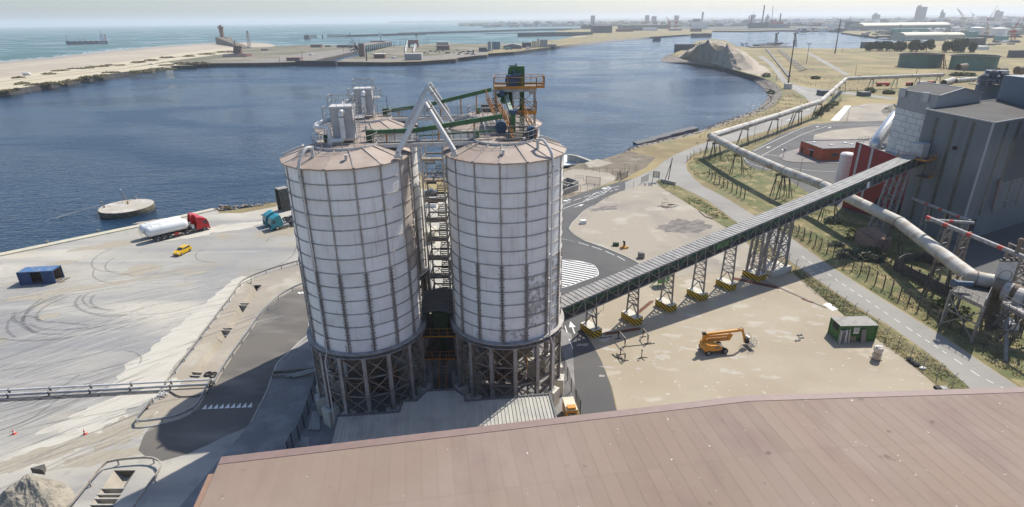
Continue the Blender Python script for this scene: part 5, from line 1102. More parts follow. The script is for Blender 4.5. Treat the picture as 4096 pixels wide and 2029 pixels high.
for j in range(4):
 a,b=j/4,(j+1)/4
 for k,l in ((0,1),(2,3),(0,2),(1,3)): mb.bar(LL(k,a),LL(l,b),.13); mb.bar(LL(l,a),LL(k,b),.13); mb.bar(LL(k,b),LL(l,b),.16)
part(t,'brace',mb,'trestle_steel')
# tall trestle at the plant end
for sx,nm in ((80.5,0),):
 mb=MB(); top=cz(sx+4)-.1; b0=CA+CD*(sx+1); 
 P0=[b0-CPp*1.4-CD*1.4,b0+CPp*1.4-CD*1.4,b0-CPp*1.4+CD*2.2,b0+CPp*1.4+CD*2.2]; P1=[CA+CD*(sx+3.2)-CPp*1.1,CA+CD*(sx+3.2)+CPp*1.1,CA+CD*(sx+6)-CPp*1.1,CA+CD*(sx+6)+CPp*1.1]
 LL=lambda k,f: V3((lerp(P0[k].x,P1[k].x,f),lerp(P0[k].y,P1[k].y,f),lerp(0,top,f)))
 for k in range(4): column(mb,LL(k,0),LL(k,1),.42)
 part(t,'trestle',mb,'trestle_steel'); mb=MB()
 for j in range(5):
  a,b=j/5,(j+1)/5
  for k,l in ((0,1),(2,3),(0,2),(1,3)): mb.bar(LL(k,a),LL(l,b),.12); mb.bar(LL(k,b),LL(l,b),.14)
 part(t,'brace',mb,'trestle_steel')
# head platform at the plant
hz_=cz(92)+1.6; t2=thing('head_platform','orange railed platform where the conveyor meets the grey plant wall','platform',cp(90))
mb=MB(); a=cp(88.2,-3.0); b=cp(93.2,-3.0)
def PF(s_,w_,z): p=CA+CD*s_+CPp*w_; return V3((p.x,p.y,z))
ZP=hz_; mb.prism([PF(87.5,-3.6,0)[:2],PF(93.2,-3.6,0)[:2],PF(93.2,2.4,0)[:2],PF(87.5,2.4,0)[:2]],ZP-.1,ZP); pd=part(t2,'deck',mb,'grating')
for a,b in (((87.5,2.4),(87.5,-3.6)),((87.5,-3.6),(93.2,-3.6))):
 mb=MB(); mb.bar(PF(*a,ZP+.02),PF(*b,ZP+.02),.07,.35); part(t2,'toe_board',mb,'orange_paint'); orange_rail(t2,[PF(*a,ZP+.1),PF(*b,ZP+.1)])
mb=MB(); mb.prism([PF(89,-1.6,0)[:2],PF(92.2,-1.6,0)[:2],PF(92.2,.9,0)[:2],PF(89,.9,0)[:2]],ZP,ZP+3.0); part(t2,'drive_house',mb,'filter_paint')
mb=MB(); mb.prism([PF(89.3,-3.8,0)[:2],PF(93.0,-3.8,0)[:2],PF(93.0,-1.3,0)[:2],PF(89.3,-1.3,0)[:2]],ZP-4.1,ZP-4.0); part(t2,'lower_deck',mb,'grating')
mb=MB(); mb.bar(PF(89.3,-3.8,ZP-4),PF(93,-3.8,ZP-4),.07,.3); part(t2,'toe_board',mb,'orange_paint'); orange_rail(t2,[PF(89.3,-3.8,ZP-4),PF(93,-3.8,ZP-4)])
mb=MB(); 
for s_ in (89.3,93): mb.bar(PF(s_,-3.8,ZP-4.1),PF(s_,-3.6,ZP),.14)
mb.bar(PF(89.3,-3.8,ZP-4.1),PF(93,-3.7,ZP),.1); part(t2,'frame',mb,'dark_steel')

# ================================================================== THE PLANT
E1=V3((.89,.456,0)).normalized(); E2=V3((-E1.y,E1.x,0))      # along the right wall, along the left wall
A1=g('Y',1195,605,26)
def zalign(v,x,y,a,n,lo,hi):      # the height at which a line of sight meets the wall plane through a
 f0=(g(v,x,y,lo)-a).dot(n)
 for _ in range(50):
  m=(lo+hi)/2
  if (g(v,x,y,m)-a).dot(n)*f0 > 0: lo=m
  else: hi=m
 return g(v,x,y,lo)
A2=zalign('Y',345,435,A1,E1,22,34)
LW=(A2-A1).dot(E2)
def BP(u,v,z): p=A1+E1*u+E2*v; return V3((p.x,p.y,z))
t=thing('plant_building','tall blue grey sheet clad plant building with dark vertical light strips','building',(A1.x+15,A1.y+10,0)); plant=t
mb=MB(); UEND=62; mb.quad(BP(0,0,0),BP(UEND,0,0),BP(UEND,0,26),BP(0,0,26)); mb.quad(BP(0,LW,0),BP(0,0,0),BP(0,0,26),BP(0,LW,A2.z)); mb.quad(BP(UEND,LW,0),BP(0,LW,0),BP(0,LW,A2.z),BP(UEND,LW,A2.z)); mb.quad(BP(UEND,0,0),BP(UEND,LW,0),BP(UEND,LW,A2.z),BP(UEND,0,26)); part(t,'wall',mb,'plant_grey')
mb=MB(); mb.quad(BP(-.3,-.3,26.05),BP(UEND,-.3,26.05),BP(UEND,LW+.1,A2.z+.06),BP(-.3,LW+.1,A2.z+.06)); part(t,'roof',mb,'plant_roof')
for a,b in ((BP(-.32,-.3,26.0),BP(-.32,LW+.1,A2.z)),(BP(-.3,-.32,26.0),BP(UEND,-.32,26.0)),(BP(-.3,LW+.1,A2.z+.1),BP(UEND,LW+.1,A2.z+.1))): mb=MB(); mb.bar(a,b,.14,.22); part(t,'edge_trim',mb,'plant_trim')
mb=MB(); mb.bar(BP(-.06,-.06,0),BP(-.06,-.06,26),.3,.3); part(t,'corner_trim',mb,'plant_trim')
def strip(u0,u1,face,z0,z1,n):
 for k in range(n):
  a,b=z0+(z1-z0)*k/n,z0+(z1-z0)*(k+1)/n; mb=MB(); o_=-.05
  if face == 'L': mb.quad(BP(o_,u1,a),BP(o_,u0,a),BP(o_,u0,b-.14),BP(o_,u1,b-.14)); mb.quad(BP(o_,u1,b-.14),BP(o_,u0,b-.14),BP(0,u0,b-.1),BP(0,u1,b-.1))
  else: mb.quad(BP(u0,o_,a),BP(u1,o_,a),BP(u1,o_,b-.14),BP(u0,o_,b-.14)); mb.quad(BP(u0,o_,b-.14),BP(u1,o_,b-.14),BP(u1,0,b-.1),BP(u0,0,b-.1))
  part(t,'strip_pane',mb,'strip_light')
for f in (.80,.525,.255): strip(f*LW-.33,f*LW+.33,'L',2.5,25.6,12)
for u in (6.0,11.2,16.4,21.6): strip(u-.5,u+.5,'R',5.5,25.4,11)
mb=MB(); mb.quad(BP(2.6,-.04,0),BP(5.6,-.04,0),BP(5.6,-.04,4.6),BP(2.6,-.04,4.6)); part(t,'doorway',mb,'dark')
mb=MB(); mb.bb((-.3,-.3,0),(.3,.3,1)); 
mb=MB(); mb.quad(BP(11.5,-.06,12),BP(24,-.06,12),BP(24,-.06,22.5),BP(11.5,-.06,22.5)); part(t,'recess',mb,'far_dark')
mb=MB(); mb.bar(BP(9.5,-.5,11.2),BP(9.5,-.5,13),.5,.5); mb.tube([BP(9.3,-.5,13.2),BP(9.9,-.5,6.5)],.28,8); part(t,'chute',mb,'far_roof')
mb=MB(); mb.box(BP(-.5,5.3,19.9),(.6,.5,.7)); part(t,'floodlight',mb,'dark')
# white clad tower with ribbed head
B1=zalign('Y',500,262,A2,E2,24,36); B0=zalign('Y',5,185,B1,E1,24,38); TL=(B0-B1).dot(E2)
def TP(u,v,z): p=B1+E1*u+E2*v; return V3((p.x,p.y,z))
t=thing('clad_tower','white panelled tower block with grey ribbed head above the conveyor end','tower',(B1.x+5,B1.y+5,0))
zt0,zt1=B1.z,B0.z; ZW=zt0-4.5
UB=-(B1-A2).dot(E1); 
mb=MB(); mb.quad(TP(-.01,TL,ZW+1.0),TP(-.01,0,ZW),TP(0,0,zt0),TP(0,TL,zt1)); mb.quad(TP(0,0,20),TP(18,0,20),TP(18,0,zt0-.5),TP(9,0,zt0+1.0),TP(0,0,zt0)); mb.quad(TP(18,TL,0),TP(0,TL,0),TP(0,TL,zt1),TP(18,TL,zt1)); mb.quad(TP(18,0,0),TP(18,TL,0),TP(18,TL,zt1),TP(18,0,zt0-.5)); part(t,'ribbed_wall',mb,'ribbed_grey')
mb=MB(); mb.quad(TP(-.2,-.2,zt0),TP(9,-.2,zt0+1.05),TP(9,TL,zt1+1.05),TP(-.2,TL,zt1)); mb.quad(TP(9,-.2,zt0+1.05),TP(18.2,-.2,zt0-.45),TP(18.2,TL,zt1-.45),TP(9,TL,zt1+1.05)); part(t,'roof',mb,'plant_roof')
for a,b,m_ in ((TP(-.22,-.2,zt0),TP(-.22,TL,zt1),'plant_trim'),(TP(9,-.2,zt0+1.1),TP(9,TL,zt1+1.1),'far_white'),(TP(0,-.22,zt0),TP(9,-.22,zt0+1.05),'plant_trim'),(TP(9,-.22,zt0+1.05),TP(18,-.22,zt0-.45),'plant_trim')): mb=MB(); mb.bar(a,b,.16,.18); part(t,'edge_trim',mb,m_)
for v in (.9*TL,.30*TL): mb=MB(); p=TP(-.3,v,zt0-.9+.9*v/TL); mb.box(p,(.5,1.5,2.0),rz=atan2(E1.y,E1.x)); part(t,'vent_box',mb,'filter_paint')
nr,nc=13,4; zb0=8
for r in range(nr):
 for c_ in range(nc):
  z0_=zb0+(ZW-zb0)*r/nr; z1_=zb0+(ZW-zb0)*(r+1)/nr; off=.5 if r % 2 else 0; v0=TL*max(0,(c_-off)/nc*1.0); v1=TL*min(1,(c_+1-off)/nc)if c_ < nc-1 else TL
  k0,k1=1.0*v0/TL,1.0*v1/TL; mb=MB(); o_=.02*(((r*5+c_*3)% 3)); e_=.035
  mb.quad(TP(-.1-o_,v1-e_,z0_+e_+k1),TP(-.1-o_,v0+e_,z0_+e_+k0),TP(-.1-o_,v0+e_,z1_-e_+k0),TP(-.1-o_,v1-e_,z1_-e_+k1)); part(t,'wall_panel',mb,'white_cladding')
mb=MB(); mb.quad(TP(0,TL,0),TP(0,0,0),TP(0,0,ZW),TP(0,TL,ZW+1)); part(t,'wall',mb,'strip_frame')
# red wing below the conveyor
R1_=g('H',860,578,15.7); R0_=zalign('H',590,495,R1_,E1,12,22); RL_=(R0_-R1_).dot(E2); 
def RP(u,v,z): p=R1_+E1*u+E2*v; return V3((p.x,p.y,z))
t=thing('red_wing','dark red clad wing of the plant below the conveyor','building',(R1_.x+3,R1_.y+3,0))
mb=MB(); mb.quad(RP(0,RL_,0),RP(0,-9,0),RP(0,-9,14.2),RP(0,RL_,17)); mb.quad(RP(8,RL_,0),RP(0,RL_,0),RP(0,RL_,17),RP(8,RL_,17)); mb.quad(RP(0,-9,0),RP(4,-9,0),RP(4,-9,14.2),RP(0,-9,14.2)); part(t,'wall',mb,'plant_red')
mb=MB(); mb.quad(RP(0,-9,14.1),RP(4,-9,14.1),RP(8,RL_,16.9),RP(0,RL_,16.9)); part(t,'roof',mb,'canopy_sheet')
mb=MB(); mb.bar(RP(0,-9,14.25),RP(0,RL_,17.05),.16,.16); part(t,'edge_trim',mb,'plant_trim')
for v in (.86*RL_,.52*RL_): mb=MB(); mb.quad(RP(-.06,v+.3,2),RP(-.06,v-.3,2),RP(-.06,v-.3,15.9+v/RL_*.8),RP(-.06,v+.3,15.9+v/RL_*.8)); part(t,'light_strip',mb,'plant_trim')
for k in range(3):
 for r in range(2): mb=MB(); v=-2.0-k*1.5; z=.6+r*2.3; mb.quad(RP(-.08,v,z),RP(-.08,v-1.3,z),RP(-.08,v-1.3,z+2.0),RP(-.08,v,z+2.0)); part(t,'window',mb,'glass')
mb=MB(); mb.prism([RP(-1.2,.2-2,0)[:2],RP(-1.2,-6.6,0)[:2],RP(0,-6.6,0)[:2],RP(0,-1.8,0)[:2]],5.3,5.8); part(t,'porch_roof',mb,'plant_red')
mb=MB(); mb.quad(RP(-.1,1.4,0),RP(-.1,-.2,0),RP(-.1,-.2,4.4),RP(-.1,1.4,4.4)); part(t,'door',mb,'dark')
mb=MB(); q=[RP(1,RL_-1,17.1),RP(7,RL_-1,17.1)]; rail_run(mb,[RP(.2,RL_-.3,17),RP(.2,2,15.9)],1.1,1.5); rail_run(mb,[RP(.2,RL_-.3,17),RP(7,RL_-.3,17)],1.1,1.5); part(t,'railing',mb,'grey_steel')
# silver duct
b_=g('H',740,505,17); tt=gd('H',862,320,b_.y+5); mb=MB(); mb.tube(cr([b_-V3((0,0,.8)),b_+V3((.1,.2,.6)),lerp(b_,tt,.5)+V3((0,0,.6)),tt,tt+V3((1.5,1.5,.6))],n=6),1.35,18); mb.tube([b_-V3((0,0,.8)),b_-V3((0,0,.4))],1.6,18); single('silver_duct','fat silver duct curving down beside the white panelled tower','duct',mb,'silver',True)
# white upright tank
tk=gd('H',534,566,151); r_=1.75; mb=MB(); mb.lathe((tk.x,tk.y,0),[(r_,0),(r_,tk.z-.5),(r_*.8,tk.z-.1),(0.05,tk.z+.15)],24); single('upright_tank','tall white upright tank beside the dark red wing','tank',mb,'tank_pink',True)
# blue block, black silos and stack on the right
q0=g('Y',1228,315,27); q1=g('Y',1582,375,27); du=(q1-q0); du.z=0; du.normalize(); dv=V3((-du.y,du.x,0)); ztop=hz(q0,'C',2410,480)
mb=MB(); mb.prism([(p.x,p.y)for p in (q0,q0+du*26,q0+du*26+dv*14,q0+dv*14)],20,ztop); single('upper_block','plain blue grey block rising above the plant roof at the right edge','building',mb,'plant_blue')
mb=MB(); q=q0+du*13+dv*7; mb.prism([(p.x,p.y)for p in (q,q+du*8,q+du*8+dv*6,q+dv*6)],ztop-1,ztop+9); single('lift_shaft','dark shaft standing on the blue grey block at the right edge','tower',mb,'far_dark')
for k,(x,y)in enumerate(((2335,490),(2395,492))):
 q=gd('C',x,y,q0.y+13); mb=MB(); mb.lathe((q.x,q.y,0),[(2.6,0),(2.6,q.z),(1.5,q.z+.8),(1.5,q.z+1.6)],20); single('dark_silo',('slim dark silo behind the plant, left of the pair','slim dark silo behind the plant, right of the pair')[k],'silo',mb,'plant_blue',True)
q=gd('C',2330,540,q0.y+10); t=thing('silo_gallery','railed gallery round the two slim dark silos','platform',q); mb=MB(); mb.bb((q.x-4,q.y-2,q.z),(q.x+11,q.y+2,q.z+.15)); part(t,'deck',mb,'grating'); mb=MB(); rail_run(mb,[(q.x-4,q.y-2,q.z),(q.x+11,q.y-2,q.z)],1.3,1.5,.04); rail_run(mb,[(q.x-4,q.y+2,q.z),(q.x-4,q.y-2,q.z)],1.3,1.5,.04); part(t,'railing',mb,'plant_trim')
for k,(dx,hh)in enumerate(((0,2.2),(2,3.1),(5,2.6),(7,2.0))): mb=MB(); mb.lathe((q.x-2+dx,q.y,q.z),[(.9,.15),(.9,hh),(.5,hh+.4)],12); mb.tube([(q.x-2+dx,q.y-1,q.z+hh*.6),(q.x-1+dx,q.y-1,q.z+hh*.6)],.3,8); single('filter_unit','dark filter unit on the gallery of the slim silos, number counted from the left: '+['first','second','third','fourth'][k],'machine',mb,'far_dark')
# orange brick building with flat roof
tp=gl('H',[(190,480),(350,539),(580,532),(700,470)],4.3); t=thing('orange_building','low orange red building with flat grey roof inside the plant yard','building',(tp[1].x,tp[1].y,0))
mb=MB(); mb.prism([(p.x,p.y)for p in tp],0,4.2); part(t,'wall',mb,'orange_clad')
cen_=sum(tp,V3((0,0,0)))/4; mb=MB(); mb.prism([(lerp(p,cen_,.03).x,lerp(p,cen_,.03).y)for p in tp],4.1,4.22); part(t,'roof',mb,'flat_roof')
for a,b in zip(tp,tp[1:]+tp[:1]): mb=MB(); mb.bar((a.x,a.y,4.35),(b.x,b.y,4.35),.22,.28); part(t,'parapet',mb,'kerb')
def on_wall(a,b,f0,f1,z0,z1,name,m,o_=.05):
 d=V3((b.x-a.x,b.y-a.y,0)); n=V3((d.y,-d.x,0)).normalized()*o_; p=a+d*f0+n; q=a+d*f1+n; mb=MB(); mb.quad((p.x,p.y,z0),(q.x,q.y,z0),(q.x,q.y,z1),(p.x,p.y,z1)); return part(t,name,mb,m)
on_wall(tp[0],tp[1],.08,.16,0,2.3,'door','dark'); on_wall(tp[0],tp[1],.50,.62,0,2.5,'door','dark'); on_wall(tp[1],tp[2],.30,.52,1.6,2.6,'window','glass'); 
mb=MB(); a=lerp(tp[0],tp[1],.42); b=lerp(tp[0],tp[1],.68); mb.bar((a.x-.5,a.y-.3,2.8),(b.x-.5,b.y-.3,2.8),1.0,.08); part(t,'door_canopy',mb,'plant_trim')
for x,y in ((285,493),(410,510),(513,497),(562,508)): q=g('H',x,y,4.3); mb=MB(); mb.bb((q.x-.6,q.y-.5,4.2),(q.x+.6,q.y+.5,4.5)); part(t,'rooflight',mb,'tank_white')

# ================================================================== THE BIG PIPELINE
def pipeline(path,name,label,r,supports,m='pipe_pale',legs='dark_steel',collar=True,h0=0,cat='pipeline',bend=2.2):
 P_=[V3(p)for p in path]; t=thing(name,label,cat,(P_[0].x,P_[0].y,0)); 
 for i in range(len(P_)-1):
  a,b=P_[i],P_[i+1]; n=max(1,round((b-a).length/26))
  for k in range(n): mb=MB(); mb.tube([a.lerp(b,k/n),a.lerp(b,(k+1)/n)],r,18); part(t,'pipe_section',mb,m,True)
  if collar:
   d=(b-a).normalized()
   for k in range(n): q=a.lerp(b,k/n)+d*.5; mb=MB(); mb.tube([q-d*.1,q+d*.1],r+.1,18); part(t,'collar',mb,'rust_steel')
  if i: mb=MB(); mb.sphere(a,r*1.0,14,10); part(t,'elbow',mb,m,True)
 for (q,w)in supports:
  q=V3(q); bi=min(range(len(P_)-1),key=lambda i: (q-(P_[i]+(P_[i+1]-P_[i])*max(0,min(1,(q-P_[i]).dot(P_[i+1]-P_[i])/(P_[i+1]-P_[i]).length_squared)))).length)
  d=(P_[bi+1]-P_[bi]); d.z=0; d.normalize(); n=V3((-d.y,d.x,0)); f=max(0,min(1,(q-P_[bi]).dot(P_[bi+1]-P_[bi])/(P_[bi+1]-P_[bi]).length_squared)); c=P_[bi].lerp(P_[bi+1],f); mb=MB()
  for s_ in (-1,1):
   mb.bar(c+n*s_*r*.9-V3((0,0,r+.1)),(c.x+n.x*s_*(r+w),c.y+n.y*s_*(r+w),h0),.22); mb.bar(c+n*s_*r*.9-V3((0,0,r+.1)),(c.x+n.x*s_*(r+w)+d.x*1.4,c.y+n.y*s_*(r+w)+d.y*1.4,h0),.16)
  mb.bar(c-n*r*1.3-V3((0,0,r+.05)),c+n*r*1.3-V3((0,0,r+.05)),.4,.25); mb.bar(c-n*r*1.3-V3((0,0,r+.4)),c+n*r*1.3-V3((0,0,r+.4)),.3,.2)
  part(t,'trestle',mb,legs)
 return t
zp=7.4
pipeline(gl('C',[(2030,478),(1410,503),(1300,602),(1250,648),(1115,690),(975,738),(560,866)],zp),'pipeline','pale rusty pipeline on trestles running across the field and along the shore road',1.15,
  [(g('C',x,y,zp),.9)for x,y in ((2020,480),(1885,485),(1735,490),(1580,496),(1400,515),(1365,545),(1243,650),(1118,690),(1098,696),(965,742),(770,801))])
pl2=gl('C',[(545,868),(725,962),(1015,1090)],zp)+[g('H',340,800,zp),g('H',905,1072,zp),g('I',1440,385,zp),g('N',1010,270,zp)]
pipeline(pl2,'pipeline','pale rusty pipeline on trestles crossing below the conveyor towards the gas station',1.15,[(p,.9)for p in (g('C',552,872,zp),g('C',585,890,zp),g('C',727,963,zp),g('C',1000,1083,zp),g('C',1030,1097,zp),g('H',420,838,zp),g('H',895,1066,zp),g('I',1200,235,zp))])
t=thing('elbow_cap','rounded end cap where the two pale pipelines meet','pipe',g('C',548,868,zp)); mb=MB(); mb.sphere(g('C',550,866,zp),1.3,14,10); part(t,'cap',mb,'pipe_pale',True)
for i_,(a,b)in enumerate(((g('C',1055,1128,.35),g('C',1230,1185,.35)),(g('C',560,868,9.0),g('C',960,738,9.0)))):
 mb=MB(); mb.tube([a,b],.12,6); single('thin_pipe',('thin pipe lying on the verge below the pipeline','thin pale pipe running on top of the shore pipeline')[i_],'pipe',mb,'pale_paint')
# ================================================================== VEHICLES AND YARD OBJECTS
def lthing(name,label,cat,loc,rz,group=None):
 t=thing(name,label,cat,loc,rz,group); t['_local']=1; return t
def head(a,b): d=V3(b)-V3(a); return atan2(d.y,d.x)
def rbox(mb,a,b,bev=.12):    # box with softened long edges (profile in xz extruded along y)
 (x0,y0,z0),(x1,y1,z1)=a,b; mb.extrude([(x0+bev,z0),(x1-bev,z0),(x1,z0+bev),(x1,z1-bev),(x1-bev,z1),(x0+bev,z1),(x0,z1-bev),(x0,z0+bev)],y0,y1); return mb
def wheel(t,x,y,r,w,rim='wheel_grey',n=18):
 s_=1 if y > 0 else-1; mb=MB(); mb.tube([(x,y-w/2,r),(x,y-w/2+.05,r),(x,y+w/2-.05,r),(x,y+w/2,r)],[r*.9,r,r,r*.9],n); o=part(t,'wheel',mb,'black_rubber',True)
 mb=MB(); mb.tube([(x,y+s_*(w/2-.02),r),(x,y+s_*(w/2+.02),r)],r*.58,14); mb.tube([(x,y+s_*(w/2),r),(x,y+s_*(w/2+.07),r)],r*.22,10); part(o,'rim',mb,rim); return o
def cab(t,x0,x1,m,h=3.5):
 prof=[(x0,.75),(x1-.05,.55),(x1+.05,1.2),(x1-.02,1.9),(x1-.28,2.75),(x1-.6,3.0),(x0+.55,h),(x0,h+.05)]
 mb=MB(); mb.extrude(prof,-1.22,1.22); part(t,'cab',mb,m)
 mb=MB(); mb.quad((x1+.005,-1.08,1.78),(x1+.005,1.08,1.78),(x1-.24,1.02,2.68),(x1-.24,-1.02,2.68)); part(t,'windscreen',mb,'glass')
 mb=MB(); 
 for s_ in (-1,1): mb.quad((x1-1.15,s_*1.235,1.75),(x1-.2,s_*1.235,1.75),(x1-.42,s_*1.235,2.5),(x1-1.15,s_*1.235,2.5))
 part(t,'side_window',mb,'glass')
 mb=MB(); mb.bb((x1-.02,-.95,.6),(x1+.09,.95,1.45)); part(t,'grille',mb,'dark')
 mb=MB(); mb.bb((x1-.1,-1.24,.3),(x1+.14,1.24,.72)); part(t,'bumper',mb,m)
 for s_ in (-1,1):
  mb=MB(); mb.bb((x1+.12,s_*.95-.16,.5),(x1+.16,s_*.95+.16,.68)); part(t,'headlight',mb,'sign_white')
  mb=MB(); mb.bb((x1-.35,s_*1.3-.08,1.9),(x1-.2,s_*1.3+.08,2.6)); part(t,'mirror',mb,m)
  mb=MB(); mb.extrude([(x0-.7,.7),(x0,.7),(x0,h-.1),(x0-.12,h-.15)],s_*1.2-.03,s_*1.2+.03); part(t,'side_fairing',mb,m)
def tanker(loc,rz,label):
 t=lthing('tanker_truck',label,'truck',loc,rz,'red tanker trucks on the quay')
 y=1.15
 for x in (0,1.3,2.6):
  for s_ in (-1,1): 
   wheel(t,x,s_*1.05,.5,.38); mb=MB(); mb.tube([(x+.62*cos(a),s_*1.05,.5+.62*sin(a))for a in [pi*k/8 for k in range(9)]],.06,5); part(t,'mudguard',mb,'wheel_grey')
 for s_ in (-1,1): wheel(t,6.25,s_*1.0,.5,.5); wheel(t,10.1,s_*1.1,.5,.32)
 mb=MB(); mb.bb((-.9,-.5,.85),(7.4,.5,1.1)); mb.bb((5.2,-.45,.6),(11,.45,.9)); mb.bb((-.9,-1.1,.75),(-.6,1.1,.95)); part(t,'chassis',mb,'dark')
 mb=MB(); mb.bb((3.6,-1.25,.55),(4.5,-.75,1.15)); part(t,'locker',mb,'red_band')
 mb=MB(); mb.bb((7.3,-1.15,.5),(8.7,-.7,1.0)); mb.bb((7.3,.7,.5),(8.7,1.15,1.0)); part(t,'fuel_tank',mb,'dark_steel')
 R=1.22; zc=2.35
 mb=MB(); mb.tube([(-1.75,0,zc),(-1.7,0,zc),(-1.45,0,zc),(-1.0,0,zc),(6.2,0,zc+.1),(6.7,0,zc+.1),(7.0,0,zc+.1),(7.05,0,zc+.1)],[.2,.7,1.08,R,R,1.1,.7,.2],24); part(t,'tank',mb,'tank_white',True)
 mb=MB()
 for x in (-.3,1.6,3.6,5.6): mb.lathe((x,0,zc+R-.02),[(.32,0),(.32,.1),(.25,.14)],12)
 part(t,'manhole',mb,'tank_white')
 mb=MB(); mb.tube([(-1.4,.55,zc+1.0),(6.4,.55,zc+1.12)],.04,5); mb.tube([(-1.5,-.3,.5),(-1.9,-.3,1.2),(-1.95,-.3,2.5),(-1.4,-.3,zc+1.1)],.03,5); mb.tube([(-1.5,.1,.5),(-1.9,.1,1.2),(-1.95,.1,2.5),(-1.4,.1,zc+1.1)],.03,5); mb.tube([(-1.9,-.5,.5),(-2.2,-.7,.5),(-1.2,-1.0,.7)],.05,5); part(t,'walkway_rail',mb,'galv')
 mb=MB(); mb.bb((7.5,-.9,1.0),(8.1,-.2,2.0)); mb.tube([(7.6,.4,1.1),(7.6,.4,2.4)],.25,10); mb.tube([(7.2,-.9,.9),(8.2,-.95,1.2)],.06,6); part(t,'compressor',mb,'chrome')
 cab(t,9.0,11.25,'truck_red'); return t
ta=g('AD',520,1185); tb=g('AD',1860,870); th=head(ta,tb); d=V3((cos(th),sin(th),0)); n=V3((-d.y,d.x,0))
tanker(ta+n*1.2,th,'red truck with white powder tank, the one nearer the camera')
tanker(ta+n*4.35-d*.35,th,'red truck with white powder tank, the one nearer the water edge')
def tractor(loc,rz,label):
 t=lthing('tractor_truck',label,'truck',loc,rz,'turquoise tractor trucks'); 
 for s_ in (-1,1): wheel(t,3.7,s_*1.08,.5,.32,'chrome'); wheel(t,0,s_*1.0,.5,.5)
 mb=MB(); mb.bb((-.9,-.42,.6),(3.4,.42,.9)); mb.bb((-.6,-.5,.9),(.6,.5,1.1)); part(t,'chassis',mb,'dark')
 for s_ in (-1,1):
  mb=MB(); 
  for k in range(4): mb.tube([(.95+k*.42,s_*1.0,.75),(1.3+k*.42,s_*1.0,.75)],.33,10)
  part(t,'air_tank',mb,'galv')
 mb=MB(); mb.tube(cr([(2.0,.3,1.0),(1.8,.3,1.9),(1.5,.3,1.9),(1.4,.3,1.1)],n=4),.05,6); mb.bb((2.0,-.7,.9),(2.4,.7,1.6)); part(t,'coupling_hose',mb,'chrome')
 cab(t,2.75,5.05,'teal'); return t
a=g('AE',525,1165); b=g('AE',890,1085); th2=head(b,a); d2=V3((cos(th2),sin(th2),0)); n2=V3((-d2.y,d2.x,0))
tractor(b-n2*(-1.15)*-1+n2*0,th2,'turquoise tractor truck with open side window, nearest the silos')
tractor(b-n2*4.6+d2*.2,th2,'turquoise tractor truck standing behind the nearer one')
tractor(b-n2*1.2-d2*1.2,th2+pi,'turquoise tractor truck half hidden by the silo, facing away')
tractor(b-n2*4.9-d2*.2,th2+pi,'turquoise tractor truck facing away beside the upright container')
# yellow car
a=g('E',1430,632); b=g('E',1492,601); th3=head(b,a); d3=V3((cos(th3),sin(th3),0)); n3=V3((-d3.y,d3.x,0))
t=lthing('parked_car','small yellow hatchback alone on the quay yard','car',b-n3*.75,th3)
mb=MB(); mb.extrude([(-.6,.3),(2.95,.3),(3.15,.5),(3.12,.75),(2.2,.98),(-.6,1.0),(-.68,.6)],-.82,.82); part(t,'body',mb,'car_yellow')
mb=MB(); mb.extrude([(-.6,.95),(2.15,.95),(1.35,1.42),(-.25,1.44),(-.55,1.15)],-.68,.68); o=part(t,'cabin',mb,'car_yellow')
mb=MB(); mb.quad((2.12,-.62,.99),(2.12,.62,.99),(1.4,.58,1.4),(1.4,-.58,1.4)); part(t,'windscreen',mb,'glass')
for s_ in (-1,1): mb=MB(); mb.quad((-.35,s_*.69,1.0),(1.85,s_*.69,1.0),(1.3,s_*.69,1.36),(-.25,s_*.69,1.38)); part(t,'side_window',mb,'glass')
mb=MB(); mb.quad((-.58,-.6,1.02),(-.58,.6,1.02),(-.32,.55,1.38),(-.32,-.55,1.38)); part(t,'rear_window',mb,'glass')
for x in (0,2.4):
 for s_ in (-1,1): wheel(t,x,s_*.76,.3,.2,'wheel_grey',14)
for s_ in (-1,1): mb=MB(); mb.bb((3.02,s_*.6-.17,.62),(3.16,s_*.6+.17,.8)); part(t,'headlight',mb,'sign_white')
# blue container
a,b,c=g('E',165,865),g('E',440,850),g('E',510,805); th4=head(a,b); t=lthing('shipping_container','blue shipping container with open end and a hole in its side','container',a,th4)
Lc,Wc,Hc=(b-a).length,(c-b).length,2.6
def corr_wall(p,q,z0,z1,step=.28,dep=.045,side=1):
 mb=MB(); p,q=V3(p),V3(q); d=q-p; L=d.length; d.normalize(); n=V3((d.y,-d.x,0))*dep*side; k=max(1,int(L/step)); o_=[p+d*L*i/(4*k)for i in range(4*k+1)]; of=[0,0,1,1]
 P_=[o_[i]-(n if of[i % 4]else n*0)for i in range(4*k+1)]
 for i in range(4*k): mb.quad((*P_[i].xy,z0),(*P_[i+1].xy,z0),(*P_[i+1].xy,z1),(*P_[i].xy,z1))
 return mb
for x0,x1 in ((0,Lc*.35),(Lc*.66,Lc)): part(t,'side_wall',corr_wall((x0,0,0),(x1,0,0),.1,Hc-.1),'blue_box')
part(t,'side_wall',corr_wall((0,Wc,0),(Lc,Wc,0),.1,Hc-.1,side=-1),'wood_in'); part(t,'end_wall',corr_wall((0,0,0),(0,Wc,0),.1,Hc-.1),'blue_box')
mb=MB()
for x in (0,Lc):
 for y in (0,Wc): mb.bb((x-.07,y-.07,0),(x+.07,y+.07,Hc))
for z in (.08,Hc-.08):
 for y in (0,Wc): mb.bb((0,y-.06,z-.07),(Lc,y+.06,z+.07))
 for x in (0,Lc): mb.bb((x-.06,0,z-.07),(x+.06,Wc,z+.07))
part(t,'frame',mb,'blue_box'); mb=MB(); mb.bb((0,0,.1),(Lc,Wc,.16)); part(t,'floor',mb,'wood_in')
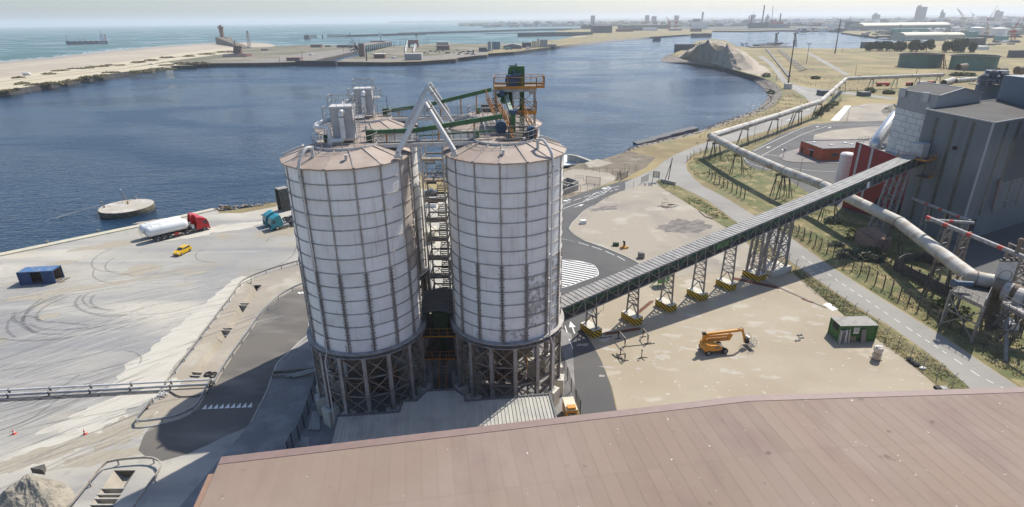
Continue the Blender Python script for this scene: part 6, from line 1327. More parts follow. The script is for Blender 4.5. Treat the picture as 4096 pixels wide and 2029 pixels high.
for k in range(20): mb=MB(); x=Lc*k/20; mb.quad((x,-.02,Hc),(x+Lc/40,-.02,Hc+.04),(x+Lc/40,Wc+.02,Hc+.04),(x,Wc+.02,Hc)); mb.quad((x+Lc/40,-.02,Hc+.04),(x+Lc/20,-.02,Hc),(x+Lc/20,Wc+.02,Hc),(x+Lc/40,Wc+.02,Hc+.04)); part(t,'roof_rib',mb,'blue_box_roof')
for k in range(6): mb=MB(); mb.box((Lc+.5+random.random()*.5,.3+k*.35,.1),(1.0,.2,.05),rz=random.random()); part(t,'loose_board',mb,'timber')
# upright olive container with open front
q0_=g('AE',545,700); t=lthing('upright_container','tall olive container stood on end with a dark open face near the water','container',q0_,head(g('AE',480,185,5.9),g('AE',655,265,5.9)))
Hh=6.0; W1,W2=2.5,2.6
part(t,'side_wall',corr_wall((W1,0,0),(W1,W2,0),0,Hh,step=.5,dep=.09),'olive_box'); part(t,'side_wall',corr_wall((0,0,0),(0,W2,0),0,Hh,side=-1),'olive_box'); part(t,'back_wall',corr_wall((0,W2,0),(W1,W2,0),0,Hh,side=-1),'dark')
for k in range(12): mb=MB(); mb.bb((W1-.02,0,.3+k*.47),(W1+.07,W2,.42+k*.47)); part(t,'rib',mb,'olive_box')
for k in range(9): mb=MB(); mb.bb((0+k*W1/9,0,Hh),(W1*(k+.7)/9,W2,Hh+.07)); part(t,'top_rib',mb,'box_roof')
mb=MB(); mb.bb((0,0,Hh-.05),(W1,W2,Hh)); 
for x in (0,W1): mb.bb((x-.09,-.06,0),(x+.09,.12,Hh))
mb.bb((0,-.06,Hh-.2),(W1,.1,Hh)); part(t,'frame',mb,'olive_box')
# mooring dolphin
L_,R_=g('E',768,262,-2.4),g('E',1213,225,-2.4); c=(L_+R_)/2; r=(L_-R_).length/2*.97; t=thing('mooring_dolphin','round concrete mooring dolphin in the water off the quay','mooring',(c.x,c.y,-4.2))
K('dolphin_top',(.40,.36,.30),[((.50,.48,.45),.3,.5,.62,None,8,.9),((.25,.20,.14),.5,.56,.66,None,8,.8)],rough=.9); K('dolphin_side',(.13,.11,.075),[((.20,.17,.12),.8,.5,.6),((.10,.10,.04),.4,.55,.65)],rough=.95)
mb=MB(); mb.lathe((c.x,c.y,0),[(r-.15,-5),(r-.15,-3.5),(r,-3.4),(r,-2.5),(r-.12,-2.4)],48); part(t,'wall',mb,'dolphin_side',True); mb=MB(); mb.lathe((c.x,c.y,0),[(r-.12,-2.41),(r-.12,-2.38)],48); part(t,'deck',mb,'dolphin_top')
p=g('E',985,215,-2.4); mb=MB()
for k in range(3): a=k*2.1; mb.bar((p.x+.9*cos(a),p.y+.9*sin(a),-2.4),(p.x,p.y,.4),.07)
mb.bar((p.x,p.y,-1),(p.x,p.y,1.2),.05); mb.bar((p.x-.5,p.y,-.6),(p.x+.5,p.y,-.6),.05); mb.bar((p.x+1,p.y,-2.0),(p.x+2.6,p.y+.4,-1.8),.05); mb.bar((p.x-2.2,p.y-.6,-2.1),(p.x-.4,p.y,-1.4),.06); part(t,'light_frame',mb,'rust_steel')
p=g('E',1005,228,-2.4); mb=MB(); mb.box((p.x,p.y,-2.0),(.5,.1,.8)); part(t,'sign_plate',mb,'orange_paint')
for x,y in ((798,228),(820,258),(1070,190)): p=g('E',x,y,-2.4); mb=MB(); mb.lathe((p.x,p.y,-2.4),[(.25,0),(.2,.4),(.35,.55),(.3,.65)],10); part(t,'bollard',mb,'rust_steel')
bp_=g('E',798,232,-2.0)
for k,(x,y,lb)in enumerate(((0,393,'upper pale mooring rope stretched left from the round dolphin'),(0,420,'lower pale mooring rope stretched left from the round dolphin'))):
 e=gd('E',x-500,y+95,bp_.y-20); mb=MB(); L=[bp_.lerp(e,f/14)-V3((0,0,1.4*sin(pi*f/14)))for f in range(15)]; mb.tube(L,.07,5); single('mooring_rope',lb,'rope',mb,'pale_paint',group=None)
for x,y in ((945,105),(1458-0,0)): pass
mb=MB(); p=g('E',945,118,-3.6); mb.sphere(p,.35,10,6,(1,.6,.5)); single('buoy','small white buoy behind the round dolphin','buoy',mb,'tank_white')
for x,y,lb in ((378,541,'dark bollard on the quay edge above the blue container'),(775,452,'dark bollard on the quay edge left of the tankers')): p=g('E',x,y); mb=MB(); mb.lathe((p.x,p.y,.1),[(.22,0),(.18,.35),(.3,.45),(.3,.55)],10); single('bollard',lb,'bollard',mb,'rust_steel')
# ---- guard rails
def guard_rail(path,label,post=2.6,m='galv',h=.72,double=True):
 P_=resample(cr(path,n=5),max(8,int(pathlen(path)/.9))); t=thing('guard_rail',label,'guard rail',(P_[0].x,P_[0].y,0)); side=[]
 for z,hh in ((h,.3),):
  mb=MB(); 
  for i in range(len(P_)-1): mb.bar((P_[i].x,P_[i].y,z),(P_[i+1].x,P_[i+1].y,z),.07,hh); mb.bar((P_[i].x,P_[i].y,z+.13),(P_[i+1].x,P_[i+1].y,z+.13),.12,.05)
  part(t,'rail',mb,m)
 n=max(2,int(pathlen(P_)/post)); Q_=resample(P_,n)
 for i,q in enumerate(Q_):
  dd=(Q_[min(i+1,n-1)]-Q_[max(i-1,0)]).normalized(); nn=V3((-dd.y,dd.x,0)); mb=MB(); mb.bar((q.x,q.y,0),(q.x,q.y,h+.1),.1,.14); part(t,'post',mb,'grey_steel')
 return t
K('rail_dusty',(.40,.36,.30),[((.28,.25,.21),1.5,.5,.65)],rough=.7)
guard_rail(gl('Q',[(1600,95),(1480,120),(1300,170),(1120,232),(1035,272),(988,303),(960,342),(900,428),(830,518),(760,613),(680,718),(640,773),(560,883),(465,1003),(370,1140),(350,1165)]),'dusty guard rail along the drain nearer the quay yard',3.0,'rail_dusty')
guard_rail(gl('Q',[(1570,290),(1500,318),(1400,365),(1320,415),(1230,498),(1150,575),(1070,695),(990,805),(905,928),(830,1043),(760,1165)])+gl('F',[(1590,350),(1500,520),(1430,582),(1340,622),(1250,642),(1120,660),(1060,668),(1035,655),(1035,640),(1060,610),(1155,495)]),'pale guard rail following the curved road and closing round the drain end',3.4,'galv')
guard_rail(gl('F',[(500,1340),(560,1276),(690,1115),(760,1030),(800,985),(850,965),(980,948),(1120,940),(1190,955),(1222,990),(1215,1030),(1150,1120),(1050,1260),(1020,1310)]),'looped guard rail round the lower drain near the dirt heap',3.0,'rail_dusty')
# ---- service pipes on the left
def floor_pipe(path,r,z,label,m='pale_paint',step=4.5):
 P_=[V3((p.x,p.y,z))for p in path]; t=thing('service_pipe',label,'pipe',(P_[0].x,P_[0].y,0)); mb=MB(); mb.tube(P_,r,10); part(t,'pipe',mb,m,True)
 Q_=resample(P_,max(2,int(pathlen(P_)/step)))
 for q in Q_: mb=MB(); mb.box((q.x,q.y,z/2),(.16,.2,z)); mb.box((q.x,q.y,z),(.08,r*2.3,r*2.3)); part(t,'saddle',mb,'dark_steel')
 return t
ext=lambda p,q,L: p+(p-q).normalized()*L
p0,p1=g('F',0,428),g('F',1590,345); floor_pipe([ext(p0,p1,25),p0,p1],.15,.62,'upper of two pale service pipes crossing the yard from the left edge')
p0,p1=g('F',0,455),g('F',1580,370); floor_pipe([ext(p0,p1,25),p0,p1],.13,.5,'lower of two pale service pipes crossing the yard from the left edge')
p0=g('F',0,482); floor_pipe([ext(p0,g('F',1260,412),25),p0]+gl('F',[(1200,415),(1275,408),(1325,440),(1360,452),(1480,448),(1560,420)]),.08,.15,'thin dark pipe kinked round the drain, beside the two service pipes','dark_steel',6)
mb=MB()
for k in range(8): p=g('F',1180+random.random()*70,420+random.random()*30); mb.tube([(p.x+.3*cos(a),p.y+.3*sin(a),.1+.05*k)for a in [k_*pi/4 for k_ in range(8)]],.05,5)
single('hose_coil','pale coiled hoses heaped at the bend of the service pipes','hose',mb,'pale_paint')
mb=MB(); p=[(1075,548),(1110,540),(1125,490),(1150,478),(1110,515),(1085,535)]; mb.tube([V3((*g('F',*q).xy,.15))for q in p],.1,6); single('broken_rail','broken rusty rail piece lying near the end of the pale guard rail','debris',mb,'rust_beam')
for (x,y,lb)in ((107,725,'red and white traffic cone at the far left'),(640,727,'red and white traffic cone to the right of the other')):
 p=g('F',x,y); t=thing('traffic_cone',lb,'traffic cone',p); mb=MB(); mb.bb((p.x-.22,p.y-.22,0),(p.x+.22,p.y+.22,.05)); part(t,'base',mb,'cone_red')
 mb=MB(); mb.lathe(p,[(.17,.05),(.14,.2)],10); mb.lathe(p,[(.11,.35),(.08,.5)],10); mb.lathe(p,[(.05,.62),(.03,.75)],10); part(t,'cone',mb,'cone_red'); mb=MB(); mb.lathe(p,[(.14,.2),(.11,.35)],10); mb.lathe(p,[(.08,.5),(.05,.62)],10); part(t,'white_band',mb,'sign_white')
for x,y,lb in ((710,1062,'dark tyre lying flat beside the guard rail'),(755,1072,'dark tyre leaning on junk beside the guard rail')):
 p=g('Q',x,y); mb=MB(); N_=20
 ring=[(p.x+.42*cos(2*pi*k/N_),p.y+.42*sin(2*pi*k/N_),.14+(.12*sin(2*pi*k/N_)if x > 730 else 0))for k in range(N_+1)]; mb.tube(ring,.14,8,False); single('tyre',lb,'tyre',mb,'black_rubber',True)
def noise_h(x,y,s=1.0):
 from mathutils import noise as nz; return nz.fractal(V3((x*s,y*s,3.7)),1.0,2.0,5)
def heap(name,label,outline,peak_px,hgt,m,rough_=.35,cat='heap',nseg=10,z0=0,ridge=None,sc=.6,notch=()):
 O_=resample(cr(outline,True,6)+[V3(outline[0])],72)[:-1]; pk=V3(peak_px); mb=MB(); rings=[]
 for j in range(nseg+1):
  f=j/nseg; row=[]
  for i,o_ in enumerate(O_):
   tgt=pk if ridge is None else pk+(V3(ridge)-pk)*max(0,min(1,(V3(o_)-pk).dot(V3(ridge)-pk)/(V3(ridge)-pk).length_squared))
   q=V3(o_).lerp(tgt,f); h=hgt*(f**1.15*(1.25-.25*f)); h += rough_*hgt*noise_h(q.x,q.y,sc)*min(1,f*2.5); 
   for nc,nr_ in notch: h *= lerp(.30,1,max(0,min(1,((q-nc).length/nr_-.72)/.28)))
   row.append(V3((q.x,q.y,z0+max(0,h)if j else z0)))
  rings.append(row)
 n_=len(O_)
 for j in range(nseg):
  for i in range(n_):
   q4=[rings[j][i],rings[j][(i+1)% n_],rings[j+1][(i+1)% n_],rings[j+1][i]]
   if (q4[1]-q4[0]).cross(q4[3]-q4[0]).z < 0: q4.reverse()
   mb.quad(*q4)
 return single(name,label,cat,mb,m)
heap('dirt_heap','grey brown dirt heap at the bottom left corner',gl('F',[(-60,1276),(0,1190),(80,1110),(200,1075),(330,1070),(480,1100),(560,1180),(540,1300),(400,1400),(60,1420)]),g('F',270,1170),2.6,'spoil_grey',.35,sc=.45)
mb=MB(); p=g('F',330,1062); mb.prism([(p.x-.9,p.y-.1),(p.x+.7,p.y-.4),(p.x+.2,p.y+.5)],.9,1.6); single('slab','dark broken slab sticking out on top of the dirt heap','debris',mb,'dark_steel')
# culvert mouth in the lower drain
# ---- trench with pipes beside the left silo
t=thing('pipe_trench','concrete edged pipe trench at the foot of the left silo','trench',g('F',2060,285)); 
for (a,b)in (((2052,270),(2390,238)),((2052,300),(2390,285)),((2052,270),(2052,300))): mb=MB(); p,q=g('F',*a),g('F',*b); mb.bar((p.x,p.y,.2),(q.x,q.y,.2),.22,.35); part(t,'kerb',mb,'rust_steel')
for k,(a,b)in enumerate((((100,545),(300,490)),((150,548),(340,497)))): mb=MB(); p=g('J',*a,.3); q=g('J',*b,.6); r2=g('J',460,455+k*22,.9); mb.tube([p,q,r2],.13,8); single('galvanised_pipe',('galvanised pipe running under the left silo, the upper one','galvanised pipe running under the left silo, the lower one')[k],'pipe',mb,'galv')
for k in range(16):
 a=g('J',285+k*6.5,985+random.random()*25,.12+.05*(k % 3)); b=g('J',320+k*3.5,838+random.random()*12,.12+.05*((k+1)% 3)); mb=MB(); mb.bar(a,b,.09,.07)
 if k == 0: bt=thing('bar_stack','stack of long grey steel bars beside the left silo legs','bars',(a.x,a.y,0))
 part(bt,'bar',mb,'galv' if k % 2 else 'grey_steel')
bt=thing('bar_stack','smaller stack of steel bars at the edge of the brown roof','bars',g('J',240,1100))
for k in range(9): mb=MB(); mb.bar(g('J',205+k*10,1140,.1),g('J',225+k*7,1060,.1),.08); part(bt,'bar',mb,'galv' if k % 3 else 'grey_steel')
def mesh_fence(name,label,pts,h,mpost='dark',panel=True,cat='fence',arm=None,wires=3,pw=.09,mp='mesh_cloth'):
 t=thing(name,label,cat,(pts[0].x,pts[0].y,0))
 for i,p in enumerate(pts):
  mb=MB(); mb.bar((p.x,p.y,0),(p.x,p.y,h),pw)
  if arm: mb.bar((p.x,p.y,h-.02),(p.x+arm[0],p.y+arm[1],h+arm[2]),pw)
  part(t,'post',mb,mpost)
 if panel:
  for a,b in zip(pts,pts[1:]): mb=MB(); mb.quad((a.x,a.y,.05),(b.x,b.y,.05),(b.x,b.y,h-.1),(a.x,a.y,h-.1)); part(t,'mesh_panel',mb,mp)
 if wires:
  mb=MB()
  for a,b in zip(pts,pts[1:]):
   for k in range(wires): z=h*(k+1)/wires-.05; mb.bar((a.x,a.y,z),(b.x,b.y,z),.018)
   if arm: mb.bar((a.x+arm[0],a.y+arm[1],h+arm[2]),(b.x+arm[0],b.y+arm[1],h+arm[2]),.018)
  part(t,'wire',mb,mpost,kind='stuff')
 return t
MM['mesh_cloth']=mat('mesh_cloth',(.05,.055,.06),alpha=.45,rough=.9)
MM['mesh_thin']=mat('mesh_thin',(.12,.11,.09),alpha=.13,rough=.9)
mesh_fence('mesh_fence','dark mesh fence left of the front left silo legs',gl('J',[(355,660),(325,765),(290,870),(252,985),(210,1092),(155,1156),(120,1230)]),2.2)
mesh_fence('mesh_fence','dark mesh fence between the right silo legs and the road',gl('K',[(1152,622),(1182,702),(1212,795),(1243,890),(1282,992),(1320,1082)]),2.2)
# yellow generator box
q0_=V3((6.42,56.5,0)); t=lthing('generator_box','yellow SALTI machine box beside the brown roof edge','generator',q0_,atan2(GX.y,GX.x))
mb=MB(); mb.bb((0,0,.25),(1.35,2.6,2.0)); part(t,'body',mb,'lift_yellow'); mb=MB(); mb.bb((-.03,-.03,2.0),(1.38,2.63,2.06)); part(t,'lid',mb,'far_cream'); mb=MB(); mb.bb((.1,.2,0),(1.25,2.4,.25)); part(t,'skid',mb,'dark')
mb=MB(); mb.bb((.15,.1,2.06),(1.2,.75,2.3)); part(t,'hatch',mb,'lift_yellow'); mb=MB(); mb.quad((.2,-.035,1.1),(1.15,-.035,1.1),(1.15,-.035,1.6),(.2,-.035,1.6)); part(t,'name_plate',mb,'dark')
o=link('lettering',text_mesh('SALTI',.38,'sign_white',.2),t,(.68,-.05,1.35),(pi/2,0,0))
# right-hand pedestals / walkway slabs by the road
for k in range(9): a=g('K',1132+k*6,905-k*28,.02); mb=MB()
# ---- metal stands
for i,(a,b,lb,hh)in enumerate((((590,485),(763,690),'dark metal trestle stand, the left one of the two near the striped blocks',1.5),((1220,440),(1345,600),'dark metal trestle stand on the right of its pair',1.5),((650,890),(762,1050),'dark metal trestle stand with a heap of scrap beneath',1.25))):
 p,q=g('AG',*a),g('AG',*b); d=(q-p).normalized(); n=V3((-d.y,d.x,0)); t=thing('trestle_stand',lb,'stand',p)
 for r_ in (p,q):
  mb=MB(); mb.bar(r_,r_+V3((0,0,hh)),.11); part(t,'post',mb,'dark'); mb=MB(); mb.bar(r_-n*.55+V3((0,0,.05)),r_+n*.55+V3((0,0,.05)),.1); part(t,'foot',mb,'dark')
 mb=MB(); mb.bar(p-d*.1+V3((0,0,hh)),q+d*.1+V3((0,0,hh)),.13,.1); part(t,'beam',mb,'rust_steel')
 mb=MB(); mb.bar(p+V3((0,0,hh*.55)),p+d*.6+V3((0,0,hh)),.06); mb.bar(q+V3((0,0,.1)),q-d*.5+V3((0,0,hh)),.05); part(t,'brace',mb,'dark')
 if i == 2:
  for k in range(14): mb=MB(); c=lerp(p,q,.5)+V3((random.uniform(-1.0,.3),random.uniform(-.6,.6),.12)); mb.box(c,(random.uniform(.3,1.1),.07,.06),rz=random.random()*3); 
  mb=MB(); mb.bar(p+V3((-1.2,.1,.1)),q+V3((-1.1,.8,.1)),.18,.12); mb.bar(p+V3((-.6,.1,.2)),q+V3((-.3,.3,.25)),.14,.1); mb.bar(p+V3((-.9,-.5,.1)),q+V3((-.1,.1,.15)),.1,.1); single('scrap_bars','rusty scrap bars below the lowest trestle stand','scrap',mb,'dark_steel')
p=g('AG',1185,970); t=thing('tripod_stand','small dark tripod stand on the gravel right of the scrap','stand',p); mb=MB(); mb.bar(p,p+V3((0,0,1.3)),.09); part(t,'post',mb,'dark'); mb=MB(); mb.lathe(p+V3((0,0,1.25)),[(.13,0),(.13,.12)],10); part(t,'head',mb,'dark')
for a in (0,3.6,5.0): mb=MB(); mb.bar(p+V3((0,0,.15)),p+V3((.9*cos(a),.9*sin(a),.03)),.07); part(t,'leg',mb,'dark')
def bars(label,a,b,n,spread,m,wd=.09,name='bar_pile'):
 a,b=V3(a),V3(b); d=(b-a).normalized(); nn=V3((-d.y,d.x,0)); t=thing(name,label,'bars',(a.x,a.y,0))
 for k in range(n): o_=nn*((k-(n-1)/2)*spread); j=random.uniform(-.3,.3); mb=MB(); mb.bar(a+o_+d*j+V3((0,0,.07)),b+o_*random.uniform(.6,1.3)+d*j+V3((0,0,.07)),wd,.08); part(t,'bar',mb,m)
 return t
bars('thin dark bar lying alone beside the trestle stands',g('AG',875,682),g('AG',1545,605),1,.1,'dark',.08)
bars('long rusty bars beside the striped block nearest the silos',g('AG',230,370),g('AG',1125,230),6,.12,'rust_beam',.07)
bars('dark tube across the road edge near the striped block',g('AG',135,475),g('AG',445,425),1,.1,'dark_steel',.14)
bars('short rusty bars between the second and third striped blocks',g('G',495,645),g('G',580,575),4,.16,'rust_beam',.1)
bars('dark red steel beams lying from the heavy trestle to the right',g('G',1035,445),g('G',1300,500),4,.28,'rust_beam',.16)
bars('long dark rusty beam lying along the gravel towards the green cabin',g('G',1210,460),g('I',372,605),2,.3,'rust_steel',.22)
bars('short rusty beam piece beside the long dark beam',g('I',205,543),g('I',280,572),2,.2,'rust_beam',.16)
for i,(x,y,lb)in enumerate(((180,806,'highest of the three small grey blocks on the gravel'),(190,826,'middle one of the three small grey blocks on the gravel'),(165,845,'lowest of the three small grey blocks on the gravel'))): p=g('I',x,y); mb=MB(); mb.box((p.x,p.y,.12),(.85,.28,.22),rz=.3); mb.box((p.x-.2,p.y,.26),(.12,.12,.1)); mb.box((p.x+.2,p.y+.05,.26),(.12,.12,.1)); single('small_block',lb,'block',mb,'concrete')
mb=MB(); q=gl('I',[(350,580),(395,568),(462,615),(418,628)],.03); mb.prism([(p.x,p.y)for p in q],.0,.06); single('steel_sheet','flat grey steel sheet lying on the grass verge','sheet',mb,'galv')
# ---- green cabin container
a,b,c=g('I',455,852),g('I',720,848),g('I',372,778); t=lthing('green_container','green container cabin with ribbed grey roof and a TEAM NET WORK poster','container',a,head(a,b)); Lg,Wg,Hg=(b-a).length,2.7,2.75
part(t,'side_wall',corr_wall((0,0,0),(Lg,0,0),.05,Hg-.05),'green_box'); part(t,'end_wall',corr_wall((0,0,0),(0,Wg*.99,0),.05,Hg-.05,side=-1),'green_box'); part(t,'end_wall',corr_wall((Lg,0,0),(Lg,Wg,0),.05,Hg-.05),'green_box'); part(t,'side_wall',corr_wall((0,Wg,0),(Lg,Wg,0),.05,Hg-.05),'green_box')
mb=MB()
for x in (0,Lg):
 for y in (0,Wg): mb.bb((x-.08,y-.08,0),(x+.08,y+.08,Hg))
for z in (.08,Hg-.08):
 for y in (0,Wg): mb.bb((0,y-.07,z-.08),(Lg,y+.07,z+.08))
part(t,'frame',mb,'green_box')
for k in range(24): mb=MB(); x=-.1+(Lg+.2)*k/24; e=(Lg+.2)/24; mb.quad((x,-.12,Hg+.02),(x+e*.6,-.12,Hg+.09),(x+e*.6,Wg+.1,Hg+.09),(x,Wg+.1,Hg+.02)); mb.quad((x+e*.6,-.12,Hg+.09),(x+e,-.12,Hg+.02),(x+e,Wg+.1,Hg+.02),(x+e*.6,Wg+.1,Hg+.09)); part(t,'roof_rib',mb,'box_roof')
mb=MB(); mb.quad((-.06,Wg*.15,1.6),(-.06,Wg*.75,1.6),(-.06,Wg*.75,2.5),(-.06,Wg*.15,2.5)); part(t,'opening',mb,'dark')
mb=MB(); x=Lg*.44; mb.bb((x-.42,-.12,1.45),(x+.42,-.08,2.45)); pb=part(t,'poster',mb,'sign_white')
o=link('lettering',text_mesh('TEAM\nNET\nWORK',.3,'sign_black'),t,(x,-.135,2.02),(pi/2,0,0))
# racks and boards leaning in front of it
def wpt(x,y,z): o_=V3((cos(head(a,b)),sin(head(a,b)),0)); n_=V3((-o_.y,o_.x,0)); p=a+o_*x+n_*y; return (p.x,p.y,z)
t2=thing('shelf_rack','upright white shelf rack in front of the green cabin','rack',wpt(.1,-.5,0))
for x in (.05,.75): mb=MB(); mb.bar(wpt(x,-.5,0),wpt(x,-.5,2.1),.08); mb.bar(wpt(x,-.15,0),wpt(x,-.15,2.1),.08); part(t2,'upright',mb,'far_white')
for k in range(8): mb=MB(); mb.bar(wpt(.05,-.33,.1+k*.27),wpt(.75,-.33,.1+k*.27),.4,.06); part(t2,'shelf',mb,'box_roof')
t2=thing('pallet','brown wooden pallet leaning under the poster','pallet',wpt(1.7,-.3,0))
for k in range(5): mb=MB(); mb.bar(wpt(1.5,-.35+k*.04,.1+k*.2),wpt(2.5,-.35+k*.04,.1+k*.2),.04,.12); part(t2,'board',mb,'timber')
for x in (1.55,2.0,2.45): mb=MB(); mb.bar(wpt(x,-.3,.05),wpt(x,-.12,1.0),.08); part(t2,'bearer',mb,'timber')
for x0,x1,m_,lb in ((.85,1.1,'plant_trim','narrow grey boards leaning next to the shelf rack'),(1.25,1.5,'box_roof','tall pale boards leaning left of the poster'),(3.2,3.9,'flat_roof','dark grey door leaning on the green cabin')):
 mb=MB(); q=[wpt(x0,-.55,0),wpt(x1,-.55,0),wpt(x1,-.15,2.2),wpt(x0,-.15,2.2)]; mb.bar(lerp(V3(q[0]),V3(q[1]),.5),lerp(V3(q[2]),V3(q[3]),.5),x1-x0,.08,up=(0,1,0)); single('leaning_board',lb,'board',mb,m_)
p=g('I',737,978); t=thing('bulk_bag','two pale bulk bags stacked on a pallet near the verge','bag',p)
for z0,z1,tw in ((.1,1.15,.0),(1.15,2.1,.3)):
 mb=MB(); mb.lathe((p.x,p.y,0),[(.5,z0),(.6,z0+.2),(.62,(z0+z1)/2),(.58,z1-.12),(.42,z1)],12,tw); part(t,'bag',mb,'bag_white',True)
mb=MB(); mb.bb((p.x-.6,p.y-.6,0),(p.x+.6,p.y+.6,.12)); part(t,'pallet_base',mb,'timber')
for k in range(5): mb=MB(); mb.box((p.x-.35+k*.17,p.y-.1+.1*(k % 2),2.15),(.16,.3,.1),rz=k*.5); part(t,'loose_block',mb,'far_white')
mb=MB()
for k in range(9): q=g('I',975+k*8,985+k*5.5); mb.sphere((q.x+random.uniform(-.2,.2),q.y,.2),random.uniform(.22,.42),7,5,(1.2,1,.6))
single('rubbish_bags','heap of black plastic rubbish bags on the verge','rubbish',mb,'black_rubber'); mb=MB(); q=g('I',1075,1052); mb.sphere((q.x,q.y,.18),.4,8,6,(1.3,.8,.5)); single('white_sack','small white sack at the end of the black rubbish bags','sack',mb,'tank_white')
mb=MB(); q=g('I',1215,1190); mb.bb((q.x-1.0,q.y-.5,0),(q.x-.3,q.y+.2,.3)); single('dark_crate','dark crate by the roof edge at the end of the verge','crate',mb,'dark'); mb=MB(); mb.bb((q.x-.2,q.y-.4,0),(q.x+.7,q.y+.3,.15)); single('concrete_slab','pale slab beside the dark crate at the roof edge','slab',mb,'kerb')
# ---- boom lift
a,b,c=g('AF',710,945),g('AF',1215,890),g('AF',490,760); th=head(a,b); t=lthing('boom_lift','orange yellow articulated boom lift with SALTI plate, parked on the gravel','boom lift',a,th); W3=2.1; B3=(b-a).length
for x in (0,B3):
 for y in (.0,W3-.1): 
  mb=MB(); mb.tube([(x,y-.02,.45),(x,y+.03,.45),(x,y+.30,.45),(x,y+.35,.45)],[.4,.47,.47,.4],20); w_=part(t,'wheel',mb,'black_rubber',True); s_=-1 if y < .5 else 1; mb=MB(); yy=y-.03 if s_ < 0 else y+.36; mb.tube([(x,yy-.01,.45),(x,yy+.02,.45)],.27,14); part(w_,'rim',mb,'wheel_grey')
mb=MB(); mb.bb((-.2,.45,.4),(B3+.2,W3-.2,.72)); part(t,'chassis',mb,'dark_steel')
mb=MB(); mb.extrude([(-.65,.8),(.2,.72),(1.5,.72),(2.1,.9),(1.9,1.35),(1.2,1.65),(.1,1.75),(-.45,2.0),(-.75,1.5)],.0,1.0); mb.lathe((.2,1.2,0),[(.7,.72),(1.0,.8),(1.05,1.5),(.9,1.85),(.5,2.0)],16); part(t,'turret',mb,'lift_yellow')
mb=MB(); mb.quad((.85,-.02,1.15),(1.6,-.02,1.15),(1.6,-.02,1.45),(.85,-.02,1.45)); part(t,'name_plate',mb,'dark'); link('lettering',text_mesh('SALTI',.26,'sign_white',.2),t,(1.22,-.035,1.3),(pi/2,0,0))
mb=MB(); mb.bar((-.3,1.2,1.9),(-.3,1.2,3.05),.45,.5); part(t,'riser',mb,'lift_yellow')
for (p,q,w_,h_)in (((-.4,1.2,3.0),(5.6,1.2,3.15),.3,.36),((0,1.2,2.55),(3.6,1.2,2.5),.3,.28),((.2,1.2,2.15),(3.5,1.2,2.1),.25,.16),((.2,1.2,1.85),(3.7,1.2,1.75),.3,.28),((3.5,1.2,1.75),(3.9,1.2,2.65),.32,.55)): mb=MB(); mb.bar(p,q,w_,h_); part(t,'boom',mb,'lift_yellow')
mb=MB(); mb.bar((5.6,1.2,3.2),(6.4,1.2,1.05),.2,.3); part(t,'jib',mb,'lift_yellow'); mb=MB(); mb.tube([(4.9,1.2,3.35),(5.4,1.2,3.5),(5.8,1.2,3.35)],.04,5); mb.bb((-.7,1.0,3.0),(-.2,1.4,3.35)); part(t,'hose',mb,'dark'); mb=MB(); mb.bb((6.3,.9,.85),(6.9,1.5,1.35)); mb.tube([(6.35,.8,1.5),(6.35,1.6,1.5)],.2,10); part(t,'rotator',mb,'dark')
mb=MB(); mb.bb((6.8,.2,.55),(7.6,2.3,.62)); bk=part(t,'basket_floor',mb,'dark_steel'); mb=MB(); 
for x in (6.8,7.6):
 for y in (.2,.9,1.6,2.3): mb.bar((x,y,.6),(x,y,1.7),.035)
for z in (1.15,1.7): mb.tube([(6.8,.2,z),(7.6,.2,z),(7.6,2.3,z),(6.8,2.3,z),(6.8,.2,z)],.022,5)
part(bk,'basket_rail',mb,'galv'); mb=MB(); mb.bb((6.75,1.1,1.35),(7.05,1.9,1.75)); part(bk,'control_box',mb,'galv')
# ---- dirt lot machines
p=g('G',375,262); mb=MB(); mb.tube([(p.x-.7,p.y+.2,.45),(p.x+.6,p.y,.45)],.42,14); mb.bb((p.x-.6,p.y-.3,0),(p.x+.5,p.y+.4,.12)); single('tank_drum','dark green drum lying on the kerb of the dirt lot','drum',mb,'green_dark')
p=g('G',420,275); t=thing('yellow_pump','yellow green pump with a dark upright elbow beside the drum','pump',p); mb=MB(); mb.lathe(p,[(.6,0),(.6,.3),(.3,.5),(.3,.9)],12); mb.tube([(p.x-.9,p.y-.1,.3),(p.x+.9,p.y-.1,.3)],.2,8); part(t,'pump',mb,'lift_yellow'); mb=MB(); mb.tube([(p.x,p.y,.9),(p.x,p.y,1.5),(p.x-.3,p.y,1.6)],.22,10); part(t,'elbow',mb,'dark')
p=g('G',520,330); mb=MB(); rbox(mb,(p.x-.75,p.y-.4,0),(p.x+.5,p.y+.5,1.25),.15); single('grey_cabinet','small grey cabinet by the kerb behind the conveyor','cabinet',mb,'flat_roof')
p=g('G',640,490); t=thing('green_machine','bright green round machine standing below the conveyor','machine',(p.x,p.y,0)); K('machine_green',(.10,.33,.10),rough=.45); mb=MB(); mb.tube([(p.x-.9,p.y+.2,1.5),(p.x+.7,p.y+.6,1.7)],1.0,18); part(t,'drum',mb,'machine_green',True); mb=MB(); mb.tube([(p.x-1.0,p.y+.15,1.5),(p.x-.85,p.y+.2,1.5)],.4,12); mb.tube([(p.x+.9,p.y+.5,1.7),(p.x+1.3,p.y+.9,2.6)],.35,10); part(t,'inlet',mb,'machine_green'); mb=MB(); mb.bar((p.x-1.2,p.y-.4,0),(p.x-.7,p.y+.1,1.3),.12); mb.bar((p.x+.8,p.y-.1,0),(p.x+.6,p.y+.5,1.2),.12); mb.bar((p.x-2.6,p.y-.4,.1),(p.x-.8,p.y+.2,1.4),.1); part(t,'leg',mb,'machine_green')
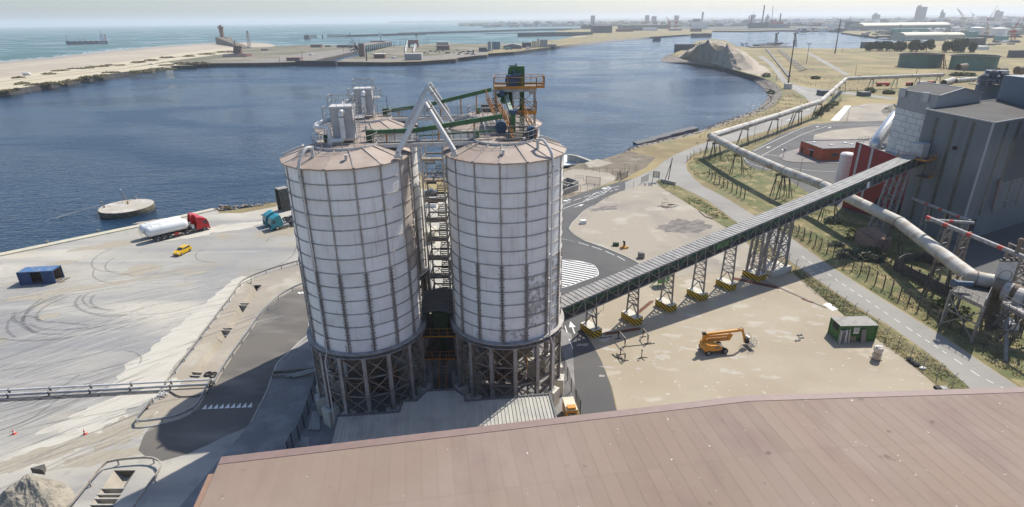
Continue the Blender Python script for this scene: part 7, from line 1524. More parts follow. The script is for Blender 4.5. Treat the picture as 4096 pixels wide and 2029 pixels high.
p=g('G',303,622); t=thing('stop_sign','round red road sign with white middle on a post below the conveyor','road sign',p); mb=MB(); mb.bar(p,p+V3((0,0,2.4)),.07); part(t,'post',mb,'galv'); mb=MB(); mb.tube([(p.x,p.y-.06,2.5),(p.x,p.y-.03,2.5)],.42,16); part(t,'disc',mb,'red_band'); mb=MB(); mb.bb((p.x-.28,p.y-.08,2.43),(p.x+.28,p.y-.062,2.57)); part(t,'white_bar',mb,'sign_white')
p=g('AH',310,882); mb=MB(); mb.box((p.x,p.y,.45),(1.4,.9,.9),rz=.2); single('concrete_cube','small white concrete cube by the kerb bend','block',mb,'far_white')
t=thing('timber_pile','pile of old timber on the dirt lot near the road','timber',g('AH',1600,640))
for k in range(12): mb=MB(); q=g('AH',1480+random.random()*200,600+random.random()*45); mb.box((q.x,q.y,.12+.08*(k % 4)),(random.uniform(1.2,2.6),.16,.12),rz=random.uniform(-.5,.8)); part(t,'board',mb,'timber' if k % 3 else 'dark_steel')
for a_,b_,lb in (((1518,495),(1580,530),'short plank lying above the timber pile'),((1478,555),(1604,570),'long plank lying just above the timber pile')): mb=MB(); mb.bar(g('AH',*a_,.08),g('AH',*b_,.08),.18,.1); single('plank',lb,'plank',mb,'timber')
t=thing('pallet_stack','grey slats stacked at the upper edge of the dirt lot','timber',g('G',880,85))
for k in range(7): mb=MB(); mb.bar(g('G',845+k*9,60+k*5,.2),g('G',885+k*7,95+k*2,.2),.2,.12); part(t,'slat',mb,'timber')
# posts along the dirt lot and little fences around the basins
for i,(x,y)in enumerate(((490,605),(565,548),(690,600),(683,500),(760,440),(775,450),(820,425),(928,375),(940,380),(1063,340))):
 pass
mesh_fence('post_row','row of thin steel posts on the upper kerb of the dirt lot',gl('AH',[(490,605),(565,548),(683,500),(760,440),(820,425),(935,378),(1063,340)]),1.9,'galv',False,'fence',wires=0,pw=.1)
mesh_fence('post_row','row of steel posts beside the grey concrete basins',gl('AH',[(45,480),(157,440),(267,408),(375,375),(480,338),(560,308)]),1.7,'dark_steel',False,'fence',wires=2,pw=.08)
mesh_fence('mesh_fence','low wire fence behind the gates along the shore grass',gl('AH',[(350,80),(460,95),(555,115),(665,125),(750,140),(860,150),(930,110),(1000,100),(1100,95)]),1.8,'dark_steel',False,'fence',wires=3,pw=.08)
def gate(a,b,h,label,m,bars_=14):
 a,b=V3(a),V3(b); t=thing('gate',label,'gate',(a.x,a.y,0))
 mb=MB()
 for z in (.15,h): mb.bar((a.x,a.y,z),(b.x,b.y,z),.09)
 for p in (a,b): mb.bar((p.x,p.y,0),(p.x,p.y,h+.15),.13)
 part(t,'frame',mb,m)
 if bars_:
  for k in range(1,bars_): p=a.lerp(b,k/bars_); mb=MB(); mb.bar((p.x,p.y,.15),(p.x,p.y,h),.045); part(t,'bar',mb,m)
 else: mb=MB(); mb.quad((a.x,a.y,.1),(b.x,b.y,.1),(b.x,b.y,h),(a.x,a.y,h)); part(t,'sheet',mb,'mesh_cloth')
 return t
gate(g('AH',352,282),g('AH',562,308),2.3,'barred steel gate standing by the concrete basins','dark_steel',18)
gate(g('AH',822,225),g('AH',870,190),2.2,'grey gate leaf on the far side of the road','flat_roof',0)
gate(g('AH',875,232),g('AH',975,180),1.9,'dark mesh gate leaf beside the shore grass','dark_steel',0)
gate(g('AH',1178,288),g('AH',1285,235),2.2,'white framed gate leaf beside the dirt lot corner','far_white',0)
a,b=g('AH',1352,250),g('AH',1445,262); t=thing('notice_frame','square framed board on posts by the road fork','board',(a.x,a.y,0)); mb=MB(); mb.bar(a,a+V3((0,0,3.2)),.12); mb.bar(b,b+V3((0,0,3.2)),.12); mb.bar(a+V3((0,0,3.2)),b+V3((0,0,3.2)),.1); mb.bar(a+V3((0,0,1.4)),b+V3((0,0,1.4)),.1); part(t,'frame',mb,'dark_steel')
for k in range(3): mb=MB(); p,q=a.lerp(b,(k+.08)/3),a.lerp(b,(k+.92)/3); mb.quad((p.x,p.y,1.45),(q.x,q.y,1.45),(q.x,q.y,3.15),(p.x,p.y,3.15)); part(t,'panel',mb,'far_cream')
p=g('AH',1585,245); t=thing('leaning_poles','pair of leaning wooden poles beside the road fork','pole',p); mb=MB(); mb.bar(p,p+V3((.6,0,7.2)),.2); part(t,'pole',mb,'bark'); mb=MB(); mb.bar(p+V3((-1.1,0,0)),p+V3((.5,0,6.0)),.16); part(t,'pole',mb,'bark')
mb=MB(); a,b=g('AH',1475,255),g('AH',1690,305); mb.bar((a.x,a.y,.5),(b.x,b.y,.5),.5,1.0); single('low_wall','low brown wall behind the grass at the road fork','wall',mb,'concrete')
t=thing('rubble','small heap of rubble at the corner of the dirt lot','rubble',g('AH',1290,300)); 
for k in range(14): q=g('AH',1230+random.random()*130,275+random.random()*40); mb=MB(); mb.box((q.x,q.y,.1),(random.uniform(.4,1.2),.4,.2),M=Euler((random.random(),random.random(),random.random()*3)).to_matrix()); part(t,'piece',mb,'far_white' if k % 3 else 'dark_steel')
def basin_box(pts,h,label):
 t=thing('concrete_basin',label,'basin',(pts[0].x,pts[0].y,0))
 for a,b in zip(pts,pts[1:]+pts[:1]): mb=MB(); mb.bar((a.x,a.y,h/2),(b.x,b.y,h/2),.3,h); part(t,'wall',mb,'concrete')
 mb=MB(); mb.quad(*[(p.x,p.y,.1)for p in pts]); part(t,'sludge',mb,'dark'); return t
basin_box(gl('AH',[(-60,245),(75,185),(235,235),(60,310)],1.3),1.3,'open grey concrete basin with railing, the farther one'); basin_box(gl('AH',[(-80,400),(-40,250),(235,312),(20,385)],1.3),1.6,'open grey concrete basin, the nearer one beside the right silo')
p=g('AH',240,210,1.3); mb=MB(); rail_run(mb,[(p.x-1,p.y,1.3),(p.x+1.5,p.y-.3,1.3),(p.x+1.2,p.y-2,1.3)],1.1,.7,.03); single('basin_rail','short railing cage on the corner of the farther basin','railing',mb,'grey_steel')
# small vehicles glimpsed through the stair tower
p=g('AB',245,640); t=thing('dark_pickup','dark blue vehicle seen through the stair tower','car',p); mb=MB(); rbox(mb,(p.x-2,p.y-.9,.4),(p.x+2,p.y+.9,1.1),.2); part(t,'body',mb,'ship_blue'); mb=MB(); rbox(mb,(p.x-1.2,p.y-.8,1.1),(p.x+.8,p.y+.8,1.7),.3); part(t,'cabin',mb,'glass')
for x in (-1.3,1.3): mb=MB(); mb.tube([(p.x+x,p.y-.95,.35),(p.x+x,p.y+.95,.35)],.35,12); part(t,'wheel_pair',mb,'black_rubber')
mb=MB(); p=g('AB',240,1180); mb.bb((p.x-1.4,p.y-1,0),(p.x+1.2,p.y+3,2.6)); single('pale_cabin','pale cabin behind the silos seen through the stair tower','cabin',mb,'far_cream')
mb=MB(); p=g('AB',255,775); mb.bb((p.x-1.6,p.y-.7,0),(p.x+1.3,p.y+.7,1.0)); single('pale_crate','pale low crate behind the silos below the dark vehicle','crate',mb,'far_white')
# outfall walls and water-side caissons
for pts,lb,m_ in (([(2137,762),(2200,772),(2330,820)],'grey training wall beside the foaming outfall','concrete'),([(2104,845),(2240,828),(2270,845)],'dark outfall wall below the foam','dark_steel')):
 mb=MB(); L=gl('B',pts,-1.2 if m_ == 'concrete' else 0)
 for p,q in zip(L,L[1:]): mb.bar((p.x,p.y,-3),(q.x,q.y,-3),1.2,3.8 if m_ == 'concrete' else 6)
 single('training_wall',lb,'wall',mb,m_)
for k,(x,y)in enumerate(((80,925),(172,898),(260,872),(345,850))):
 p=g('C',x,y,-4); q=g('C',x+122,y-13,-4); r_=g('C',x+10,y-28,-2.2); mb=MB(); d=(q-p).normalized(); n=V3((-d.y,d.x,0)); w_=(q-p).length
 pts_=[p,q,q+n*3.5,p+n*3.5]; mb.prism([(v.x,v.y)for v in pts_],-6,[-3.6,-2.5,-2.2,-3.2]); single('caisson','dark sloping caisson on the shore, '+['leftmost of four','second from left of four','third from left of four','rightmost of four'][k],'caisson',mb,'far_dark',group='dark caissons at the shore')
# fences on both sides of the main road
lf=gl('I',[(20,235),(95,290),(148,335),(192,392),(247,432),(308,488),(375,505),(430,570),(497,605),(570,655)])+gl('I',[(665,655),(745,712),(805,845),(890,905),(985,975),(1080,1045),(1180,1115),(1290,1190)])
lf=gl('I',[(95,290),(148,330),(192,382),(247,430),(308,480),(375,520),(430,570),(497,612),(570,662),(650,715),(730,778),(805,845),(890,905),(985,975),(1080,1045),(1180,1115),(1290,1190)])
mesh_fence('wire_fence','thin steel wire fence along the near side of the main road',lf,2.0,'grey_steel',True,'fence',arm=(.35,.15,.3),wires=3,pw=.08,mp='mesh_thin')
rf_=gl('I',[(125,55),(165,80),(205,105),(250,128),(290,155),(330,180),(377,208),(420,236),(470,264),(515,296),(565,328),(618,360),(672,393),(730,430),(787,465),(845,500),(905,540),(970,580),(1040,620),(1115,660),(1190,712),(1270,760),(1350,800),(1430,850),(1520,900),(1610,960)])
mesh_fence('post_fence','fence of dark concrete posts with bent tops on the far side of the main road',rf_,2.3,'dark_steel',True,'fence',arm=(-.35,-.2,.4),wires=3,pw=.15,mp='mesh_thin')
rf2=gl('C',[(535,1128),(552,1150),(572,1165),(600,1180),(625,1195),(650,1210),(680,1225),(710,1240),(735,1255),(760,1270)])
mesh_fence('post_fence','short fence of bent posts below the pipeline corner',rf2,2.3,'dark_steel',False,'fence',arm=(-.35,-.2,.4),wires=3,pw=.2)
rf3=resample(gl('C',[(395,1035),(440,1000),(520,975),(620,960),(760,935),(830,918),(900,890),(1000,850),(1080,815),(1130,790),(1200,752),(1290,715),(1350,670),(1380,645)]),44)
mesh_fence('rail_fence','long fence of thin posts between the shore road and the plant',rf3,1.9,'dark_steel',True,'fence',arm=(-.3,.2,.35),wires=3,pw=.13,mp='mesh_thin')
rf4=resample(gl('C',[(1045,490),(1100,520),(1190,550),(1350,570),(1500,590),(1740,600)]),24)
mesh_fence('wire_fence','thin wire fence on the far side of the road branch',rf4,2.0,'dark_steel',False,'fence',wires=3,pw=.12)
mesh_fence('wire_fence','light wire fence across the dry field below the tanks',resample(gl('C',[(1150,500),(1300,515),(1480,520),(1650,515),(1850,500),(2200,470)]),30),1.8,'dark_steel',False,'fence',wires=2,pw=.12)
mesh_fence('shore_railing','low railing along the shore edge above the caissons',resample(gl('C',[(0,975),(80,940),(230,905),(480,835),(560,815),(660,775)]),26),1.2,'dark_steel',False,'fence',wires=2,pw=.1)
mesh_fence('mesh_fence','mesh fence around the utility plot below the pipeline',gl('C',[(770,1020),(880,1090),(930,1115),(960,1130)]),2.0,'galv',True,'fence',wires=2,pw=.12,mp='mesh_thin')
# old concrete wall of panels beside the pipeline
wl=resample(gl('N',[(155,165),(660,425)]),8); t=thing('panel_wall','old dark concrete panel wall beside the pipeline','wall',wl[0])
for a,b in zip(wl,wl[1:]): mb=MB(); mb.bar((a.x,a.y,1.0),(b.x,b.y,1.0),.12,2.0); part(t,'panel',mb,'dark_steel')
for a in wl: mb=MB(); mb.bar((a.x,a.y,0),(a.x,a.y,2.2),.22); mb.bar((a.x,a.y,2.2),(a.x-.3,a.y-.2,2.6),.16); part(t,'post',mb,'dark_steel')
wl=resample(gl('N',[(170,150),(230,105),(440,95),(510,150)]),7); t=thing('panel_wall','shorter dark wall closing the plot behind the old panel wall','wall',wl[0])
for a,b in zip(wl,wl[1:]): mb=MB(); mb.bar((a.x,a.y,.9),(b.x,b.y,.9),.12,1.8); part(t,'panel',mb,'dark_steel')
# brick shed
q=[g('I',x,y,3.0)for x,y in ((597,25),(712,12),(855,100),(735,118))]; t=thing('brick_shed','low brown brick shed with ribbed rusty roof','shed',(q[0].x,q[0].y,0)); mb=MB(); mb.prism([(p.x,p.y)for p in q],0,2.9); part(t,'wall',mb,'brick_brown')
K('shed_roof',(.33,.23,.17),[((.24,.16,.12),1.2,.5,.65)],rough=.8)
for k in range(20):
 a,b,c,d=(lerp(q[0],q[3],k/20),lerp(q[0],q[3],(k+.85)/20),lerp(q[1],q[2],(k+.85)/20),lerp(q[1],q[2],k/20)); mb=MB(); m1=lerp(a,b,.5)+V3((0,0,.14)); m2=lerp(c,d,.5)+V3((0,0,.14)); mb.quad(a,m1,m2,d); mb.quad(m1,b,c,m2); part(t,'roof_sheet',mb,'shed_roof')
# ================================================================== gas station at the right edge
t=thing('valve_platform','rusty steel platform with railings around the pipeline valve','platform',(69,74,0)); ZG=6.3
pa,pb_,pc,pd_=g('N',650,345,ZG),g('N',925,480,ZG),g('N',1010,300,ZG),g('N',780,235,ZG)
mb=MB(); mb.prism([(p.x,p.y)for p in (pa,pb_,pc,pd_)],ZG-.12,ZG); part(t,'deck',mb,'dark_steel')
mb=MB(); rail_run(mb,[pa,pb_,pc,pd_,pa],1.15,1.1,.035); part(t,'railing',mb,'grey_steel')
for a,b in ((pa,pb_),(pb_,pc),(pc,pd_),(pd_,pa)): mb=MB(); mb.bar(a-V3((0,0,.3)),b-V3((0,0,.3)),.15,.4); part(t,'beam',mb,'trestle_steel')
for p in (pa,pb_,pc,pd_): mb=MB(); mb.bar((p.x,p.y,0),p,.32); part(t,'leg',mb,'trestle_steel')
for a,b in ((pa,pb_),(pa,pd_)): mb=MB(); mb.bar((a.x,a.y,.5),b-V3((0,0,1)),.16); mb.bar((b.x,b.y,.5),a-V3((0,0,1)),.16); mb.bar((a.x,a.y,3.2),(b.x,b.y,3.2),.16); part(t,'brace',mb,'trestle_steel')
p1_,p2_,p3_=g('N',1085,440,ZG),g('N',1267,540,ZG),g('N',1267,350,ZG); mb=MB(); mb.prism([(p.x,p.y)for p in (p1_,p2_,p3_,g('N',1120,360,ZG))],ZG-.12,ZG); mb.bar(p1_-V3((0,0,.4)),p2_+(p2_-p1_)*2-V3((0,0,.4)),.3,.6); t2=thing('valve_platform','second steel platform running off the right edge behind the valve','platform',p1_); part(t2,'deck',mb,'trestle_steel'); mb=MB(); rail_run(mb,[p1_,p2_+(p2_-p1_)*2],1.15,1.2,.035); part(t2,'railing',mb,'grey_steel')
for x,y in ((1110,950),(1267,640)): p=g('N',x,y,0); mb=MB(); mb.bar(p,(p1_.x+(1.5 if x > 1200 else .3),p1_.y-.5,ZG),.45,.35); part(t2,'leg',mb,'trestle_steel')
q=g('N',1010,290,7.4); mb=MB(); mb.tube([q,q+V3((2.0,-2.6,-.4)),q+V3((4.5,-6.5,-1.2)),q+V3((8,-12,-1.6))],[1.15,1.25,1.25,1.25],18); single('valve_pipe','dark fat pipe continuing through the valve to the right edge','pipe',mb,'rust_pipe',True)
for k,(x,y)in enumerate(((1130,360),(1235,410))): p=g('N',x,y,6.9); mb=MB(); mb.tube([p-V3((.25,-.4,0)),p+V3((.25,-.4,0))],1.5,20); single('pipe_flange',('pale flange on the dark pipe just right of the valve plate','pale bellows flange at the right edge')[k],'flange',mb,'grey_steel')
# valve plate (guillotine housing) with a round outline
b0,b1,t1_,t0_=g('N',1000,300,7.2),g('N',1140,300,7.2),None,None
pc_=V3((lerp(b0,b1,.5).x,lerp(b0,b1,.5).y,0)); uu=(b1-b0); uu.z=0; ww=uu.length; uu.normalize(); nn_=V3((uu.y,-uu.x,0)); ztp=hz((pc_.x,pc_.y,0),'N',1110,95); t=thing('valve_plate','upright white valve plate with a round outline beside the pipeline','valve',(pc_.x,pc_.y,5))
mb=MB(); M_=Matrix((uu,-nn_,V3((0,0,1)))).transposed(); mb.box((pc_.x,pc_.y,(7.0+ztp)/2),(ww,.35,ztp-7.0),M=M_); part(t,'plate',mb,'pale_paint')
mb=MB(); cc_=pc_+nn_*.2; zc_=7.0+(ztp-7)*.42; rr_=ww*.4; mb.tube([cc_+uu*rr_*cos(a)+V3((0,0,zc_+rr_*sin(a)))for a in [2*pi*k/20 for k in range(21)]],.05,5,False); part(t,'round_seam',mb,'rust_steel')
mb=MB(); mb.box((pc_.x,pc_.y,ztp+.1),(ww*1.1,.5,.2),M=M_)
for k in (-.35,.1,.4): mb.box((pc_.x+uu.x*ww*k,pc_.y+uu.y*ww*k,ztp+.35),(.3,.4,.35),M=M_)
part(t,'top_gear',mb,'dark_steel'); mb=MB(); mb.box((pc_.x,pc_.y,6),(.9,.9,2.4),M=M_); mb.tube([(pc_.x,pc_.y,5),(pc_.x+.3,pc_.y-.5,.3)],.75,12); part(t,'valve_body',mb,'dark_steel')
p=g('N',672,282,7.6); mb=MB(); mb.tube([p,p+V3((2.4,-.6,.1))],.42,14); mb.tube([p-V3((.15,0,0)),p+V3((.1,0,0))],.62,16); single('motor_valve','blue grey motor valve at the left end of the steel platform','valve',mb,'motor_blue')
# red banded pipe
q1=g('X',345,540,11.5); q2=g('X',1500,1015,11.5); t=thing('banded_pipe','grey pipe with red bands slanting to the gas station','pipe',(q1.x,q1.y,0))
def banded(t,a,b,r,f_on,n=22):
 for k in range(n):
  mb=MB(); mb.tube([a.lerp(b,k/n),a.lerp(b,(k+1)/n)],r,12); part(t,'red_band' if k in f_on else 'pipe_section',mb,'red_band' if k in f_on else 'pipe_grey',True)
banded(t,q1,q2+(q2-q1)*.2,.36,(0,4,9,15,20))
for v,x,y in (('X',870,700),('X',640,640),('X',1480,1010)):
 c=g(v,x,y,11.5); 
 for s_ in (-1,1): mb=MB(); mb.bar((c.x+s_*.8,c.y+s_*.3,11),(c.x+s_*1.4,c.y+s_*.5,0),.3); part(t,'leg',mb,'rust_steel')
 mb=MB()
 for j in range(4): z0_,z1_=j*2.7,(j+1)*2.7; mb.bar((c.x-1.3,c.y-.5,z0_),(c.x+1.2,c.y+.5,z1_),.14); mb.bar((c.x+1.3,c.y+.5,z0_),(c.x-1.2,c.y-.5,z1_),.14); mb.bar((c.x-1.2,c.y-.5,z1_),(c.x+1.2,c.y+.5,z1_),.14)
 part(t,'brace',mb,'rust_steel')
q3=g('X',935,612,9.5); mb=MB(); t2=thing('banded_pipe','grey pipe with one red band joining the slanting pipe from the right','pipe',(q3.x,q3.y,0)); banded(t2,q1+V3((0,0,-.5)),q3,.32,(5,),11)
q4,q5=g('X',160,300,9.0),g('X',900,590,9.0); t2=thing('banded_pipe','grey pipe with red bands running close to the plant wall','pipe',(q4.x,q4.y,0)); banded(t2,q4,q5,.32,(5,10,16),20)
for f in (.3,.65,.95): c=q4.lerp(q5,f); mb=MB(); mb.bar((c.x-.5,c.y,9),(c.x-.8,c.y,0),.22); mb.bar((c.x+.5,c.y,9),(c.x+.8,c.y,0),.22); mb.bar((c.x-.7,c.y,4),(c.x+.7,c.y,6),.12); part(t2,'trestle',mb,'rust_steel')
# station frame at the right edge
c=g('N',1160,390,5); t=thing('station_frame','tall rusty lattice frame at the right edge of the gas station','frame',(c.x+2.5,c.y+2,0)); bx,by=c.x+2.2,c.y+3.0
for x in (0,2.8):
 for y in (0,2.8): mb=MB(); mb.bar((bx+x,by+y,0),(bx+x*.9,by+y*.9,11.6),.35); part(t,'post',mb,'rust_steel')
mb=MB()
for j in range(4):
 z0_,z1_=j*2.9,(j+1)*2.9
 for (a_,b_)in (((0,0),(2.8,0)),((2.8,0),(2.8,2.8)),((0,0),(0,2.8))): mb.bar((bx+a_[0],by+a_[1],z0_),(bx+b_[0],by+b_[1],z1_),.15); mb.bar((bx+b_[0],by+b_[1],z0_),(bx+a_[0],by+a_[1],z1_),.15); mb.bar((bx+a_[0],by+a_[1],z1_),(bx+b_[0],by+b_[1],z1_),.2)
part(t,'brace',mb,'rust_steel')
mb=MB(); p=g('X',1480,1010,11.5); mb.tube([(p.x,p.y,11.2),(p.x+.15,p.y+.1,13.6)],.28,10); mb.sphere((p.x+.15,p.y+.1,13.7),.42,10,8); single('vent_head','dark vent pipe with round head above the valve plate','vent',mb,'rust_pipe',True)
mb=MB()
for k in range(60):
 x,y=random.uniform(920,1250),random.uniform(470,860); p=g('N',x,y,0); z=random.uniform(0,5); mb.bar((p.x,p.y,z),(p.x+random.choice((0,0,1.4,-1.2)),p.y+random.choice((0,0,1,-1)),z+random.choice((0,1.8,2.6))),random.choice((.08,.12,.2)))
struct('station_pipework',mb,'dark_steel',kind='stuff')
mb=MB(); p=g('N',1120,660); mb.bb((p.x-1,p.y-1,0),(p.x+1,p.y+1,1.2)); single('control_hut','pale flat control box under the gas station frame','box',mb,'pale_paint')
for k,(x,y)in enumerate(((960,600),(1030,540))):
 p=g('N',x,y,0); mb=MB()
 for s_ in (-.22,.22): mb.bar((p.x+s_,p.y,0),(p.x+s_,p.y,6.6),.06)
 for j in range(20): mb.bar((p.x-.22,p.y,.3+j*.32),(p.x+.22,p.y,.3+j*.32),.035)
 for j in range(9): z=2.2+j*.5; mb.tube([(p.x-.3,p.y,z),(p.x-.3,p.y-.6,z),(p.x+.3,p.y-.6,z),(p.x+.3,p.y,z)],.02,4)
 single('caged_ladder',('caged ladder below the valve platform, the left one','caged ladder below the valve platform, the right one')[k],'ladder',mb,'dark_steel')
# lamp posts
def lamp(p,h,label,m='galv',dbl=False,lean=0):
 t=thing('lamp_post',label,'lamp post',p); mb=MB(); mb.tube([p,p+V3((lean,0,h))],[.11,.06],8); part(t,'pole',mb,m); mb=MB(); mb.box((p.x+lean+.2,p.y,h),(.7,.3,.14)); part(t,'lamp_head',mb,'pale_paint' if not dbl else 'dark'); return t
for v,x,y,x2,y2,lb in (('H',163,812,195,605,'street lamp between the pipeline and the plant yard'),('H',1058,1130,1093,1003,'street lamp beside the plant wall'),('C',985,870,998,765,'street lamp by the long fence near the bend'),('H',60,600,66,535,'road sign pole at the traffic island tip'),('H',523,338,545,240,'thin lamp pole by the white concrete ramp'),('C',818,905,830,800,'street lamp between shore road and plant road'),('C',795,745,808,668,'lamp with dark head on the shore edge')):
 p=g(v,x,y); lamp(p,max(3,min(14,hz(p,v,x2,y2))),lb)
p=g('H',60,600); mb=MB(); mb.tube([(p.x,p.y-.1,2.6),(p.x,p.y,2.6)],.45,14); single('round_sign','round grey back of a road sign at the island tip','road sign',mb,'plant_trim')
mb=MB(); q=gl('C',[(1310,772),(1400,690),(1440,690),(1365,772)],.05); mb.prism([(p.x,p.y)for p in q],0,[.2,1.3,1.3,.2]); single('concrete_ramp','pale concrete ramp strip behind the plant road','ramp',mb,'far_white')
heap('spoil_heap','dark earth heap behind the silver duct',gl('C',[(1635,705),(1700,690),(1750,695),(1760,750),(1690,750),(1640,725)]),g('C',1700,710),3.5,'spoil_grey',.3)
# ================================================================== FAR SHORES, PORT AND TOWN
def fpos(v,x,y,dist=None):
 p=g(v,x,y)if dist is None else gd(v,x,y,dist); return V3((p.x,p.y,0))
def fbox(v,x0,x1,yb,yt,label,cat='building',m='far_concrete',dep=None,dist=None,group=None,name='building',roof=None,win=0,gable=0,roofm='far_roof',z0=0):
 xm=(x0+x1)/2; p=fpos(v,xm,yb,dist); D=p.y; a,b=gd(v,x0,yb,D),gd(v,x1,yb,D); w_=abs(b.x-a.x); dep=dep or w_*.7; h=max(2.5,hz(p,v,xm,yt))if dist is None else gd(v,xm,yt,D).z
 t=thing(name,label,cat,p,0,group); mb=MB(); hw=h-(gable*w_ if gable else 0); mb.bb((a.x,D,z0),(b.x,D+dep,hw)); part(t,'wall',mb,m)
 if gable:
  mb=MB(); mb.extrude([(a.x-.5,hw+.02),(b.x+.5,hw+.02),((a.x+b.x)/2,h)],D-.4,D+dep+.4); part(t,'roof',mb,roofm)
 elif roof: mb=MB(); mb.bb((a.x-.3,D-.3,hw),(b.x+.3,D+dep+.3,hw+.4)); part(t,'roof',mb,roof)
 if win:
  r_=max(1,int(h/4)); 
  for j in range(r_):
   mb=MB(); z=(j+.5)*h/r_; mb.quad((a.x+w_*.08,D-.06,z-.6),(b.x-w_*.08,D-.06,z-.6),(b.x-w_*.08,D-.06,z+.7),(a.x+w_*.08,D-.06,z+.7)); part(t,'window_band',mb,'glass')
 return t
def fcyl(v,xc,hw,yb,yt,label,cat,m,name='storage_tank',dist=None,prof=None,group=None,roofm=None):
 p=fpos(v,xc,yb,dist); h=max(2,hz(p,v,xc,yt)); q,r=cyl_at(v,xc,hw,yb,p.y); t=thing(name,label,cat,q,0,group); mb=MB(); mb.lathe(q,[(r,0),(r,h)]if not prof else [(r*f,h*z)for f,z in prof],28); part(t,'shell',mb,m,True)
 if roofm: mb=MB(); mb.lathe(q,[(r*1.01,h),(r*.5,h+r*.08),(.1,h+r*.12)],28); part(t,'roof',mb,roofm)
 return t
def lattice(v,x,yb,yt,w_,label,cat,m,name='lattice_mast',dist=None,x2=None,seg=9,taper=.3):
 p=fpos(v,x,yb,dist); q=gd(v,x2 if x2 is not None else x,yt,p.y); t=thing(name,label,cat,p); mb=MB()
 for i in range(4):
  sx,sy=((-1,-1),(1,-1),(1,1),(-1,1))[i]; mb.bar((p.x+sx*w_/2,p.y+sy*w_/2,0),(q.x+sx*w_/2*taper,q.y+sy*w_/2*taper,q.z),w_*.12)
 part(t,'leg',mb,m); mb=MB()
 for k in range(seg):
  f0,f1=k/seg,(k+1)/seg; w0,w1=w_*lerp(1,taper,f0)/2,w_*lerp(1,taper,f1)/2; a,b=p.lerp(q,f0),p.lerp(q,f1); s_=1 if k % 2 else-1
  for y in (-1,1): mb.bar((a.x-s_*w0,a.y+y*w0,a.z),(b.x+s_*w1,b.y+y*w1,b.z),w_*.07)
  mb.bar((b.x-w1,b.y-w1,b.z),(b.x+w1,b.y-w1,b.z),w_*.07)
 part(t,'lacing',mb,m); return t
def pole(v,x,yb,x2,yt,r,label,m='grey_steel',headw=0,dist=None,cat='mast',name='pole'):
 p=fpos(v,x,yb,dist); q=gd(v,x2,yt,p.y); t=thing(name,label,cat,p); mb=MB(); mb.tube([p,q],[r,r*.55],8); part(t,'shaft',mb,m,True)
 if headw: mb=MB(); mb.box(q,(headw,headw*.5,.5)); mb.box(q-V3((0,0,1.4)),(headw*.7,headw*.5,.4)); part(t,'lamp_ring',mb,'dark_steel')
 return t
def cyl_at(v,xc,hw,yb,y0):
 D=y0
 for _ in range(4): a,b,c=gd(v,xc-hw,yb,D),gd(v,xc+hw,yb,D),gd(v,xc,yb,D); r=abs(b.x-a.x)/2; r *= cos(atan2(c.x,c.y)); D=y0+r
 return V3((c.x,D,0)),r
# ---- sand mound and field
def gpk(v,x,y,d): return gd(v,x,y,d)
mo=gl('C',[(335,362),(380,340),(430,312),(520,300),(640,300),(740,320),(800,360),(850,400),(850,440),(790,452),(700,446),(600,418),(500,395),(420,378),(360,370)])
pk,rd=gd('C',545,252,650),gd('C',650,262,620); heap('sand_mound','big pale sand mound on the point of the shore',mo,V3((pk.x,pk.y,0)),max(pk.z-1.0,12),'spoil',.19,'mound',22,ridge=V3((rd.x,rd.y,0)),sc=.045,notch=((V3((*g('C',720,408).xy,0)),30),(V3((*g('C',640,404).xy,0)),20)))
for k,(cx,cy,r1,r2)in enumerate(((640,372,95,26),(760,395,60,20),(690,405,55,12),(560,330,40,10))):
 o_=[g('C',cx+r1*cos(a),cy+r2*sin(a))for a in [2*pi*i/12 for i in range(12)]]
for (xc,hw_,yb_,yt_,lb)in ((1870,140,436,338,'faded green open storage tank, the left one of two'),(2210,155,452,348,'faded green open storage tank, the right one of two')):
 p=fpos('C',xc,yb_); q,r=cyl_at('C',xc,hw_,yb_,p.y); h=hz(p,'C',xc,yt_+17); t=thing('storage_tank',lb,'tank',q,0,'faded green tanks in the dry field')
 mb=MB(); mb.lathe(q,[(r,0),(r,h*.5),(r,h)],60,cap=False); mb.lathe(q,[(r-.3,h),(r-.3,1)],60,cap=False); part(t,'shell',mb,'tank_green',True); mb=ring_mb(r-.1,r+1.0,h-.3,h+.5,60); mb.v=[v_+q for v_ in mb.v]; part(t,'rim',mb,'dark_steel')
 mb=ring_mb(0,r-.3,0.9,1.0,48); mb.v=[v_+q for v_ in mb.v]; part(t,'floor',mb,'rust_steel'); mb=ring_mb(r-.02,r+.25,h*.78,h*.8,60); mb.v=[v_+q for v_ in mb.v]; part(t,'stiffening_ring',mb,'dark_steel')
lattice('C',2033,440,345,3.0,'rusty stair mast between the two green tanks','mast','rust_beam')
pole('C',1037,560,1080,262,.55,'tall dark pole leaning beside the pale footing on the shore road','dark_steel',1.5); p=g('C',1037,568); mb=MB(); mb.bb((p.x-2.2,p.y-1.5,0),(p.x+2.2,p.y+1.5,3.6)); single('pole_footing','pale concrete footing of the tall dark pole','block',mb,'concrete_clean')
pole('C',1338,343,1378,118,.75,'tallest thin mast at the inner harbour edge','dark_steel'); pole('C',1157,405,1177,278,.35,'floodlight mast in the dry field','dark_steel',3.5); pole('C',1745,250,1760,160,.6,'floodlight mast in front of the long curved shed','dark_steel',5.5)
for x,y,x2,y2,lb in ((1470,480,1478,415,'short pole behind the pipeline, left'),(1858,475,1872,408,'short pole behind the pipeline, right'),(1345,340,1350,300,'left portal pole by the harbour track'),(1385,340,1388,298,'right portal pole by the harbour track'),(965,515,968,480,'small signal post by the shore road')): pole('C',x,y,x2,y2,.2,lb,'dark_steel')
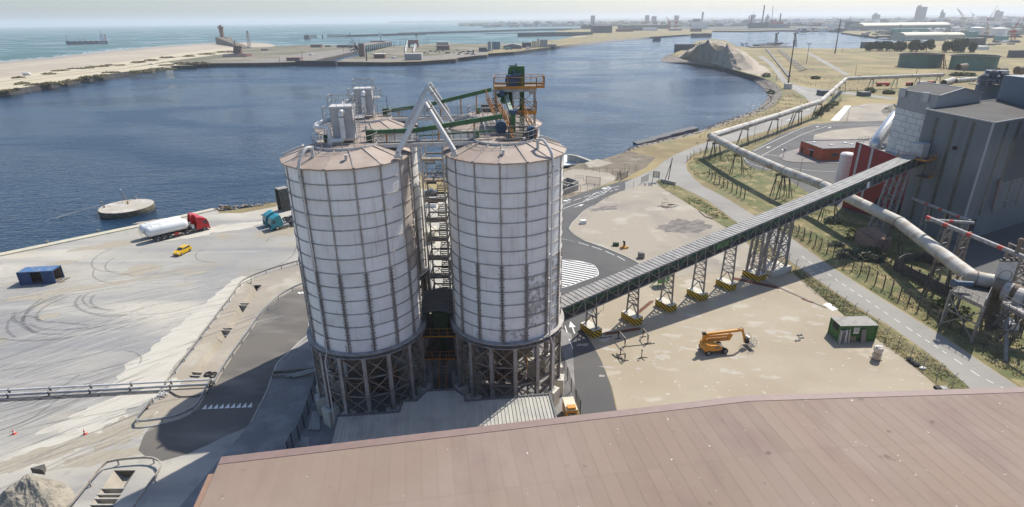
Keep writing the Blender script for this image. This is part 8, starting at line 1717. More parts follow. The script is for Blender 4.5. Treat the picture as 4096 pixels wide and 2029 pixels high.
# pipe rack and dark drain in the grass
for k in range(4):
 a,b=g('C',972+k*9,320+k*1),g('C',1118+k*13,458-k*4); a.z=b.z=.9; mb=MB(); mb.tube([a,b],.28,8)
 if k == 0: t=thing('pipe_rack','rack of parallel pale pipes running over the grass to the jetty','pipes',b)
 part(t,'pipe',mb,'pipe_pale')
mb=MB(); mb.tube(cr([b,b+V3((1,-2,0)),b+V3((6,-2,0)),b+V3((6,2,0))],n=3),.3,8); part(t,'bend',mb,'pipe_pale')
for k in range(14): p,q=lerp(g('C',970,320),g('C',1116,458),k/13),lerp(g('C',1003,322),g('C',1160,446),k/13); mb=MB(); mb.bar((p.x,p.y,.5),(q.x,q.y,.5),.4,.4); part(t,'sleeper',mb,'dark_steel')
L=resample(gl('C',[(900,312),(960,385),(1045,492)]),16); t=thing('sheet_wall','long low dark retaining wall in the grass beside the pipe rack','wall',L[0])
for a,b in zip(L,L[1:]): mb=MB(); mb.bar((a.x,a.y,.5),(b.x,b.y,.5),2.4,1.0); part(t,'panel',mb,'dark_steel')
# jetty with towers
t=thing('oil_jetty','jetty platform with pipework and two lattice towers on the inner harbour','jetty',g('C',940,305)); a,b=g('C',810,305),g('C',1100,306)
mb=MB(); mb.bb((a.x,a.y-4,0),(b.x,a.y+22,1.2)); mb.bb((lerp(a.x,b.x,.45),a.y+22,-.5),(b.x,a.y+70,1.6)); part(t,'deck',mb,'dark_steel')
for k in range(60):
 mb=MB(); x=random.uniform(a.x,b.x); y=a.y+random.uniform(0,60); l_=random.uniform(4,26); h_=random.uniform(1.5,6); mb.bar((x,y,h_),(x+l_*random.choice((0,1)),y+l_*random.choice((0,.5)),h_),.7); mb.bar((x,y,0),(x,y,h_),.5)
 if k < 40: part(t,'pipe_run',mb,'grey_steel' if k % 2 else 'dark_steel')
lattice('C',967,272,212,4.5,'lattice tower on the jetty, the left one','tower','dark_steel','jetty_tower',dist=a.y+40); lattice('C',1087,290,208,4.5,'lattice tower on the jetty, the right one','tower','dark_steel','jetty_tower',dist=a.y+10)
for x,dd in ((967,40),(1087,10)): p=gd('C',x,214,a.y+dd); mb=MB(); mb.box(p,(6,4,.7)); mb.box(p+V3((3,0,1)),(2,1.5,1.2)); single('hoist_machinery','machinery head on the %s jetty tower' % ('left' if x < 1000 else 'right'),'machine',mb,'dark_steel')
for (x0,x1,yb,yt,lb)in ((322,455,320,283,'dark old quay block beside the sand mound'),(425,553,228,214,'low dark jetty across the channel'),(182,228,250,236,'small dark barge at the channel bank'),(1518,1600,300,268,'dark quay block below the trees')): fbox('C',x0,x1,yb,yt,lb,'quay','far_dark',8,name='quay_block',z0=-5)
# vehicles in the field
def fveh(v,x0,x1,yb,yt,label,m1,m2,cat='truck',group=None):
 p=fpos(v,(x0+x1)/2,yb); a,b=gd(v,x0,yb,p.y),gd(v,x1,yb,p.y); h=max(1.5,hz(p,v,(x0+x1)/2,yt)); t=thing('work_vehicle' if cat != 'van' else 'van',label,cat,p,0,group); L_=b.x-a.x
 mb=MB(); mb.tube([(a.x,p.y+1.2,h*.62),(a.x+L_*.68,p.y+1.2,h*.62)],h*.34,12)if m1 != 'far_white' else mb.bb((a.x,p.y,h*.25),(a.x+L_*.75,p.y+2.2,h)); part(t,'body',mb,m1); mb=MB(); rbox(mb,(a.x+L_*.75,p.y,h*.2),(b.x,p.y+2.2,h*.9),h*.12); part(t,'cab',mb,m2)
 for f in (.15,.35,.88): mb=MB(); mb.tube([(a.x+L_*f,p.y,h*.17),(a.x+L_*f,p.y+2.2,h*.17)],h*.19,10); part(t,'wheel_pair',mb,'black_rubber')
 return t
fveh('C',1608,1688,551,525,'red tanker lorry parked in the dry field','far_red','cone_red'); fveh('C',1868,1922,550,520,'white truck in the dry field','far_white','far_white'); fveh('C',1800,1836,549,524,'red loader left of the white field truck','far_red','dark','loader'); fveh('C',1936,1980,543,516,'red loader right of the white field truck','far_red','dark','loader')
fveh('A',165,218,552,530,'white van on the beach road at the far left','far_white','far_white','van'); fveh('A',1090,1118,474,463,'white van on the dune road','far_white','far_white','van'); fveh('R',1492,1520,380,364,'white van on the lock quay','far_white','far_white','van'); fveh('R',2262,2302,410,392,'white van near the swing bridge','far_white','far_white','van')
fveh('S',835,886,398,377,'turquoise lorry beside the grey shed','far_teal','far_teal'); fveh('S',684,736,410,393,'pale tanker lorry by the blue silos','far_blue','far_white'); fveh('S',543,588,416,396,'white tanker at the shore buildings','tank_white','dark')
for a,b,r,lb in (((2028,548),(2088,528),2.0,'open ended pale pipe section lying in the field'),((2105,530),(2232,518),1.5,'long pale pipe lying beside the open pipe'),((2135,508),(2225,513),1.0,'thin pale pipe lying behind the others'),((2115,478),(2160,470),2.2,'dark short pipe end on a stand')):
 p,q=g('C',*a),g('C',*b); p.z=q.z=r+(4 if r > 2.1 else 0); mb=MB(); mb.tube([p,q],r,16,False); mb.tube([q,p],r*.93,16,False); mb.bar((q.x,q.y,0),q,.5); single('loose_pipe',lb,'pipe',mb,'pipe_pale' if r < 2.1 else 'rust_pipe',True)
for x,y,lb in ((2375,458,'round pipe mouth behind the dark silos, left'),(2500,450,'round pipe mouth behind the dark silos, right')): p=gd('C',x,y,330); mb=MB(); mb.tube([p,p+V3((5,1,0))],2.2,14); mb.bar((p.x+3,p.y,0),(p.x+3,p.y,p.z),.6); single('pipe_mouth',lb,'pipe',mb,'rust_pipe',True)
for x0,x1,yb,yt,lb in ((1250,1322,612,580,'dark flat trailer by the road junction'),(1510,1568,616,602,'dark low trough by the branch road'),(2462,2600,368,322,'dark brick store at the right edge of the field')): fbox('C',x0,x1,yb,yt,lb,'store','far_dark',6,name='field_store')
# ---- large sheds and tanks across the inner harbour
def barrel(v,x0,x1,yb,yt,dep,label,wallm='far_cream',roofm='far_cream',dist=None,frac=.45):
 p=fpos(v,(x0+x1)/2,yb,dist); D=p.y; a,b=gd(v,x0,yb,D),gd(v,x1,yb,D); h=gd(v,(x0+x1)/2,yt,D).z if dist else hz(p,v,(x0+x1)/2,yt); t=thing('curved_shed',label,'warehouse',p); mb=MB(); mb.bb((a.x,D,0),(b.x,D+dep,h*(1-frac))); part(t,'wall',mb,wallm)
 mb=MB(); N_=12; pr=[(D+dep/2-dep/2*1.02*cos(pi*k/N_),h*(1-frac)+h*frac*sin(pi*k/N_))for k in range(N_+1)]
 for (y0,z0),(y1,z1)in zip(pr,pr[1:]): mb.quad((a.x,y0,z0),(b.x,y0,z0),(b.x,y1,z1),(a.x,y1,z1))
 for x in (a.x,b.x): mb.quad(*[(x,y,z)for y,z in pr])
 part(t,'roof',mb,roofm); 
 for k in range(1,14): mb=MB(); x=lerp(a.x,b.x,k/14); mb.bar((x,D-.1,0),(x,D-.1,h*(1-frac)),.5); part(t,'bay_post',mb,'far_concrete')
 return t
barrel('T',1545,1905,352,280,45,'cream curved roof shed behind the trees'); barrel('T',1915,2060,340,281,45,'shorter cream curved roof shed right of the long one behind the trees')
barrel('T',1190,1935,262,196,90,'very long cream curved roof shed beyond the inner harbour','far_concrete')
fbox('T',1545,1900,354,344,'blue base band building in front of the cream shed','shed','far_blue',6)
for x,hw_,yb_,yt_,lb in ((1978,38,282,236,'white tank left of the tall white crane'),(2155,65,322,240,'white tank in the middle of the port tanks'),(2345,78,318,246,'white tank at the right of the port tanks'),(1755,25,268,246,'small pale tank left of the row'),(1830,28,270,246,'second small pale tank from the left'),(1880,22,270,248,'third small pale tank from the left')): fcyl('T',x,hw_,yb_,yt_,lb,'tank','far_white',group='white port tanks',roofm='far_white')
for x0,x1,yb,yt,lb,m in ((2122,2172,325,272,'teal box building among the tanks','far_teal'),(2398,2440,350,312,'teal box building near the red crane','far_teal'),(1055,1155,245,186,'dark block building beyond the inner harbour','far_dark'),(1380,1440,300,266,'pale cluster block on the far quay, left','far_concrete'),(1455,1560,300,250,'teal pale block on the far quay','far_teal'),(1570,1740,285,248,'teal block row below the long shed','far_teal'),(2205,2275,428,400,'small white hut in front of the port sheds','far_white'),(1760,1800,375,352,'pale hut at the end of the curved shed','far_white'),(2060,2240,390,330,'dark workshop at the right of the trees','far_dark'),(2440,2576,300,262,'pale store at the right edge of the port','far_concrete'),(1180,1290,250,205,'grey shed left end of the long roof','far_concrete')): fbox('T',x0,x1,yb,yt,lb,'building',m,25)
for k in range(22):
 x=random.uniform(1190,1520)if k < 12 else random.uniform(2250,2576); y=random.uniform(272,315)if k < 12 else random.uniform(355,395); fbox('T',x,x+random.uniform(12,45),y,y-random.uniform(8,18),'small pale port building on the far quay','building',random.choice(('far_concrete','far_white','far_dark')),12,group='small port buildings on the far quay')
# cranes
def crane(v,x,yb,yt,xj,yj,label,m,dist=None,w_=9,arm=None):
 p=fpos(v,x,yb,dist); q=gd(v,x,yt,p.y); j=gd(v,xj,yj,p.y); t=thing('harbour_crane',label,'crane',p); mb=MB()
 for s_ in (-1,1): mb.bar((p.x+s_*w_*.6,p.y,0),(q.x+s_*w_*.25,q.y,q.z),w_*.16)
 for k in range(6): z0_,z1_=q.z*k/6,q.z*(k+1)/6; mb.bar((p.x-w_*.5*(1-k/9),p.y,z0_),(p.x+w_*.5*(1-k/9),p.y,z1_),w_*.08)
 part(t,'tower',mb,m); mb=MB(); mb.box(q,(w_*1.1,w_,w_*.6)); part(t,'machine_house',mb,m); mb=MB(); d_=(j-q); u_=V3((0,0,1)).cross(V3((0,1,0)))
 mb.bar(q,j,w_*.12); mb.bar(q+V3((0,0,w_*.7)),j,w_*.08)
 for k in range(8): a_,b_=q.lerp(j,k/8),(q+V3((0,0,w_*.7))).lerp(j,(k+1)/8); mb.bar(a_,b_,w_*.06)
 part(t,'jib',mb,m); return t
crane('T',2055,275,160,2000,72,'tall white harbour crane with jib to the left','far_white',w_=11); crane('T',2255,325,200,2350,50,'white crane with long jib leaning right','far_white',w_=5); pole('T',2262,322,2265,155,1.5,'slim red crane tower by the port tanks','far_red'); crane('T',2482,345,270,2545,160,'red crane with jib leaning right at the edge of the port','far_red',w_=7)
crane('T',398,262,225,415,52,'tall lattice crane beside the moored ships','far_dark',dist=2900,w_=16); crane('S',2135,217,178,2108,128,'red harbour crane with jib to the left, the left one','far_red',dist=2600,w_=9); crane('S',2188,217,178,2220,124,'red harbour crane with jib to the right, beside the white lighthouse','far_red',dist=2600,w_=9)
crane('T',2140,130,128,2115,104,'small distant crane on the skyline','far_dark',dist=4200,w_=9)
# moored ships
def ship(loc,rz,L,B_,Hh_,label,mh,house,text=None,keel='ship_red',rev=False):
 t=lthing('cargo_ship',label,'ship',loc,rz); prof=[(-L/2,0),(L/2-L*.06,0),(L/2,Hh_*1.25),(L/2-L*.04,Hh_*1.3),(L/2-L*.14,Hh_),(-L/2+L*.02,Hh_),(-L/2-L*.01,Hh_*.9)]
 mb=MB(); n0=len(mb.v); ys=((-B_/2,.86),(B_/2,.86)); pts=[]
 out=[(-L/2,-B_*.42),(-L/2,B_*.42),(-L*.4,B_/2),(L*.3,B_/2),(L*.42,B_*.33),(L/2,0),(L*.42,-B_*.33),(L*.3,-B_/2),(-L*.4,-B_/2)]
 mb.prism(out,1.0,[Hh_,Hh_,Hh_,Hh_,Hh_*1.2,Hh_*1.35,Hh_*1.2,Hh_,Hh_]); part(t,'hull',mb,mh); mb=MB(); mb.prism([(x*.985,y*.97)for x,y in out],-1.5,1.0); part(t,'keel',mb,keel)
 mb=MB(); hb=Hh_; mb.bb((-L*.45,-B_*.38,hb),(-L*.33,B_*.38,hb+house*.45)); mb.bb((-L*.44,-B_*.3,hb+house*.45),(-L*.345,B_*.3,hb+house*.8)); mb.bb((-L*.43,-B_*.42,hb+house*.8),(-L*.35,B_*.42,hb+house)); part(t,'deck_house',mb,'far_white')
 mb=MB(); mb.bb((-L*.485,-1.5,hb),(-L*.46,1.5,hb+house*.9)); part(t,'funnel',mb,'far_red'); mb=MB(); mb.bar((L*.46,0,hb),(L*.46,0,hb+house*.9),.8); mb.bar((-L*.39,0,hb+house),(-L*.39,0,hb+house*1.45),.6); part(t,'mast',mb,'rust_beam')
 for k in range(5): x=-L*.28+k*L*.13; mb=MB(); mb.bb((x,-B_*.28,hb),(x+L*.1,B_*.28,hb+1.4)); part(t,'hatch',mb,'dark_steel')
 mb=MB(); mb.bar((L*.02,0,hb),(L*.02,0,hb+5),.7); mb.bar((L*.02,0,hb+4.6),(L*.16,0,hb+4.2),.6); part(t,'deck_crane',mb,'far_red')
 return t
a,b=g('A',485,328,-4),g('A',788,320,-4); c=(a+b)/2; sh=ship(V3((c.x,c.y,-4)),head(b,a),(a-b).length,14,7.5,'blue and red coaster sailing on the sea, white bridge at its stern','ship_blue',19)
link('lettering',text_mesh('ATLANTIS',4.2,'sign_white'),sh,(-(a-b).length*.38,7.1,3.6),(pi/2,0,pi))
for v,x,yb,lb,mh,L_ in (('T',290,264,'dark moored ship with tall mast across the inner harbour','far_dark',140),('T',440,264,'pale blue ship moored right of the dark one','far_concrete',120)):
 p=gd(v,x,yb,2750); ship(V3((p.x,p.y,-4)),.5 if x < 300 else-.6,L_*.9,24,26 if x < 300 else 20,lb,mh,34)
 mb=MB(); mb.bar((p.x+10,p.y,20),(p.x+10,p.y,95 if x < 300 else 60),4); single('ship_mast','mast tower of the %s moored ship' % ('dark' if x < 300 else 'pale blue'),'mast',mb,'far_dark')
fbox('T',420,505,196,188,'orange and white roof line behind the moored ships','building','far_red',40,dist=3000)
# skyline
for x0,x1,yt,d_,lb,m in ((1660,1722,60,4200,'dark tower block on the skyline, the widest','far_dark'),(2345,2385,100,4600,'dark tower block at the right end of the skyline','far_dark'),(1288,1332,126,4800,'squat block on the skyline','far_dark')):
 t=fbox('T',x0,x1,165,yt,lb,'tower block',m,40,dist=d_); p=t.location; q=gd('T',(x0+x1)/2,yt,d_); mb=MB(); mb.bb((q.x-10,q.y+8,q.z),(q.x+8,q.y+24,q.z+9)); mb.bar((q.x+2,q.y+15,q.z),(q.x+2,q.y+15,q.z+22),1.6); part(t,'roof_mast',mb,m)
for v,x,w_,yt,ys,d_,lb in (('T',1888,26,112,78,4300,'belfry with pointed spire on the skyline'),('T',371,12,135,122,5200,'small distant belfry above the moored ships'),('T',213,10,145,128,5200,'small distant church spire on the left skyline'),('T',1087,6,150,133,4800,'thin chimney on the skyline')):
 a,b=gd(v,x-w_/2,yt,d_),gd(v,x+w_/2,yt,d_); s_=gd(v,x,ys,d_); t=thing('belfry',lb,'church tower',(s_.x,s_.y,0)); mb=MB(); mb.bb((a.x,d_,0),(b.x,d_+(b.x-a.x),a.z)); part(t,'shaft',mb,'far_dark'); mb=MB(); mb.lathe((s_.x,d_+(b.x-a.x)/2,0),[((b.x-a.x)*.55,a.z),((b.x-a.x)*.25,lerp(a.z,s_.z,.4)),((b.x-a.x)*.3,lerp(a.z,s_.z,.45)),(.5,s_.z)],8); part(t,'spire',mb,'far_dark')
for x0,x1,yt,lb in ((1948,1975,122,'left tower block above the far port'),(2000,2032,130,'middle tower block above the far port'),(2180,2206,123,'right tower block above the far port'),(1515,1545,124,'tower block far along the coast')): fbox('S',x0,x1,158,yt,lb,'tower block','far_concrete',30,dist=4300)
p=gd('S',2390,205,2500); q=gd('S',2390,92,2500); t=thing('lighthouse','slim white lighthouse with dark lantern in the far port','lighthouse',(p.x,p.y,0)); mb=MB(); mb.lathe((p.x,p.y,0),[(4.6,0),(3.5,q.z*.78),(5,q.z*.8),(5,q.z*.84)],16); part(t,'shaft',mb,'far_white',True); mb=MB(); mb.lathe((p.x,p.y,0),[(3,q.z*.84),(3,q.z*.93),(.3,q.z)],12); part(t,'lantern',mb,'far_dark')
# ---- middle shore: silos, sheds, bridges
for k in range(5): fcyl('S',736+k*13,6,392,331,'slim blue silo in the row of five, number %s from the left' % ('one','two','three','four','five')[k],'silo','far_blue',name='far_silo',group='blue silos on the far shore')
for k in range(4): fcyl('S',1050+k*13,6,377,326,'slim tan silo in the row of four, number %s from the left' % ('one','two','three','four')[k],'silo','far_cream',name='far_silo',group='tan silos on the far shore')
fcyl('S',1097,9,372,304,'pale domed silo beside the grey block','silo','far_concrete',name='far_silo',prof=((1,0),(1,.9),(.6,.97),(.1,1)))
for x0,x1,yb,yt,lb,m,kw in ((1110,1168,374,314,'grey concrete block on the far shore','far_concrete',{}),(696,722,392,330,'grey slab tower left of the blue silos','far_concrete',{}),(625,690,412,378,'dark box building near the far quay','far_dark',{}),(820,965,388,345,'grey shed with pitched roof between the silos','plant_grey',dict(gable=.12,roofm='far_concrete')),(968,1040,378,338,'dark shed right of the pitched shed','far_dark',{}),(1000,1028,390,372,'small white store in front of the dark shed','far_white',{}),(1172,1238,372,352,'small low shed at the right of the grey block','far_concrete',{}),(290,392,398,362,'reddish brick building on the lock island, lower part','brick_brown',dict(win=1)),(290,385,366,334,'pale flat roofed building on the lock island','far_concrete',{}),(38,172,478,428,'grey concrete bridge building at the quay corner','far_concrete',{}),(1435,1482,232,194,'dark gabled shed on the coast, left bay','far_dark',dict(gable=.25,roofm='far_dark')),(1482,1526,232,194,'dark gabled shed on the coast, right bay','far_dark',dict(gable=.25,roofm='far_dark')),(1525,1680,262,206,'dark works building near the coast','far_dark',{}),(1770,2140,230,200,'long grey shed row in the far port','far_dark',{}),(1928,2040,244,222,'pale shed in front of the long grey row','far_white',{}),(1725,1850,252,232,'red roofed low building row','brick_red',{}),(1850,1925,244,222,'dark shed with curved roof in the far port','far_dark',{}),(2145,2235,244,228,'pale flat shed by the sand','far_concrete',{}),(2315,2390,252,226,'brown store by the far jetty','brick_brown',{}),(2335,2440,190,178,'long white roof below the white lighthouse','far_white',dict(dist=2700)),(2330,2380,178,150,'pale gable behind the white lighthouse','far_concrete',dict(dist=2900))): fbox('S',x0,x1,yb,yt,lb,'building',m,None,**kw)
pole('S',1533,260,1533,172,2.2,'dark beacon tower above the works building','far_dark')
for k,(x0,x1,yb,yt,lb,m,kw)in enumerate(((1505,1602,305,278,'low brown bunker on the dunes','brick_brown',{}),(1750,1905,306,282,'dark low casemate beyond the lock road','far_dark',{}),(1280,1405,432,402,'flat roofed cabin on the lock quay','brick_brown',dict(roof='far_roof')),(2098,2200,408,368,'red brick cabin with white roof edge','brick_red',dict(roof='far_white')),(1962,2012,392,268,'brown counterweight tower of the lifting bridge','brick_brown',{}),(1040,1100,333,322,'small shed on the dunes','brick_brown',{}),(1640,1690,300,288,'small store by the dunes','far_dark',{}))): fbox('R',x0,x1,yb,yt,lb,'building',m,None,**kw)
p=g('R',1945,392); t=thing('lifting_truss','dark curved truss of the lifting bridge beside its tower','bridge',p)
for k in range(9): a_=k*pi/8; mb=MB(); mb.bar((p.x,p.y,14),(p.x+11*cos(a_+pi/2+.6),p.y,14+13*sin(a_+pi/2+.6)),.8); part(t,'spoke',mb,'dark_steel')
p0_=g('S',65,378); ht_=hz(p0_,'S',100,318); t=thing('bascule_tower','brown bascule bridge tower with a raised counterweight','bridge',p0_); a,b=gd('S',66,378,p0_.y),gd('S',146,378,p0_.y); mb=MB(); mb.bb((a.x,p0_.y,ht_*.45),(b.x,p0_.y+12,ht_)); part(t,'counterweight',mb,'brick_brown')
for x in (a.x+1,b.x-1): mb=MB(); mb.bb((x-1.5,p0_.y,0),(x+1.5,p0_.y+10,ht_*.5)); part(t,'leg',mb,'brick_brown')
mb=MB(); x=lerp(a.x,b.x,.85); zt_=hz(p0_,'S',135,280); mb.bar((x-1,p0_.y+5,ht_),(x-1,p0_.y+5,zt_),.5); mb.bar((x+1,p0_.y+5,ht_),(x+1,p0_.y+5,zt_),.5); mb.box((x,p0_.y+5,zt_),(5,4,2)); part(t,'lamp_mast',mb,'dark_steel')
for sx,xa,xb in ((0,42,62),(1,108,128)):
 p,q=g('S',xa,420),g('S',xb,362); mb=MB(); N_=8
 for k in range(N_):
  a_,b_=p.lerp(q,k/N_),p.lerp(q,(k+1)/N_); h_=3+6*k/N_; mb.bar(a_+V3((0,0,.5)),b_+V3((0,0,.5)),.7); mb.bar(a_+V3((0,0,h_)),b_+V3((0,0,h_+.8)),.7); mb.bar(a_+V3((0,0,h_)),b_+V3((0,0,.5)),.5); mb.bar(b_,b_+V3((0,0,h_+.8)),.5)
 single('bridge_truss','white truss of the bascule bridge, the %s side' % ('left' if not sx else 'right'),'bridge',mb,'far_white')
# lock pier on columns
a,b=g('R',1985,330),g('R',2268,283); d_=(b-a).normalized(); n_=V3((-d_.y,d_.x,0)); t=thing('lock_pier','long concrete pier on columns at the lock mouth','pier',a); zt_=hz(b,'R',2268,250); mb=MB(); mb.bar(a+n_*12+V3((0,0,zt_)),b+n_*12+V3((0,0,zt_)),26,1.6); part(t,'deck',mb,'stone_far')
for k in range(16): p=lerp(a,b,k/15.5); mb=MB(); mb.bar((p.x,p.y,-5),(p.x,p.y,zt_),2.2); part(t,'column',mb,'stone_far')
mb=MB(); p=lerp(a,b,.75)+n_*14; mb.bb((p.x-14,p.y-6,zt_),(p.x+14,p.y+6,zt_+3)); mb.bar((p.x+6,p.y,zt_),(p.x+6,p.y,zt_+12),1.2); part(t,'pier_house',mb,'brick_brown')
pole('R',2030,432,2022,300,.9,'thick dark mast in front of the lifting bridge','dark_steel'); 
mb=MB(); a,b=g('R',1370,440),g('R',1745,443); mb.bar((a.x,a.y,-1.5),(b.x,b.y,-1.5),4,6); single('lock_gate','dark lock gate closing the old lock','gate',mb,'quay_wall')
for k in range(8): q=g('R',1225+k*18,462,-3.4); mb=MB(); mb.lathe((q.x,q.y,-4),[(1.6,0),(1.6,1.8),(1.2,2.0)],12); single('moored_float','small pale float moored in front of the dark quay wall','float',mb,'far_white' if k % 2 else 'far_dark',group='floats at the lock quay')
for k,(x,y2)in enumerate(((1210,385),(1424,330),(1608,270),(1812,300),(1925,255),(2108,285),(2190,330),(2282,250),(2295,240),(2340,232),(2370,226),(2394,220),(1960,225))): yb_=y2+random.uniform(48,60); pole('R',x,yb_,x,y2,.35,'thin lamp mast on the lock island','dark_steel',name='lamp_mast',cat='lamp post').__setitem__('group','lamp masts on the lock island')
for x,y2 in ((5,305),(24,303),(45,300),(190,308),(208,304),(226,298),(1108,355),(1204,318)): pole('S',x,y2+55,x,y2,.35,'thin lamp mast on the lock island','dark_steel',name='lamp_mast',cat='lamp post').__setitem__('group','lamp masts on the lock island')
for k in range(30): q=g('S',random.uniform(180,600),random.uniform(400,440)); mb=MB(); mb.box((q.x,q.y,.8),(random.uniform(1,5),2,random.uniform(.8,2))); single('quay_item','small dark item lying on the far quay','item',mb,'dark_steel',group='small items on the far quay')
# ---- lighthouse of red stone with its ramp, mill tower, masts
p=g('A',1628,308); ht_=hz(p,'A',1612,183); t=thing('lighthouse','red brown stone lighthouse with bulging head on the beach point','lighthouse',p); zb=ht_*.30; r=5.2
mb=MB(); mb.lathe(p,[(r,zb),(r*.86,ht_*.52),(r*1.05,ht_*.55),(r*.85,ht_*.58),(r*1.1,ht_*.63),(r*.86,ht_*.66),(r*1.15,ht_*.72),(r*.9,ht_*.75),(r*1.35,ht_*.82),(r*1.4,ht_*.9),(r*.95,ht_*.92)],20); part(t,'shaft',mb,'brick_red',True); mb=MB(); mb.lathe(p,[(r*.6,ht_*.92),(r*.6,ht_*.97),(r*.9,ht_*.98),(.2,ht_)],14); part(t,'lantern',mb,'far_dark')
a,b=g('A',1610,310),g('A',1800,352); h0=zb; d_=(b-a).normalized(); n_=V3((-d_.y,d_.x,0)); mb=MB(); w_=8
pts_=[a-n_*w_,b-n_*w_,b+n_*w_,a+n_*w_]; mb.prism([(q.x,q.y)for q in pts_],-4,[h0,1,1,h0]); part(t,'ramp_wall',mb,'dolphin_side'); mb=MB(); mb.bb((p.x-14,p.y-10,-4),(p.x+16,p.y+16,h0)); part(t,'base',mb,'stone_far')
p=g('A',1728,412); ht_=hz(p,'A',1722,335); t=thing('tower_mill','brown conical concrete tower with small windows on a red base','tower',p); a,b=gd('A',1690,400,p.y),gd('A',1762,400,p.y); r=abs(b.x-a.x)/2; hb=hz(p,'A',1728,395)
mb=MB(); mb.lathe(p+V3((0,r,0)),[(r,hb*.6),(r*.78,ht_*.86),(r*.95,ht_*.88),(r*.95,ht_)],24); part(t,'shaft',mb,'brick_brown',True)
for k in range(9): mb=MB(); a_=-2.4+k*.25; z=hb+3+(k % 3)*(ht_*.2); mb.box((p.x+cos(a_)*r*.92,p.y+r+sin(a_)*r*.92,z),(1.3,1.3,1.6)); part(t,'window',mb,'dark')
mb=MB(); mb.bar((p.x-3,p.y+r,ht_),(p.x-3,p.y+r,ht_*1.5),.9); mb.bar((p.x-2,p.y+r,ht_),(p.x-6,p.y+r,ht_*1.35),.4); part(t,'mast',mb,'dark_steel')
a,b=gd('A',1648,418,p.y),gd('A',1748,418,p.y); c=gd('A',1822,418,p.y); mb=MB(); mb.bb((a.x,p.y-10,0),(b.x,p.y+12,hb)); part(t,'base_wing',mb,'brick_brown'); mb=MB(); mb.bb((b.x,p.y-12,0),(c.x,p.y+8,hb*1.05)); part(t,'base_wing',mb,'brick_red')
for k in range(12): x=lerp(a.x,c.x,(k+.5)/12); mb=MB(); mb.bb((x-1,p.y-12.15 if x > b.x else p.y-10.15,hb*.25),(x+1,p.y-9,hb*.65)); part(t,'window',mb,'far_white')
lattice('A',1820,352,232,5,'red white lattice mast on the beach point','mast','far_concrete',x2=1804,taper=.6)
p=gd('A',1804,235,g('A',1820,352).y); mb=MB(); mb.lathe(p,[(2.2,-2),(2.2,2)],10); single('mast_drum','round drum on top of the lattice mast','drum',mb,'far_concrete')
# breakwaters and timber jetty ruins
def mole(v,pts,w_,h_,label,m='far_dark'):
 L=gl(v,pts,-4); t=thing('breakwater',label,'breakwater',L[0])
 L=resample(L,14)
 for a,b in zip(L,L[1:]): mb=MB(); mb.bar((a.x,a.y,-4+h_/2),(b.x,b.y,-4+h_/2),w_,h_); part(t,'section',mb,m)
 return t
mole('R',[(1845,207),(2576,186)],14,7,'long dark breakwater, its western part'); mole('S',[(-10,278),(500,262),(1130,242),(1430,240)],16,8,'long dark breakwater, its eastern part'); mole('S',[(932,292),(1525,285)],14,12,'high dark pier wall behind the breakwater'); mole('S',[(670,271),(960,266),(1230,258)],8,2.5,'low sandy groyne behind the far channel','stone_far')
def ruin(v,x0,x1,yb,yt,n,label):
 p=g(v,x0,yb,-4); q=g(v,x1,yb,-4); t=thing('timber_jetty',label,'jetty',p); h_=hz(p,v,x0,yt); mb=MB(); mb.bar((p.x,p.y,h_),(q.x,q.y,h_),3,1.2); part(t,'deck',mb,'far_dark')
 for k in range(n): a=lerp(p,q,k/(n-1)); mb=MB(); mb.bar((a.x-2,a.y,-5),(a.x+1,a.y,h_),1.1); mb.bar((a.x+2,a.y,-5),(a.x-1,a.y,h_),1.1); part(t,'trestle',mb,'far_dark')
 return t
ruin('R',1490,1562,216,192,8,'dark timber jetty ruin at the sea end'); ruin('R',1665,1840,210,185,18,'longer timber jetty ruin joined to the breakwater'); fbox('R',1443,1492,217,190,'dark solid head of the timber jetty','jetty','far_dark',14,name='jetty_end',z0=-5); pole('R',1468,190,1468,166,.7,'small beacon on the jetty head','far_dark'); pole('R',1870,205,1870,164,1.6,'dark beacon at the breakwater end','far_dark'); fbox('R',1610,1620,212,188,'lone timber dolphin between the jetty ruins','pile','far_dark',5,name='pile',z0=-5)
p=g('R',2155,200,-4); t=thing('sailing_boat','small white sailing boat near the breakwater','boat',p); mb=MB(); mb.quad(p+V3((-3,0,2)),p+V3((5,0,2)),p+V3((0,0,18))); mb.quad(p+V3((-3,.3,2)),p+V3((0,.3,18)),p+V3((5,.3,2))); part(t,'sail',mb,'far_white'); mb=MB(); mb.prism([(p.x-7,p.y),(p.x,p.y-2),(p.x+8,p.y),(p.x,p.y+2)],-4,-2); part(t,'hull',mb,'far_white')
for k,(x0,x1,y)in enumerate(((1170,1208,178),(1175,1198,187),(1205,1285,196))): a,b=g('S',x0,y,-4),g('S',x1,y,-4); mb=MB(); mb.bb((a.x,a.y,-4),(b.x,a.y+20,-2)); single('sand_bank','thin dark bank in the bay, %s of three' % ('first','second','third')[k],'sandbank',mb,'stone_far')
